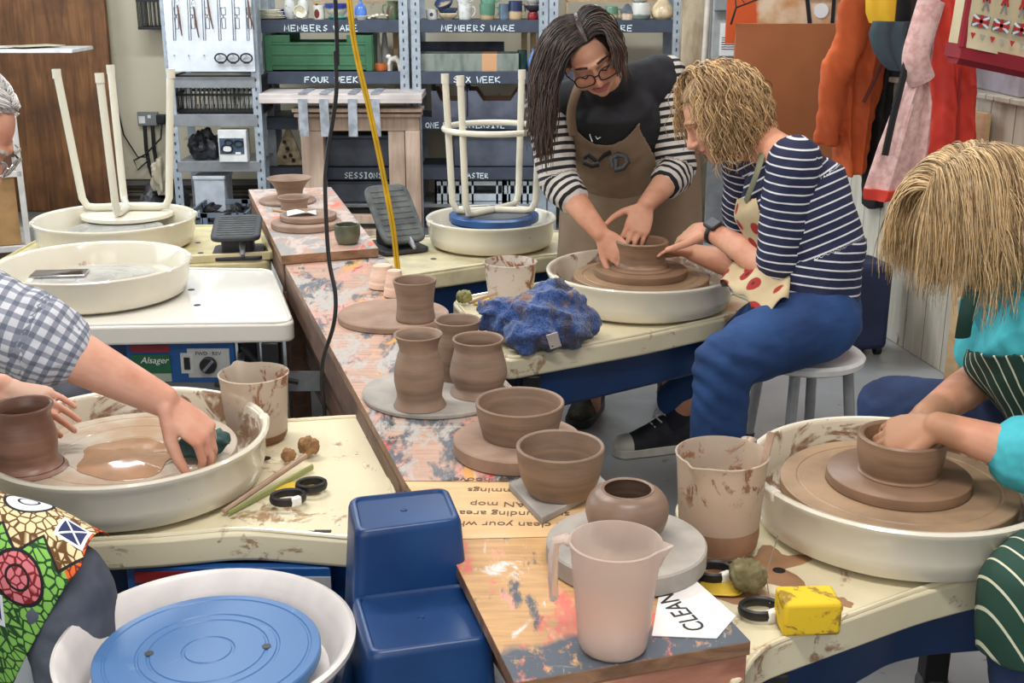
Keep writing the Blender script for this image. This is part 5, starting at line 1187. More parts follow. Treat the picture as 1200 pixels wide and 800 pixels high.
# tote bag with soldiers and flags
bb=[ay(1126,-6,3.3),ay(1112,62,3.3)]; ty=3.25
t=thing('tote_bag','cream tote bag printed with guardsmen, flags and bunting, hung at top right','bag',(ay(1112,66,ty).x,ty,ay(1112,66,ty).z)); b=t.location
bx1=ay(1245,88,ty).x-b.x; sl_=(ay(1245,92,ty).z-b.z); ht=.5
def TB(u,v,o=0): return Vector((.012+u*(bx1-.02)+.035*v, -.005-o, .028+u*sl_+v*(ht)))
n=18
mb=MB().loft([[TB(u,v,.055+.012*math.sin(u*9+v*4)) for u in [i/n for i in range(n+1)]]+[TB(u,v,-.055) for u in [i/n for i in reversed(range(n+1))]] for v in [j/8 for j in range(9)]])
obj('body',mb,cloth('cream canvas',(214,200,160),(226,212,176)),t)
red=cloth('crimson binding',(150,30,44)); obj('base_panel',MB().loft([[TB(u,v,w) for u,w in ((-.015,.058),(1,.058),(1,-.06),(-.015,-.06))] for v in (-.06,0,.012)]),red,t)
obj('side_binding',MB().tube([TB(-.005,v,.05) for v in (0,.3,.6,1)],.012,8),red,t)
obj('base_underside',MB().loft([[TB(u,v,w) for u,w in ((0,o),(1,o),(1,-o),(0,-o))] for v,o in ((-.09,.03),(-.055,.05))]),red,t)
PM=[flat('flag grey blue',(110,116,130),.8),M['paper'],flat('print red',(190,44,40),.8),flat('print grey',(140,140,136),.8),flat('pennant grey',(170,172,160),.8)]
def quad(m,mi,u0,v0,u1,v1,w,o):
    m.mi=mi; m.beam(TB(u0,v0,o),TB(u1,v1,o),w,.001,(0,1,0))
for i in range(6):
    u=.10+i*.185; v=.140; q=MB()
    quad(q,0,u-.075,v,u+.075,v,.030,.0705); quad(q,1,u-.07,v-.026,u+.07,v+.026,.006,.0718); quad(q,1,u-.07,v+.026,u+.07,v-.026,.006,.0718)
    for du,dv,du2,dv2 in ((-.075,0,.075,0),(0,-.032,0,.032)): quad(q,2,u+du,v+dv,u+du2,v+dv2,.008,.073)
    obj('printed_flag',q,PM,t)
for i in range(6):
    u=.12+i*.165; q=MB()
    quad(q,3,u,.298,u,.345,.016,.072); quad(q,2,u,.245,u,.300,.015,.0721); quad(q,2,u-.03,.235,u,.29,.006,.072); quad(q,2,u+.03,.235,u,.29,.006,.072); quad(q,3,u,.25,u-.025,.195,.005,.0722); quad(q,3,u,.25,u+.03,.195,.005,.0722)
    obj('printed_guardsman',q,PM,t)
for i in range(11):
    u=.05+i*.09; q=MB(); q.mi=2 if i%2==0 else 4; a,b2,c=TB(u-.024,.078,.071),TB(u+.024,.078,.071),TB(u,.048,.071)
    q.add([a,b2,c,a+Vector((0,-.0008,0)),b2+Vector((0,-.0008,0)),c+Vector((0,-.0008,0))],[(0,1,2),(5,4,3),(0,3,4,1),(1,4,5,2),(2,5,3,0)])
    obj('printed_pennant',q,PM,t)
for u in (.25,.75): obj('strap',MB().tube([TB(u-.1,1,.05),TB(u-.08,1.3,.02),TB(u,1.45,0),TB(u+.08,1.3,.02),TB(u+.1,1,.05)],.012,8,flat=.3),red,t)
# lilac box behind the partition top
tag(obj('storage_box',MB().box((0,0,.14),(.34,.5,.28)),flat('lilac grey board',(176,170,178),.7),loc=(1.86,4.3,1.06),bevel=.006),'lilac grey box standing on the white boarding behind the tote bag','box')
# ------------------------------------------------------------------ people
V=Vector
def capchain(mb,pts,rad,n=18):
    """tapered limb: frusta with balls at every joint"""
    for i in range(len(pts)):
        mb.ball(pts[i],rad[i]*.995,n,10)
    for i in range(len(pts)-1): mb.tube([pts[i],pts[i+1]],[rad[i],rad[i+1]],n)
def frame(f,u):
    f=V(f).normalized(); u=V(u); r=f.cross(u).normalized(); u=r.cross(f).normalized(); return f,u,r
def ringloft(mb,secs,n=28,xdir=(1,0,0)):
    """secs: (centre, a, b) elliptical rings; a along xdir, closed by shrinking caps"""
    rings=[]; C=[V(s[0]) for s in secs]
    for i,(c,a,b) in enumerate(secs):
        t=(C[min(i+1,len(C)-1)]-C[max(i-1,0)]).normalized(); x=V(xdir); x=(x-t*x.dot(t)).normalized(); y=t.cross(x)
        rings.append((V(c),a,b,x,y,t))
    out=[]
    c,a,b,x,y,t=rings[0]
    for q in (.35,.8): out.append((c-t*min(a,b)*.5*(1-q),a*q,b*q,x,y))
    out+= [r[:5] for r in rings]
    c,a,b,x,y,t=rings[-1]
    for q in (.8,.35): out.append((c+t*min(a,b)*.5*(1-q),a*q,b*q,x,y))
    mb.loft([[c+x*(a*math.cos(2*PI*j/n))+y*(b*math.sin(2*PI*j/n)) for j in range(n)] for c,a,b,x,y in out])
def hand(mb,w,d,n,thumb=1,curl=(18,28,18),scale=1.0,spread=.10,th=(.75,.65,-.25),thcurl=.25,fan=(0,0,0,0)):
    d=V(d).normalized(); n=V(n); n=(n-d*n.dot(d)).normalized(); s=n.cross(d)*thumb; w=V(w); S=scale
    rings=[]
    for u,a,b in ((-.012,.024,.019),(.01,.028,.018),(.04,.038,.0155),(.07,.042,.0135),(.092,.041,.012),(.1,.036,.009)):
        c=w+d*u*S; rings.append([c+s*(math.cos(2*PI*j/20)*a*S)+n*(math.sin(2*PI*j/20)*b*S) for j in range(20)])
    mb.loft(rings)
    kn=[]
    for i,(o,L,r,k0) in enumerate(((.030,.074,.0086,.092),(.0105,.082,.0088,.098),(-.0095,.076,.0084,.095),(-.029,.060,.0076,.086))):
        p=w+d*k0*S+s*o*S; dirv=(d+s*spread*(1.5-i)*.5).normalized(); pts=[p-dirv*.015*S,p]; rr=[r*S,r*1.02*S]
        for j,(fr,c) in enumerate(zip((.44,.31,.25),curl)):
            ang=math.radians(c+fan[i]); dirv=(dirv*math.cos(ang)-n*math.sin(ang)).normalized(); nn=None
            n_loc=dirv
            p=p+dirv*L*fr*S; pts.append(p); rr.append(r*(1-.09*(j+1))*S)
            # keep bending in the same plane
            n=n
        capchain(mb,pts,rr,12); kn.append(pts)
    p=w+d*.022*S+s*.024*S; dv=(d*th[0]+s*th[1]+n*th[2]).normalized(); pts=[p-dv*.012*S,p+dv*.0*S]; rr=[.014*S,.0135*S]
    for j,L in enumerate((.044,.034,.026)):
        p=p+dv*L*S; pts.append(p); rr.append((.0118,.0102,.0082)[j]*S); dv=(dv+(d-s*.6)*thcurl).normalized()
    capchain(mb,pts,rr,12); return kn
def headshape(mb,c,f,u,S=1.0,male=False):
    f,u,r=frame(f,u); c=V(c); R=Matrix((r,f,u)).transposed()
    P=lambda x,y,z:c+r*x*S+f*y*S+u*z*S
    mb.ball(P(0,-.008,.028),(.073*S,.092*S,.082*S),28,18,R)
    mb.ball(P(0,.022,-.03),(.060*S,.064*S,.072*S),24,14,R)
    mb.ball(P(0,.040,-.068),(.040*S,.042*S,.036*S),18,12,R)
    mb.ball(P(0,.066,-.086),(.019*S,.016*S,.016*S),14,9,R)
    for sx in (-1,1):
        mb.ball(P(sx*.034,.058,-.022),(.026*S,.026*S,.024*S),16,10,R)
        mb.ball(P(sx*.044,.02,-.058),(.024*S,.032*S,.03*S),14,9,R)
        mb.ball(P(sx*.030,.071,.004),(.0145*S,.0125*S,.012*S),14,10,R)      # lids
        mb.ball(P(sx*.0105,.095,-.030),(.0085*S,.010*S,.0075*S),12,8,R)      # nostril wings
        mb.ball(P(sx*.074,-.004,-.004),(.010*S,.020*S,.031*S),16,10,R)       # ears
    mb.tube([P(-.045,.068,.024),P(-.02,.083,.026),P(0,.084,.024),P(.02,.083,.026),P(.045,.068,.024)],[.009*S,.010*S,.009*S,.010*S,.009*S],10)
    mb.tube([P(0,.083,.018),P(0,.093,-.008),P(0,.104,-.026)],[.0075*S,.0085*S,.0115*S],12); mb.ball(P(0,.104,-.028),(.0115*S,.011*S,.0105*S),12,9,R)
    mb.ball(P(0,.077,-.052),(.024*S,.016*S,.014*S),16,9,R)
    return P,R
def attrs(me,segs,off):
    """store along/around of the nearest bone segment on every vertex"""
    al=[];ar=[]; S=[]
    for s in segs:
        a,b=V(s[0]),V(s[1]); d=(b-a); L=d.length; d=d/L; x=V(s[3]) if len(s)>3 else V((0,1,0)); x=(x-d*x.dot(d)).normalized(); S.append((a,d,L,s[2] if len(s)>2 else 0,x,d.cross(x),s[4] if len(s)>4 else 1.0))
    for v in me.vertices:
        p=v.co+off; best=None
        for a,d,L,o,x,y,w in S:
            t=(p-a).dot(d); tc=min(max(t,0),L); q=(p-(a+d*tc)).length/w
            if best is None or q<best[0]:
                rel=p-(a+d*t); best=(q,o+t,math.atan2(rel.dot(y),rel.dot(x)))
        al.append(best[1]); ar.append(best[2])
    for n,vals in (('along',al),('around',ar)):
        a=me.attributes.new(n,'FLOAT','POINT'); a.data.foreach_set('value',vals)
def garment(name,t,build,m,voxel=.006,smooth=4,segs=None,disp=None,keep=None):
    mb=MB(); build(mb); b=V(t.location)
    me=remeshed(name,mb,m,voxel,smooth,'mesh',disp=disp)
    me.transform(Matrix.Translation(-b))
    if segs: attrs(me,segs,b)
    return obj(name,me,None,t)
def patch(name,src,t,pred,off,m,thick=.003,it=6):
    me=src.data; b=V(t.location); mb=MB(); idx={}; vs=[]; fs=[]
    for p in me.polygons:
        if pred(p.center+b,p.normal):
            f=[]
            for i in p.vertices:
                if i not in idx: idx[i]=len(vs); v=me.vertices[i]; vs.append(v.co+v.normal*off)
                f.append(idx[i])
            fs.append(tuple(f))
    mb.add(vs,fs); o=obj(name,mb,m,t,smooth=180)
    q=o.modifiers.new('s','SMOOTH'); q.factor=.5; q.iterations=it
    q=o.modifiers.new('solid','SOLIDIFY'); q.thickness=thick; q.offset=1
    inv={j:i for i,j in idx.items()}
    for n in ('along','around'):
        if n in me.attributes:
            sv=me.attributes[n].data; a=o.data.attributes.new(n,'FLOAT','POINT'); a.data.foreach_set('value',[sv[inv[j]].value for j in range(len(vs))])
    return o
def skinmat(name,c,seed=0,muddy=None):
    k=NT(name,.5,.35); n=k.noise(14,4,loc=(seed,0,0)); col=k.ramp(n,[(.3,tuple(int(a*b) for a,b in zip(c,(.93,.84,.80)))),(.6,c)])
    k.b.inputs['Subsurface Weight'].default_value=.12; k.b.inputs['Subsurface Radius'].default_value=(.02,.008,.005); k.b.inputs['Subsurface Scale'].default_value=.4
    if muddy:   # clay on the hands: local sphere masks
        for (p,r,cc) in muddy:
            q=k.n('ShaderNodeVectorMath',operation='DISTANCE'); k.L(k.coord(),q.inputs[0]); q.inputs[1].default_value=tuple(p)
            m=k.mask(k.math('ADD',q.outputs['Value'],k.math('MULTIPLY',k.noise(30,4),.06)),r+.035,r+.01); col=k.mix(k.math('MULTIPLY',m,.8),col,cc)
    k.color(col); k.bump(k.noise(90,4),.08,.001); return k.mat
def stripes(name,base,line,freq,duty,attr='along',rough=.8,bump=True):
    k=NT(name,rough); a=k.math('ADD',k.math('MULTIPLY',k.attr(attr),freq),10.0); fr=k.math('FRACT',a); m=k.math('LESS_THAN',fr,duty)
    n=k.noise(5,4); b2=k.mix(k.mask(n,.35,.7),tuple(int(x*.88) for x in base),base); k.color(k.mix(m,b2,line))
    if bump: k.bump(k.noise(22,4),.35,.006)
    return k.mat
def wrinkle(a=.006,sc=14,st=(1,1,1)):
    def f(co): return a*mnoise.noise(V((co.x*sc*st[0],co.y*sc*st[1],co.z*sc*st[2])))+a*.45*mnoise.noise(V((co.x*sc*2.6,co.y*sc*2.6,co.z*sc*2.6)))
    return f
def hairmat(name,dark,light,rough=.45):
    k=NT(name,rough,.5); t=k.attr('tone'); n=k.noise(30,3,(1,1,.3))
    k.color(k.ramp(k.math('ADD',k.math('MULTIPLY',t,.8),k.math('MULTIPLY',n,.25)),[(.15,dark),(.85,light)])); k.b.inputs['Anisotropic'].default_value=.5; return k.mat
def strands(name,t,c,R3,ell,roots,m,count,length,step=16,grav=.5,curl=0,cfreq=9,rad=.0035,seed=1,coll=(),flat=.6,lenvar=.25,tip=.35,tonefn=None,lmax=1.10,jam=.03,stick=False,tipt=0):
    """roots(rnd)->(dir in head frame, initial velocity in head frame). gravity pulls the strand over the skull ellipsoid"""
    rnd=random.Random(seed); mb=MB(); b=V(t.location); f,u,r=R3; c=V(c)
    H=lambda v:r*v[0]+f*v[1]+u*v[2]
    def loc(p): q=p-c; return V((q.dot(r),q.dot(f),q.dot(u)))
    for i in range(count):
        d,vel=roots(rnd); d=V(d).normalized(); p=c+H(V((d.x*ell[0],d.y*ell[1],d.z*ell[2])))*1.0; nn=H(V((d.x/ell[0],d.y/ell[1],d.z/ell[2]))).normalized(); v=H(V(vel)).normalized(); v=(v-nn*(v.dot(nn))*.92).normalized()
        L=length(d,rnd) if callable(length) else length*(1+rnd.uniform(-lenvar,lenvar)); st=L/step; pts=[p.copy()]; cl=d*3.2+V((seed,0,0)); ph=7*mnoise.noise(cl*1.3)+rnd.uniform(-.5,.5); lift=1+(lmax-1)*rnd.random(); nv=mnoise.noise_vector(cl*1.5); jit=(nv*2.0+V((rnd.gauss(0,1),rnd.gauss(0,1),rnd.gauss(0,.6)))*.35)*jam
        for q in range(step):
            v=(v+V((0,0,-grav*(.35+.65*q/step)))+jit*.5).normalized(); p=p+v*st
            l=loc(p); e=math.sqrt((l.x/ell[0])**2+(l.y/ell[1])**2+(l.z/ell[2])**2)
            if e<lift or stick:
                l=l*(lift/max(e,.2)); np_=c+H(l); v=(np_-pts[-1]).normalized() if (np_-pts[-1]).length>1e-5 else v; p=np_
            for (sc_,sr) in coll:
                dd=p-V(sc_)
                if dd.length<sr: p=V(sc_)+dd.normalized()*sr
            pp=p.copy()
            if curl:
                w=min(1,q/6); side=v.cross(V((0,0,1))); side=side.normalized() if side.length>1e-4 else r
                pp+=side*math.sin(q*cfreq/step*2+ph)*curl*w+v.cross(side)*math.cos(q*cfreq/step*2+ph)*curl*w
            pts.append(pp)
        mb.aval=max(.001,min(1,(tonefn(d,rnd) if tonefn else rnd.random())))
        k=len(pts); rr=[rad*(1-(1-tip)*(j/(k-1))**2) for j in range(k)]
        mb.tube([p_-b for p_ in pts],rr,4,flat=flat)
        if tipt:
            for q in range(k*4): mb.at[-k*4+q]+=tipt*((q//4)/(k-1)-.35)
    mb.aval=.5
    return obj(name,mb,m,t,smooth=180)
def scalp(name,t,c,R3,ell,m,zmin,parent=None,front=.55):
    f,u,r=R3; b=V(t.location); mb=MB(); n=30; rows=[]; mb.aval=.25
    for i in range(12):
        row=[]
        for j in range(n+1):
            az=2*PI*j/n; lim=math.acos(max(-1,min(1,zmin(az)))); th=lim*i/11
            d=V((math.sin(th)*math.sin(az)*ell[0],math.sin(th)*math.cos(az)*ell[1],math.cos(th)*ell[2])); row.append(V(c)+r*d.x+f*d.y+u*d.z-b)
        rows.append(row)
    mb.grid(rows); return obj(name,mb,m,t,smooth=180,solid=.006)
def shoe(name,t,heel,ang,m_up,m_sole,L=.26,high=False,stripes_=False):
    p=V(heel)-V(t.location); o=bpy.data.objects.new(name,None); COL.objects.link(o); o.parent=t; o.location=p; o.rotation_euler=(0,0,ang)
    def sec(x,w,h,z0): return [(x,w*math.cos(2*PI*j/16),z0+max(0,(math.sin(2*PI*j/16)+.35)/1.35)*h) for j in range(16)]
    up=MB().loft([sec(-.045,.02,.06,.022),sec(-.04,.032,.085,.022),sec(0,.037,.10,.022),sec(.05,.040,.10,.022),sec(.10,.043,.07,.022),sec(.15,.046,.045,.022),sec(.19,.040,.036,.022),sec(.212,.02,.022,.022)])
    if high: up.loft([[(.02*0+math.cos(2*PI*j/16)*.054+.004-z*.12,math.sin(2*PI*j/16)*.046,z) for j in range(16)] for z in (.05,.09,.125,.14)])
    obj('upper',up,m_up,o)
    out=arc_round([(-.05,-.033),(.1,-.047),(.2,-.045),(.222,0),(.2,.045),(.1,.045),(-.05,.033)],.03)
    obj('sole',MB().prism(out,0,.028),m_sole,o,bevel=.003)
    if high:
        obj('toe_cap',MB().loft([sec(.160,.047,.046,.022),sec(.19,.043,.040,.022),sec(.216,.02,.025,.022)]),m_sole,o)
        for sy in (-1,1):
            lb=MB()
            for q in range(6): lb.tube([(.13-.02*q,sy*.003,.068+.0145*q),(.125-.021*q,sy*.022,.058+.0155*q)],.0032,6)
            obj('lace',lb,M['paper'],o)
        lb=MB(); lb.tube([(.03,-.03,.14),(.06,-.04,.125),(.07,-.035,.10)],.003,6); lb.tube([(.03,.0,.14),(.075,-.01,.12),(.07,-.02,.10),(.05,-.0,.12)],.003,6); obj('lace_bow',lb,M['paper'],o)
    if stripes_:
        lb=MB()
        for q in range(3): lb.beam((.03+.035*q,-.043,.03),(.06+.035*q,-.036,.085),.012,.006)
        obj('side_stripe',lb,flat('grey tan stripe',(150,140,120),.6),o)
    return o
SKIN=(214,158,130)
NAVY=flat('navy sock',(30,32,46),.9)
# ================================================= dark haired woman standing behind the middle wheel
t=thing('person','person with long dark hair and glasses in a tan apron, bending over the middle wheel','person',(.42,4.02,.002)); PS=t
hc=ay(690,64,3.50); fS,uS,rS=frame((.16,-.80,-.50),(-.36,-.30,.80))
neckb=ay(716,100,3.72); chest=ay(714,150,3.84); waist=ay(733,215,4.02); hip=V((.42,4.06,.86))
shR=ay(642,124,3.78); shL=ay(780,90,3.86)      # picture left, picture right
elR=ay(655,212,3.72); wrR=ay(704,274,3.56); elL=ay(793,200,3.80); wrL=ay(757,240,3.62)
mb=MB()
P,R=headshape(mb,hc,fS,uS,1.02)
capchain(mb,[hc-uS*.05-fS*.03,neckb],[.050,.056])
ringloft(mb,[(hip-V((0,0,.08)),.15,.10),(hip,.155,.105),(waist,.125,.09),(chest,.145,.095),(neckb-V((0,0,.03)),.09,.06)])
for sh,el,wr in ((shR,elR,wrR),(shL,elL,wrL)): capchain(mb,[neckb,sh],[.055,.052]); capchain(mb,[sh,el*.5+sh*.5,el,el*.6+wr*.4,wr],[.052,.047,.043,.041,.028])
tipR=ay(728,298,3.50); tipL=ay(737,292,3.53)
hand(mb,wrR,(tipR-wrR),V((-.75,-.30,.45)),thumb=-1,curl=(16,30,20),th=(.75,.6,-.1),scale=.98)
hand(mb,wrL,(tipL-wrL),V((.15,-.75,.62)),thumb=-1,curl=(12,22,16),th=(.55,.75,-.2),scale=1.0)
lgs=[(hip+V((-.09,0,-.05)),V((.30,3.98,.46)),V((.275,3.93,.10))),(hip+V((.09,0,-.05)),V((.56,4.02,.46)),V((.56,4.03,.10)))]
for a,b_,c_ in lgs: capchain(mb,[a,b_,c_],[.082,.056,.038]); capchain(mb,[c_,c_+V((-.0,-.10,-.05))],[.036,.028])
sk=skinmat('skin of standing person',(216,162,134),1)
me=remeshed('body',mb,sk,.0042,3,'mesh'); me.transform(Matrix.Translation(-V(t.location))); bodyS=obj('body',me,None,t)
B=V(t.location); Q=lambda x,y,z:P(x,y,z)-B
# face details
brow=flat('dark brow',(46,34,30),.8)
for sx in (-1,1):
    obj('eyebrow',MB().tube([Q(sx*.014,.094,.032),Q(sx*.03,.092,.037),Q(sx*.048,.076,.030)],[.0035,.0038,.002],7,flat=.6),brow,t)
    obj('eyelashes',MB().tube([Q(sx*.018,.083,-.004),Q(sx*.031,.0865,-.008),Q(sx*.045,.076,-.004)],.0018,6),brow,t)
lipm=flat('lip',(176,96,92),.45)
obj('lips',MB().tube([Q(-.026,.082,-.053),Q(-.012,.0925,-.0505),Q(0,.094,-.052),Q(.012,.0925,-.0505),Q(.026,.082,-.053)],[.002,.0042,.004,.0042,.002],8).tube([Q(-.024,.082,-.056),Q(-.01,.0915,-.060),Q(.01,.0915,-.060),Q(.024,.082,-.056)],[.002,.0048,.0048,.002],8),lipm,t)
gl=thing_=bpy.data.objects.new('glasses',None); COL.objects.link(gl); gl.parent=t
fr_=flat('dark spectacle frame',(34,26,30),.3)
def lens_pts(sx,s=1.0): return [Q(sx*(.034+.027*s*math.copysign(abs(math.cos(a))**.75,math.cos(a))),.104-.010*abs(math.cos(a))*0-.006*(math.cos(a)*1.0+.2 if True else 0),.000+.0195*s*math.copysign(abs(math.sin(a))**.75,math.sin(a))) for a in [2*PI*q/28 for q in range(28)]]
gm_=NT('spectacle lens',.05); gm_.color((255,255,255)); gm_.b.inputs['Transmission Weight'].default_value=1; gm_.b.inputs['IOR'].default_value=1.05
for sx in (-1,1):
    obj('rim',MB().tube(lens_pts(sx),.0021,7,closed=True),fr_,gl)
    lp=lens_pts(sx,.95); obj('lens',MB().add(lp,[tuple(range(len(lp)))]) or (lambda m:(m.add(lp,[tuple(range(len(lp)))]),m)[1])(MB()),gm_.mat,gl,solid=.001)
    obj('temple',MB().tube([Q(sx*.061,.098,.008),Q(sx*.076,.06,.008),Q(sx*.079,.0,.006),Q(sx*.078,-.02,-.01)],.002,7),fr_,gl)
obj('bridge',MB().tube([Q(-.008,.106,.004),Q(0,.110,.007),Q(.008,.106,.004)],.002,7),fr_,gl)
# hair: parted on the crown, long on the picture left
HM=hairmat('dark brown hair',(20,15,15),(98,70,54)); eS=(.077,.098,.090); hcS=hc+uS*.028-fS*.008
ztop=lambda az:(.66 if abs((az+PI)%(2*PI)-PI)<.75 else (-.05 if abs((az+PI)%(2*PI)-PI)<1.3 else -.55))
scalp('hair_cap',t,hcS,(fS,uS,rS),(.079,.097,.089),HM,ztop)
def rootS(rnd):
    y=rnd.uniform(-.75,.72); side=rnd.choice((-1,1)); x=.12+abs(rnd.gauss(0,.05)); z=math.sqrt(max(.05,1-y*y))
    return (side*x*.5-.10,y,z),(side*1.0,(rnd.uniform(-.35,.40) if side>0 else -.75-max(0,y)*.25),.15)
strands('hair',t,hcS,(fS,uS,rS),eS,rootS,HM,1700,lambda d,rnd:(.365 if d.x>-.10 else .21)*rnd.uniform(.78,1.08),grav=.62,curl=.003,rad=.0020,seed=4,lmax=1.10,jam=.04,coll=[(tuple(hc+fS*.06-uS*.03),.062)],tonefn=lambda d,rnd:.05+rnd.random()**2*.6,tipt=.45)
# clothes
wb=stripes('white sleeve with black bands',(222,216,208),(26,24,28),41,.46)
def sleeve(mb,pts,rad): capchain(mb,pts,rad,20)
cuR=elR*.72+wrR*.28; cuL=elL*.72+wrL*.28
sR=garment('sleeve',t,lambda m:sleeve(m,[shR,shR*.45+elR*.55,elR,cuR],[.072,.066,.063,.056]),wb,.006,5,[(shR,elR,0),(elR,cuR,(elR-shR).length)],wrinkle(.006,22))
sL=garment('sleeve',t,lambda m:sleeve(m,[shL,shL*.45+elL*.55,elL,cuL],[.070,.066,.064,.058]),wb,.006,5,[(shL,elL,0),(elL,cuL,(elL-shL).length)],wrinkle(.006,22))
def vest(m):
    ringloft(m,[(hip-V((0,0,.02)),.175,.125),(waist,.155,.115),(chest,.175,.12),(neckb-V((.0,-.02,.05)),.135,.10),(neckb-V((0,-.01,.0)),.082,.075),(neckb*.72+hc*.28,.062,.060)])
    capchain(m,[chest+V((-.05,0,.04)),shR*.72+neckb*.28],[.10,.064]); capchain(m,[chest+V((.05,0,.06)),shL*.86+neckb*.14],[.10,.072]); capchain(m,[neckb+V((0,.01,-.01)),shL*.9+neckb*.1],[.066,.066]); capchain(m,[neckb+V((0,.01,-.01)),shR*.8+neckb*.2],[.066,.062])
vst=garment('vest',t,vest,duo('black cotton',(20,20,24),(36,36,42),6,rough=.85,bump=.5,bdist=.006),.007,5,disp=wrinkle(.006,12))
trm=duo('dark trousers',(24,26,36),(36,40,54),6,rough=.8,bump=.4)
garment('trousers',t,lambda m:[capchain(m,[a,b_,c_+V((0,0,.05))],[.10,.075,.062]) for a,b_,c_ in lgs]+[ringloft(m,[(hip-V((0,0,.12)),.17,.12),(hip,.17,.12)])],trm,.009,4,disp=wrinkle(.006,14))
shoe('trainer',t,V((.285,3.94,.002)),-PI/2-.35,duo('black and khaki trainer',(34,32,30),(74,68,52),22,rough=.7),M['dark'],stripes_=True)
shoe('trainer',t,V((.56,4.05,.002)),-PI/2+.1,bpy.data.materials['black and khaki trainer'],M['dark'],stripes_=True)
# apron: bib over the vest, skirt sheet, straps
TAN=duo('tan apron canvas',(122,103,83),(148,128,105),4,.35,.65,.85,bump=.35,bdist=.006)
apron=bpy.data.objects.new('apron',None); COL.objects.link(apron); apron.parent=t
def bibpred(co,no):
    if no.y>.15: return False
    px,py=pix(co)
    top=168-26*min(1,abs(px-709)/38)**2.2
    return top<py<262 and (669-(max(0,py-160)*.30))<px<(749+max(0,py-150)*.55)
def pix(p):
    d=p[1]*_c-(p[2]-CH)*_s; up_=p[1]*_s+(p[2]-CH)*_c
    return 600+F*p[0]/d,400-F*up_/d
bib=patch('bib',vst,t,bibpred,.006,TAN,.003,8); bib.parent=apron; 
rows=[]
for i in range(16):
    u=i/15; z=.93-.50*u; cc=V((.405+.0*u,4.06-.02*math.sin(u*2),z)); a=.225+.03*u; b_=.15+.05*u; row=[]
    for j in range(33):
        th=math.radians(-195+210*j/32); fl=1+.03*math.sin(j*1.1+u*3)*u; row.append(cc+V((math.cos(th)*a*fl,math.sin(th)*b_*fl,0))-B)
    rows.append(row)
mb=MB(); mb.grid(rows); obj('skirt',mb,TAN,apron,smooth=180,solid=.003)
wl=ay(735,222,3.83)-B
def strap(pp,off=.0): return [p-B for p in smooth3(pp)]
obj('strap',MB().tube(strap([ay(671,160,3.70),ay(668,135,3.685),ay(672,112,3.67),ay(690,92,3.74)]),.013,8,flat=.25,up=(0,-1,0)) if False else MB().tube(strap([ay(672,158,3.695),ay(669,135,3.67),ay(674,112,3.665),ay(684,92,3.72),ay(700,82,3.79)]),.014,8,flat=.3,up=(1,0,0)),TAN,apron)
obj('strap',MB().tube(strap([ay(746,146,3.715),ay(735,125,3.70),ay(730,104,3.68),ay(726,88,3.74)]),.014,8,flat=.3,up=(1,0,0)),TAN,apron)
lm=MB()
for pth in ([(684,186),(690,181),(700,190),(708,182),(716,178)],[(684,190),(694,194),(702,192)],[(718,196),(716,186),(724,181),(733,183),(736,190),(730,197),(720,199)],[(722,186),(722,197)]):
    lm.tube([tuple(ay(a,b_,3.715-.0007*(b_-180))-B) for a,b_ in pth],.0085,6,flat=.25)
APL=obj('printed_script',lm,M['black'],apron)
lm=MB()
for pth in ([(692,140),(695,152),(691,158),(694,166)],[(700,139),(703,147),(711,153),(714,160)],[(699,156),(705,150),(708,158),(700,163),(697,158)]): lm.tube([tuple(ay(a,b_,3.70)-B) for a,b_ in pth],.0018,5,flat=.5)
obj('line_print',lm,M['chalk'],t)
# ================================================= curly haired woman seated at the middle wheel
t=thing('person','person with curly fair hair in a navy striped top and jeans, seated on a stool','person',(cS.x,cS.y,.4865)); PC=t; B=V(t.location)
hc=ay(843,137,3.18); fC,uC,rC=frame((-.84,-.05,-.52),(-.50,.0,.80))
neckb=ay(893,168,3.16); chest=ay(926,225,3.13); waist=ay(955,298,3.09); hip=V((cS.x-.01,cS.y,.585))
shN=ay(930,190,3.00); shF=ay(874,178,3.32); elN=ay(913,318,3.02); wrN=ay(834,271,3.24); elF=ay(868,312,3.47); wrF=ay(812,296,3.53)
thN=[hip+V((.0,-.09,.01)),ay(848,424,2.80)]; ftN=V((.485,2.80,.075)); thF=[hip+V((.0,.09,.0)),V((.655,3.40,.385))]; ftF=ay(788,505,3.56); ftF.z=.11
mb=MB(); P,R=headshape(mb,hc,fC,uC,.98); capchain(mb,[hc-uC*.05-fC*.035,neckb],[.048,.054])
ringloft(mb,[(hip-V((0,0,.03)),.12,.145),(hip+V((0,0,.05)),.115,.14),(waist,.09,.125),(chest,.095,.14),(neckb-V((-.02,0,.05)),.06,.085)])
for sh,el,wr in ((shN,elN,wrN),(shF,elF,wrF)): capchain(mb,[neckb,sh],[.052,.050]); capchain(mb,[sh,sh*.5+el*.5,el,el*.6+wr*.4,wr],[.050,.046,.043,.041,.027])
tN=ay(768,282,3.42); tF=ay(778,292,3.50)
hand(mb,wrN,(tN-wrN)+V((0,0,.02)),V((.05,-.70,.70)),thumb=1,curl=(20,26,16),th=(.45,.85,.25),thcurl=.1,scale=.98)
hand(mb,wrF,(tF-wrF),V((.2,.3,.9)),thumb=-1,curl=(14,20,14),th=(.7,.6,-.2),scale=.95)
capchain(mb,[thN[0],thN[1],ftN],[.085,.056,.038]); capchain(mb,[thF[0],thF[1],ftF],[.085,.056,.036]); capchain(mb,[ftN,ftN+V((-.1,-.02,-.03))],[.034,.026]); capchain(mb,[ftF+V((0,0,-.03)),ftF+V((-.1,-.02,-.078))],[.030,.020])
me=remeshed('body',mb,skinmat('skin of seated person',(220,164,136),3,[(tuple(wrN*.45+tN*.55-B),.07,(190,146,112))]),.0042,3,'mesh'); me.transform(Matrix.Translation(-B)); obj('body',me,None,t)
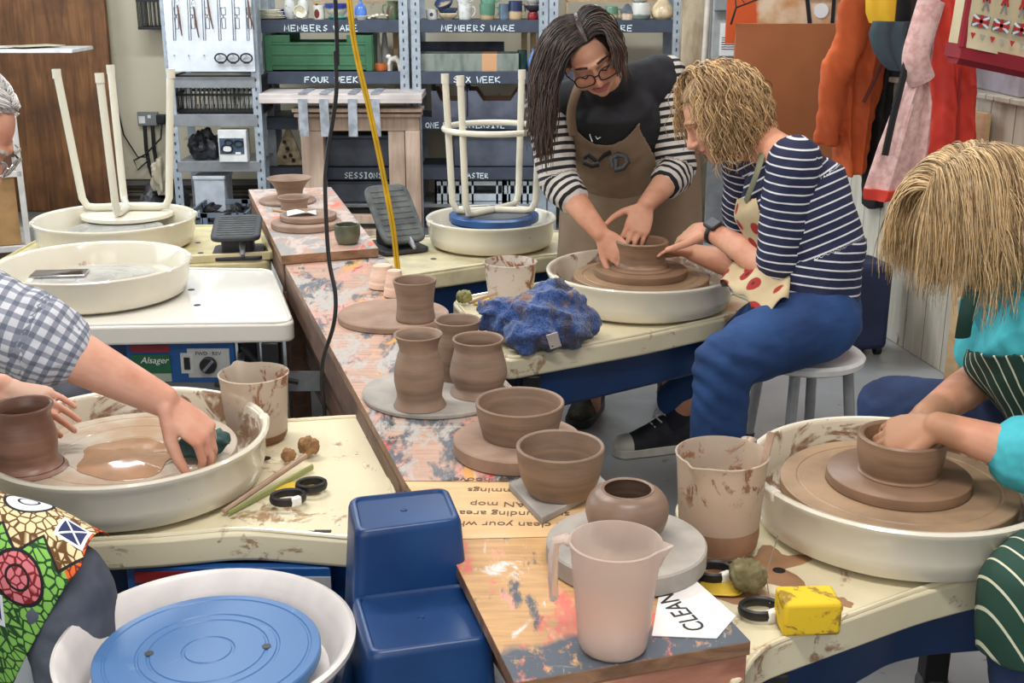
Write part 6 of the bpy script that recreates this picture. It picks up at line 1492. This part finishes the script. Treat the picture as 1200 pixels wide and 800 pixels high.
Q=lambda x,y,z:P(x,y,z)-B
for sx in (-1,1): obj('eyebrow',MB().tube([Q(sx*.014,.092,.031),Q(sx*.03,.090,.035),Q(sx*.048,.074,.028)],[.003,.003,.002],7,flat=.6),flat('fair brow',(140,100,70),.8),t)
obj('lips',MB().tube([Q(-.024,.082,-.054),Q(0,.0935,-.053),Q(.024,.082,-.054)],[.002,.006,.002],8),lipm,t)
HC=hairmat('curly fair hair',(92,66,42),(222,184,132)); eC=(.086,.102,.095); hcC=hc+uC*.030-fC*.012
scalp('hair_cap',t,hcC,(fC,uC,rC),(.084,.100,.092),HC,lambda az:(.60 if abs((az+PI)%(2*PI)-PI)<.8 else (-.05 if abs((az+PI)%(2*PI)-PI)<1.25 else -.6)))
def rootC(rnd):
    y=rnd.uniform(-.9,.22); x=rnd.gauss(0,.16)+.02; z=math.sqrt(max(.04,1-min(.96,y*y+x*x))); s=1 if x>.02 else -1
    return (x,y,z),(s*.9,rnd.uniform(-.8,-.05) if y<0 else rnd.uniform(-.9,-.4)*(1 if s<0 else .3),.1)
strands('hair',t,hcC,(fC,uC,rC),eC,rootC,HC,2600,.20,step=18,grav=.55,curl=.0075,cfreq=9,rad=.0017,tipt=.3,seed=9,lenvar=.24,lmax=1.12,jam=.05,coll=[(tuple(hc+fC*.055-uC*.02),.062)])
def rootC2(rnd):
    az=rnd.uniform(-1.9,1.9)+PI; z=rnd.uniform(-.25,.5); q=math.sqrt(1-z*z); return (q*math.sin(az),q*math.cos(az),z),(math.sin(az)*.6,math.cos(az)*.6,-.2)
strands('hair_ends',t,hcC,(fC,uC,rC),eC,rootC2,HC,1200,.13,step=14,grav=.5,curl=.0075,cfreq=8,rad=.0017,seed=12,lenvar=.3,lmax=1.12,jam=.05)
ns=stripes('navy jersey with white bands',(36,42,76),(224,224,226),45,.19)
def top_(m):
    ringloft(m,[(hip+V((.01,0,.015)),.135,.165),(hip+V((.005,0,.06)),.13,.16),(waist,.13,.165),(chest,.15,.172),(neckb-V((-.035,0,.055)),.085,.12)],xdir=(1,0,0))
    capchain(m,[chest+V((0,-.07,.05)),shN],[.085,.066]); capchain(m,[chest+V((0,.07,.05)),shF],[.085,.062])
    capchain(m,[neckb+V((.03,0,-.03)),shN],[.058,.058]); capchain(m,[neckb+V((.03,0,-.03)),shF],[.058,.055])
tp_=garment('top',t,top_,ns,.0055,5,[(hip-V((0,0,.1)),waist,0),(waist,chest,(hip-V((0,0,.1))-waist).length),(chest,neckb,(hip-V((0,0,.1))-waist).length+(waist-chest).length)],wrinkle(.005,14))
cuN=shN*.12+elN*.88; garment('sleeve',t,lambda m:capchain(m,[shN,shN*.5+elN*.5,cuN],[.070,.069,.066],20),ns,.0055,4,[(shN,cuN,0)],wrinkle(.006,16))
cuF=shF*.2+elF*.8; garment('sleeve',t,lambda m:capchain(m,[shF,shF*.5+elF*.5,cuF],[.066,.060,.056],20),ns,.0055,4,[(shF,cuF,0)],wrinkle(.005,16))
jm=NT('blue denim',.85); n_=jm.noise(220,2,(1,1,1)); jm.color(jm.mix(jm.mask(jm.noise(4,5),.4,.7),(22,52,98),(40,80,134))); jm.bump(jm.noise(30,5,(.5,1,1)),.5,.006)
def jeans(m):
    ringloft(m,[(hip-V((0,0,.055)),.115,.15),(hip-V((0,0,.03)),.15,.175),(hip+V((0,0,.03)),.145,.172),(hip+V((-.005,0,.075)),.132,.16)])
    capchain(m,[thN[0]+V((.02,0,0)),thN[0]*.5+thN[1]*.5,thN[1],thN[1]*.5+ftN*.5+V((.012,0,0)),ftN+V((0,0,.03))],[.105,.093,.074,.068,.056],22)
    capchain(m,[thF[0],thF[0]*.5+thF[1]*.5,thF[1],ftF+V((.0,.0,.06))],[.10,.085,.07,.055],20)
def jw(co):
    kn=(co-V(thN[1])); d=abs(co.x-thN[1].x-.02); return .0045*math.sin(co.z*120+co.x*60+4*mnoise.noise(co*7))*math.exp(-kn.length_squared/.012)+.004*mnoise.noise(co*20)
garment('jeans',t,jeans,jm.mat,.006,4,disp=jw)
garment('sock',t,lambda m:capchain(m,[ftF+V((0,0,-.03)),ftF*.86+thF[1]*.14],[.042,.042]),NAVY,.006,2)
cvm=duo('black canvas shoe',(26,26,32),(44,44,54),20,rough=.8)
shoe('canvas_shoe',t,V((ftF.x+.015,ftF.y,.002)),PI+.25,cvm,flat('off white rubber',(206,202,190),.6),high=True)
shoe('canvas_shoe',t,V((ftN.x+.01,ftN.y,.002)),PI+.1,cvm,bpy.data.materials['off white rubber'],high=True)
# watch
wd=(elN-wrN).normalized(); wp=wrN+wd*.012-B; w_=bpy.data.objects.new('smart_watch',None); COL.objects.link(w_); w_.parent=t
ux=wd.cross(V((.0,-.75,.66))).normalized(); uy=ux.cross(wd)
obj('band',MB().tube([wp+ux*math.cos(a)*.031+uy*math.sin(a)*.030 for a in [2*PI*q/28 for q in range(28)]],.008,8,closed=True,flat=.35,up=tuple(wd)),M['black'],w_)
mb=MB(); mb.M=Matrix.Translation(wp-uy*.033*(1 if uy.z<0 else -1))@Matrix((ux,wd,uy)).transposed().to_4x4(); mb.prism(arc_round([(-.019,-.022),(.019,-.022),(.019,.022),(-.019,.022)],.008),-.006,.006); obj('watch_case',mb,M['dark'],w_,bevel=.002)
mb2=MB(); mb2.M=mb.M; s_=(1 if uy.z<0 else -1); mb2.prism(arc_round([(-.015,-.018),(.015,-.018),(.015,.018),(-.015,.018)],.005),.0058,.0066); mb2.prism(arc_round([(-.015,-.018),(.015,-.018),(.015,.018),(-.015,.018)],.005),-.0066,-.0058); obj('watch_face',mb2,flat('watch glass',(120,124,128),.15),w_)
# poppy apron
k=NT('cream cotton with red poppies',.85); vd=k.voro(16,out='Distance',rand=.7); base=k.ramp(k.noise(6,3),[(.3,(184,164,128)),(.7,(212,192,154))]); col=k.mix(k.mask(vd,.40,.36),base,(156,40,34)); col=k.mix(k.mask(vd,.16,.10),col,(60,24,24)); k.color(col); POP=k.mat
ap=bpy.data.objects.new('apron',None); COL.objects.link(ap); ap.parent=t
def popred(co,no):
    px,py=pix(co); return no.x<.25 and 232<py<345 and px<(890+ (py-232)*.20) 
q=patch('bib',tp_,t,popred,.007,POP,.003,8); q.parent=ap
lap=MB(); rows=[]
for i in range(10):
    u=i/9; a=hip+V((-.09,-.02,.075))+V((-.12*u,-.05*u,-.01*u-.05*u*u)); row=[]
    for j in range(15):
        v=j/14; y=(-.165+.40*v); z=.10-.055*(2*v-1)**2*(1 if v<.5 else .6)-.0+ .012*math.sin(v*14+u*5); row.append(a+V((.02*math.sin(v*6)+.05*abs(2*v-1)**3*u,y*(1-.25*u*u),z-.025))-B)
    rows.append(row)
lap.grid(rows); obj('lap_panel',lap,POP,ap,smooth=180,solid=.003)
obj('neck_strap',MB().tube([p-B for p in smooth3([ay(874,236,3.06),ay(886,205,3.02),ay(893,180,3.06),ay(897,160,3.13)])],.012,8,flat=.3),flat('sage tape',(120,120,96),.8),ap)
# ================================================= fair haired woman at the right wheel
t=thing('person','person with straight fair hair, teal shirt and green striped apron at the right wheel','person',(1.22,2.10,.486)); PT=t; B=V(t.location)
hc=ay(1150,258,2.17); fT,uT,rT=frame((-.76,-.10,-.64),(-.55,0,.75))
neckb=ay(1204,335,2.20); chest=V((.975,2.135,.82)); waist=V((1.07,2.09,.70)); hip=V((1.22,2.10,.58))
shN=V((1.04,2.02,.93)); shF=V((.99,2.36,.90)); elN=ay(1245,545,1.86); wrN=ay(1100,500,1.93); elF=ay(1152,442,2.29); wrF=ay(1085,488,2.05)
thN=[hip+V((0,-.09,0)),V((.81,1.665,.53))]; ftN=V((.84,1.60,.075)); thF=[hip+V((0,.09,0)),V((.83,2.47,.545))]; ftF=V((.86,2.52,.075))
mb=MB(); P,R=headshape(mb,hc,fT,uT,.98); capchain(mb,[hc-uT*.05-fT*.035,neckb],[.048,.055])
ringloft(mb,[(hip-V((0,0,.05)),.12,.15),(hip+V((0,0,.05)),.115,.145),(waist,.09,.13),(chest,.095,.145),(neckb-V((-.02,0,.03)),.06,.09)])
for sh,el,wr in ((shN,elN,wrN),(shF,elF,wrF)): capchain(mb,[neckb,sh],[.052,.050]); capchain(mb,[sh,sh*.5+el*.5,el,el*.6+wr*.4,wr],[.050,.045,.041,.039,.027])
tN=ay(1036,520,1.985); tF=ay(1046,510,2.03)
hand(mb,wrN,(tN-wrN)+V((0,0,.012)),V((-.1,-.62,.78)),thumb=1,curl=(22,30,20),th=(.75,.5,-.1),scale=.98)
hand(mb,wrF,(tF-wrF),V((-.2,.25,.95)),thumb=-1,curl=(16,24,16),th=(.75,.55,-.3),scale=.96)
capchain(mb,[thN[0],thN[1],ftN],[.085,.056,.038]); capchain(mb,[thF[0],thF[1],ftF],[.085,.056,.038]); capchain(mb,[ftN,ftN+V((-.1,-.02,-.03))],[.034,.026]); capchain(mb,[ftF,ftF+V((-.1,0,-.03))],[.034,.026])
me=remeshed('body',mb,skinmat('skin of person at right',(216,160,132),5,[(tuple(wrN*.45+tN*.55-B),.105,(172,128,98)),(tuple(wrF*.5+tF*.5-B),.105,(172,128,98))]),.004,3,'mesh'); me.transform(Matrix.Translation(-B)); obj('body',me,None,t)
HT=hairmat('straight fair hair',(112,86,54),(228,196,146)); eT=(.090,.106,.098); hcT=hc+uT*.030-fT*.010
scalp('hair_cap',t,hcT,(fT,uT,rT),(.084,.100,.092),HT,lambda az:(.40 if abs((az+PI)%(2*PI)-PI)<.7 else (-.2 if abs((az+PI)%(2*PI)-PI)<1.2 else -.6)))
def rootT(rnd):
    y=rnd.uniform(-.92,.55); x=rnd.gauss(0,.10); z=math.sqrt(max(.04,1-min(.96,y*y+x*x))); s=1 if x>0 else -1
    return (x,y,z),(s*1.0,rnd.uniform(-.35,.05)+min(0,y)*.4,.1)
strands('hair',t,hcT,(fT,uT,rT),eT,rootT,HT,3600,lambda d,rnd:(.215 if d.y>.15 else .255)*rnd.uniform(.78,1.12),step=17,grav=.55,curl=.003,cfreq=4,rad=.0013,tipt=.25,seed=19,lmax=1.10,jam=.06,coll=[(tuple(hc+fT*.055-uT*.02),.064)])
def rootT2(rnd):
    az=rnd.uniform(-2.4,2.4)+PI; z=rnd.uniform(-.2,.5); q=math.sqrt(1-z*z); return (q*math.sin(az),q*math.cos(az),z),(math.sin(az)*.7,math.cos(az)*.5,-.1)
strands('hair_ends',t,hcT,(fT,uT,rT),eT,rootT2,HT,1500,.145,step=13,grav=.5,curl=.003,cfreq=4,rad=.0013,seed=22,lenvar=.3,lmax=1.10,jam=.06)
TEAL=cloth('teal shirt',(56,172,186),(78,194,206),5,.5)
def shirtT(m):
    ringloft(m,[(hip-V((0,0,.02)),.155,.185),(waist,.13,.17),(chest,.125,.17),(neckb-V((-.01,0,.05)),.085,.11)])
    for sh,s in ((shN,-1),(shF,1)): capchain(m,[chest+V((0,s*.08,.03)),sh],[.09,.072]); capchain(m,[neckb+V((.02,0,-.03)),sh],[.06,.06])
tsh=garment('shirt',t,shirtT,TEAL,.006,5,[(hip-V((0,0,.2)),neckb,0,(-1,0,0))],wrinkle(.008,14))
cuN=elN*.75+wrN*.25
garment('sleeve',t,lambda m:capchain(m,[shN,shN*.5+elN*.5,elN+V((.01,0,0)),cuN],[.078,.075,.072,.064],20),TEAL,.006,4,disp=wrinkle(.01,16))
garment('sleeve_cuff',t,lambda m:capchain(m,[elN*.84+wrN*.16,elN*.72+wrN*.28],[.0675,.066],20),TEAL,.005,3,disp=wrinkle(.005,20))
cuF=elF*.8+shF*.2
garment('sleeve',t,lambda m:capchain(m,[shF,shF*.5+elF*.5,cuF],[.075,.066,.060],20),TEAL,.006,4,disp=wrinkle(.008,16))
def collar(pp): return [p-B for p in smooth3(pp)]
GRN=stripes('green apron with pale stripes',(24,60,50),(206,208,180),7.2,.13,'around')
gap=bpy.data.objects.new('apron',None); COL.objects.link(gap); gap.parent=t
q=patch('bib',tsh,t,lambda co,no:(co.x<waist.x+(chest.x-waist.x)*(co.z-waist.z)/(chest.z-waist.z)+.03 and pix(co)[1]>(412-34*max(0,(1142-pix(co)[0])/14))),.008,GRN,.003,8); q.parent=gap
obj('neck_strap',MB().tube([p-B for p in smooth3([ay(1128,395,2.06),ay(1133,365,2.04),ay(1142,335,2.06),ay(1165,312,2.14)])],.014,8,flat=.3),flat('dark green tape',(26,62,52),.8),gap)
GRN2=NT('green apron skirt',.8); xx=GRN2.xyz(rot=(0,.5,-.2)); m_=GRN2.math('LESS_THAN',GRN2.math('FRACT',GRN2.math('ADD',GRN2.math('MULTIPLY',xx[0],36.0),10.0)),.12); GRN2.color(GRN2.mix(m_,(26,64,52),(206,208,180))); GRN2.bump(GRN2.noise(14,4),.3,.006)
djm=NT('dark denim',.85); djm.color(djm.mix(djm.mask(djm.noise(4,4),.4,.7),(30,46,82),(46,68,110))); djm.bump(djm.noise(25,4),.4,.005)
ljm=jm.mat
def jeansT(m):
    ringloft(m,[(hip-V((0,0,.055)),.115,.15),(hip-V((0,0,.03)),.155,.18),(hip+V((0,0,.03)),.145,.175)])
    capchain(m,[thN[0],thN[0]*.5+thN[1]*.5,thN[1],ftN+V((.0,0,.03))],[.10,.085,.07,.056],20)
    capchain(m,[thF[0],thF[0]*.5+thF[1]*.5,thF[1],ftF+V((.0,0,.03))],[.10,.085,.07,.056],20)
jT=garment('jeans',t,jeansT,djm.mat,.007,4,disp=wrinkle(.005,18))
q=patch('skirt',jT,t,lambda co,no:(co.y<2.02 and co.x<1.2 and co.z>.475-.0*co.x and no.z>-.75) or (co.y<1.75 and co.z>.44),.012,GRN2.mat,.003,10); q.parent=gap
for ft in (ftN,ftF): shoe('canvas_shoe',t,V((ft.x+.01,ft.y,.002)),PI,cvm,bpy.data.materials['off white rubber'],high=True)
# ================================================= grey haired man at the left wheel
t=thing('person','grey-haired person with glasses in a checked shirt, sponging the left wheel','person',(-1.36,2.10,.5)); PG=t; B=V(t.location)
hc=ay(-50,152,2.20); fG,uG,rG=frame((.74,-.10,-.66),(.62,0,.76))
neckb=V((-1.13,2.20,1.03)); chest=V((-1.21,2.17,.90)); waist=V((-1.30,2.12,.73)); hip=V((-1.36,2.10,.60))
shN=V((-1.13,1.98,.975)); shF=V((-1.16,2.38,.965)); elN=ay(30,388,1.99); wrN=ay(190,469,2.03); elF=ay(-130,440,2.34); wrF=ay(0,455,2.22)
thN=[hip+V((0,-.10,-.01)),V((-.70,1.665,.535))]; ftN=V((-.665,1.70,.08)); thF=[hip+V((0,.10,-.01)),V((-1.06,2.62,.55))]; ftF=V((-1.02,2.66,.08))
mb=MB(); P,R=headshape(mb,hc,fG,uG,1.04,True); capchain(mb,[hc-uG*.05-fG*.035,neckb],[.055,.062])
ringloft(mb,[(hip-V((0,0,.05)),.13,.16),(hip+V((0,0,.05)),.13,.155),(waist,.11,.145),(chest,.11,.165),(neckb-V((.02,0,.03)),.07,.10)])
for sh,el,wr in ((shN,elN,wrN),(shF,elF,wrF)): capchain(mb,[neckb,sh],[.058,.056]); capchain(mb,[sh,sh*.5+el*.5,el,el*.62+wr*.38,wr],[.056,.050,.049,.047,.030])
tG=GSP+V((.012,.0,.03)); tF=ay(86,486,2.16)
hand(mb,wrN,V((.50,.0,-.46)),V((.36,-.22,.75)),thumb=-1,curl=(38,42,28),th=(.8,.45,-.5),scale=1.06)
hand(mb,wrF,(tF-wrF),V((.1,-.45,.85)),thumb=-1,curl=(10,16,12),th=(.9,.25,.1),scale=1.04)
capchain(mb,[thN[0],thN[1],ftN],[.095,.062,.042]); capchain(mb,[thF[0],thF[1],ftF],[.095,.062,.042]); capchain(mb,[ftN,ftN+V((.1,-.02,-.03))],[.036,.028]); capchain(mb,[ftF,ftF+V((.1,0,-.03))],[.036,.028])
me=remeshed('body',mb,skinmat('skin of man',(216,164,140),7,[(tuple(wrF*.6+tF*.4-B),.06,(186,150,128))]),.004,3,'mesh'); me.transform(Matrix.Translation(-B)); obj('body',me,None,t)
Q=lambda x,y,z:P(x,y,z)-B
HG=hairmat('white grey hair',(168,164,160),(232,230,228)); eG=(.082,.100,.094); hcG=hc+uG*.030-fG*.010
scalp('hair_cap',t,hcG,(fG,uG,rG),(.077,.095,.088),HG,lambda az:(.70 if abs((az+PI)%(2*PI)-PI)<.7 else (-.05 if abs((az+PI)%(2*PI)-PI)<1.2 else -.45)))
def rootG(rnd):
    y=rnd.uniform(-.9,.66); x=rnd.gauss(.1,.4); z=math.sqrt(max(.04,1-min(.96,y*y+x*x))); return (x,y,z),(math.copysign(.35,x),-.65,-.45)
strands('hair',t,hcG,(fG,uG,rG),eG,rootG,HG,1700,.075,step=8,grav=.05,rad=.0016,seed=31,lenvar=.3,lmax=1.07,jam=.04,stick=True)
for sx in (-1,1): obj('eyebrow',MB().tube([Q(sx*.014,.097,.032),Q(sx*.03,.095,.037),Q(sx*.048,.078,.030)],[.004,.004,.002],7,flat=.6),flat('grey brow',(176,168,160),.8),t)
gl=bpy.data.objects.new('glasses',None); COL.objects.link(gl); gl.parent=t
for sx in (-1,1):
    lp=lens_pts(sx); obj('rim',MB().tube(lp,.0022,7,closed=True),M['chrome'],gl)
    lq=lens_pts(sx,.95); m_=MB(); m_.add(lq,[tuple(range(len(lq)))]); obj('lens',m_,gm_.mat,gl,solid=.001)
    obj('temple',MB().tube([Q(sx*.061,.098,.008),Q(sx*.078,.06,.008),Q(sx*.081,.0,.006),Q(sx*.080,-.02,-.01)],.0022,7),fr_,gl)
obj('bridge',MB().tube([Q(-.008,.106,.004),Q(0,.110,.007),Q(.008,.106,.004)],.002,7),M['chrome'],gl)
k=NT('grey blue checked cotton',.85); a1=k.math('FRACT',k.math('ADD',k.math('MULTIPLY',k.attr('along'),42.0),10.0)); a2=k.math('FRACT',k.math('ADD',k.math('MULTIPLY',k.attr('around'),3.4),10.0))
cc=k.mix(k.math('MULTIPLY',k.math('LESS_THAN',a1,.42),.65),(204,206,214),(70,80,104)); cc=k.mix(k.math('MULTIPLY',k.math('LESS_THAN',a2,.42),.6),cc,(72,82,104)); k.color(cc); k.bump(k.noise(20,4),.4,.006); CHK=k.mat
cuN=elN*.83+wrN*.17
def shirtG(m):
    ringloft(m,[(hip-V((0,0,.02)),.165,.195),(waist,.15,.185),(chest,.145,.19),(neckb-V((.02,0,.05)),.10,.125),(neckb+V((-.01,0,.0)),.085,.092),(neckb*.7+hc*.3-fG*.02,.078,.082)])
    for sh,s in ((shN,-1),(shF,1)): capchain(m,[chest+V((0,s*.08,.03)),sh],[.10,.082]); capchain(m,[neckb+V((-.02,0,-.03)),sh],[.066,.068])
garment('shirt',t,shirtG,CHK,.008,5,[(hip,chest,0,(1,0,0)),(chest,neckb,(hip-chest).length,(1,0,0))],wrinkle(.008,12))
garment('sleeve',t,lambda m:capchain(m,[shN,shN*.5+elN*.5,elN,cuN],[.088,.086,.078,.066],22),CHK,.006,4,[(shN,elN,0,(0,0,1)),(elN,cuN,(shN-elN).length,(0,0,1))],wrinkle(.010,16))
garment('sleeve_cuff',t,lambda m:capchain(m,[elN*.93+wrN*.07,cuN],[.079,.073],22),CHK,.005,3,[(elN,cuN,.11,(0,0,1))],wrinkle(.006,20))
garment('sleeve',t,lambda m:capchain(m,[shF,shF*.5+elF*.5,elF,elF*.8+wrF*.2],[.088,.080,.072,.062],22),CHK,.007,4,[(shF,elF,0,(0,0,1))],wrinkle(.008,16))
gtr=cloth('slate trousers',(84,90,104),(106,112,126),6,.4)
def trG(m):
    ringloft(m,[(hip-V((0,0,.07)),.13,.16),(hip-V((0,0,.03)),.17,.19),(hip+V((0,0,.03)),.165,.185)])
    for th_,ft in ((thN,ftN),(thF,ftF)): capchain(m,[th_[0],th_[0]*.5+th_[1]*.5,th_[1],ft+V((0,0,.03))],[.11,.095,.078,.064],20)
garment('trousers',t,trG,gtr,.008,4,disp=wrinkle(.006,16))
for ft in (ftN,ftF): shoe('work_shoe',t,V((ft.x-.01,ft.y,.002)),0,flat('brown leather',(70,52,42),.5),M['dark'])
# wax print apron over the near thigh
k=NT('wax print cotton',.75); pos=k.coord()
sepx=k.n('ShaderNodeSeparateXYZ'); k.L(k.coord(kind='UV'),sepx.inputs[0])
uvs=k.n('ShaderNodeTexCoord').outputs['UV']
vor=k.n('ShaderNodeTexVoronoi',feature='DISTANCE_TO_EDGE'); vor.inputs['Scale'].default_value=46; k.L(uvs,vor.inputs['Vector']); cell=k.mask(vor.outputs['Distance'],.06,.11)
vv=sepx.outputs[1]
zig=k.math('PINGPONG',sepx.outputs[0],.05); band=k.math('ADD',vv,k.math('MULTIPLY',zig,1.2))
c1=k.mix(cell,(96,60,16),(226,206,160)); c2=k.mix(cell,(20,66,22),(130,190,84)); c3=k.mix(cell,(120,36,14),(224,98,30))
col=k.mix(k.mask(band,.80,.803),c2,c1); col=k.mix(k.mask(k.math('ADD',sepx.outputs[0],k.math('MULTIPLY',k.math('PINGPONG',vv,.05),.8)),1.0,1.005),col,c3)
ln=k.math('LESS_THAN',k.math('ABSOLUTE',k.math('SUBTRACT',band,.80)),.005); col=k.mix(ln,col,(14,14,14))
def disc_(cx,cy,r,fill,line,rl):
    global col
    q=k.n('ShaderNodeVectorMath',operation='DISTANCE'); k.L(uvs,q.inputs[0]); q.inputs[1].default_value=(cx,cy,0); d=q.outputs['Value']
    col=k.mix(k.math('LESS_THAN',d,r),col,fill); col=k.mix(k.math('LESS_THAN',k.math('ABSOLUTE',k.math('SUBTRACT',d,r)),.004),col,(12,12,16)); col=k.mix(k.math('LESS_THAN',k.math('ABSOLUTE',k.math('SUBTRACT',d,rl)),.003),col,line)
disc_(.82,.905,.058,(230,232,240),(20,22,40),.024); disc_(.86,.69,.058,k.mix(cell,(120,16,24),(214,120,128)),(30,6,10),.026)
def sq_(cx,cy,h):
    global col
    dx=k.math('ABSOLUTE',k.math('SUBTRACT',sepx.outputs[0],cx)); dy=k.math('ABSOLUTE',k.math('SUBTRACT',vv,cy)); mx=k.math('MAXIMUM',dx,dy)
    x_=k.math('LESS_THAN',k.math('ABSOLUTE',k.math('SUBTRACT',dx,dy)),.004)
    f_=k.mix(x_,(22,34,86),(226,228,236)); col=k.mix(k.math('LESS_THAN',mx,h),col,f_); col=k.mix(k.math('LESS_THAN',k.math('ABSOLUTE',k.math('SUBTRACT',mx,h)),.004),col,(226,228,236))
sq_(.955,.855,.034); sq_(.785,.60,.034)
k.color(col); WAX=k.mat
rows=[]; nu,nv=30,30
for i in range(nv):
    v=i/(nv-1); row=[]
    for j in range(nu):
        u=j/(nu-1); kk=.45+.55*u; c0=thN[0]*(1-kk)+(thN[1]+V((.06,-.01,.0)))*kk
        s_=(1-v)*(.15+(1-u)*.78); rr=.116-.016*u; a0=.9; lim=.22
        if s_<lim: a=a0-s_/rr; off=V((0,math.sin(a)*rr,math.cos(a)*rr))
        else: a=a0-lim/rr; off=V((0,math.sin(a)*rr-.05*(s_-lim),math.cos(a)*rr-(s_-lim)))
        off+=V((0,.009*math.sin(u*15+v*3),.006*math.sin(u*11)))*(1-.6*v); row.append(c0+off-B)
    rows.append(row)
mb=MB(); mb.grid(rows); apG=bpy.data.objects.new('apron',None); COL.objects.link(apG); apG.parent=t
me=mkmesh('apron_skirt',mb,WAX,180); uv=me.uv_layers.new(name='UVMap')
for p in me.polygons:
    for li in p.loop_indices: vi=me.loops[li].vertex_index; uu=(vi%nu)/(nu-1); uv.data[li].uv=(.45+.55*uu,1-(1-(vi//nu)/(nu-1))*(.15+(1-uu)*.78)/.69)
o=obj('apron_skirt',me,None,apG,solid=.003,sub=1)
# stools under the two people at the front wheels
stool('white-seated stool under the person in the green striped apron',(1.22,2.10),.485,.2)
stool('white-seated stool under the grey-haired person',(-1.36,2.10),.485,.5)
# ------------------------------------------------------------------ light
def area(name,loc,rot,sx,sy,power,col):
    l=bpy.data.lights.new(name,'AREA'); l.shape='RECTANGLE'; l.size=sx; l.size_y=sy; l.energy=power; l.color=col
    o=bpy.data.objects.new(name,l); COL.objects.link(o); o.location=loc; o.rotation_euler=rot; return o
lm=bpy.data.materials.new('lit tube'); lm.use_nodes=True; lm.node_tree.nodes['Principled BSDF'].inputs['Emission Color'].default_value=(1,.98,.94,1); lm.node_tree.nodes['Principled BSDF'].inputs['Emission Strength'].default_value=3
proto=None
for i,(x,y,pw,c,lab) in enumerate(((-1.9,5.6,70,(.86,.93,1),'ceiling tube light over the metal rack'),(.3,5.6,60,(.86,.93,1),'ceiling tube light in front of the shelving'),(-1.2,2.9,55,(1,.97,.93),'ceiling tube light over the left wheels'),(1.0,3.0,22,(1,.95,.88),'ceiling tube light over the middle wheel'),(.2,.9,55,(1,.95,.9),'ceiling tube light above the camera end'))):
    area('ceiling_lamp',(x,y,2.76),(0,0,0),1.3,.25,pw,c)
    t=thing('ceiling_light',lab,'ceiling light',(x,y,2.84),0,'ceiling tube lights'); obj('housing',MB().box((0,0,.03),(1.3,.16,.05)),M['white'],t,bevel=.005); obj('tube',MB().tube([(-.6,0,-.015),(.6,0,-.015)],.018,10),lm,t)
area('window_daylight',(-3.9,4.6,1.7),(0,math.radians(-90),0),1.4,3.4,78,(.80,.90,1.0))
area('front_fill',(-.8,-1.1,2.0),(math.radians(70),0,0),3.0,1.6,55,(1,.98,.96))  # fill light added behind the camera, where the room is left open
w=bpy.data.worlds.new('world'); SC.world=w; w.use_nodes=True; w.node_tree.nodes['Background'].inputs[0].default_value=(.9,.95,1,1); w.node_tree.nodes['Background'].inputs[1].default_value=.28
SC.view_settings.view_transform='Standard'; SC.view_settings.look='None'; SC.view_settings.exposure=-.42; SC.view_settings.gamma=1; SC.view_settings.use_curve_mapping=False
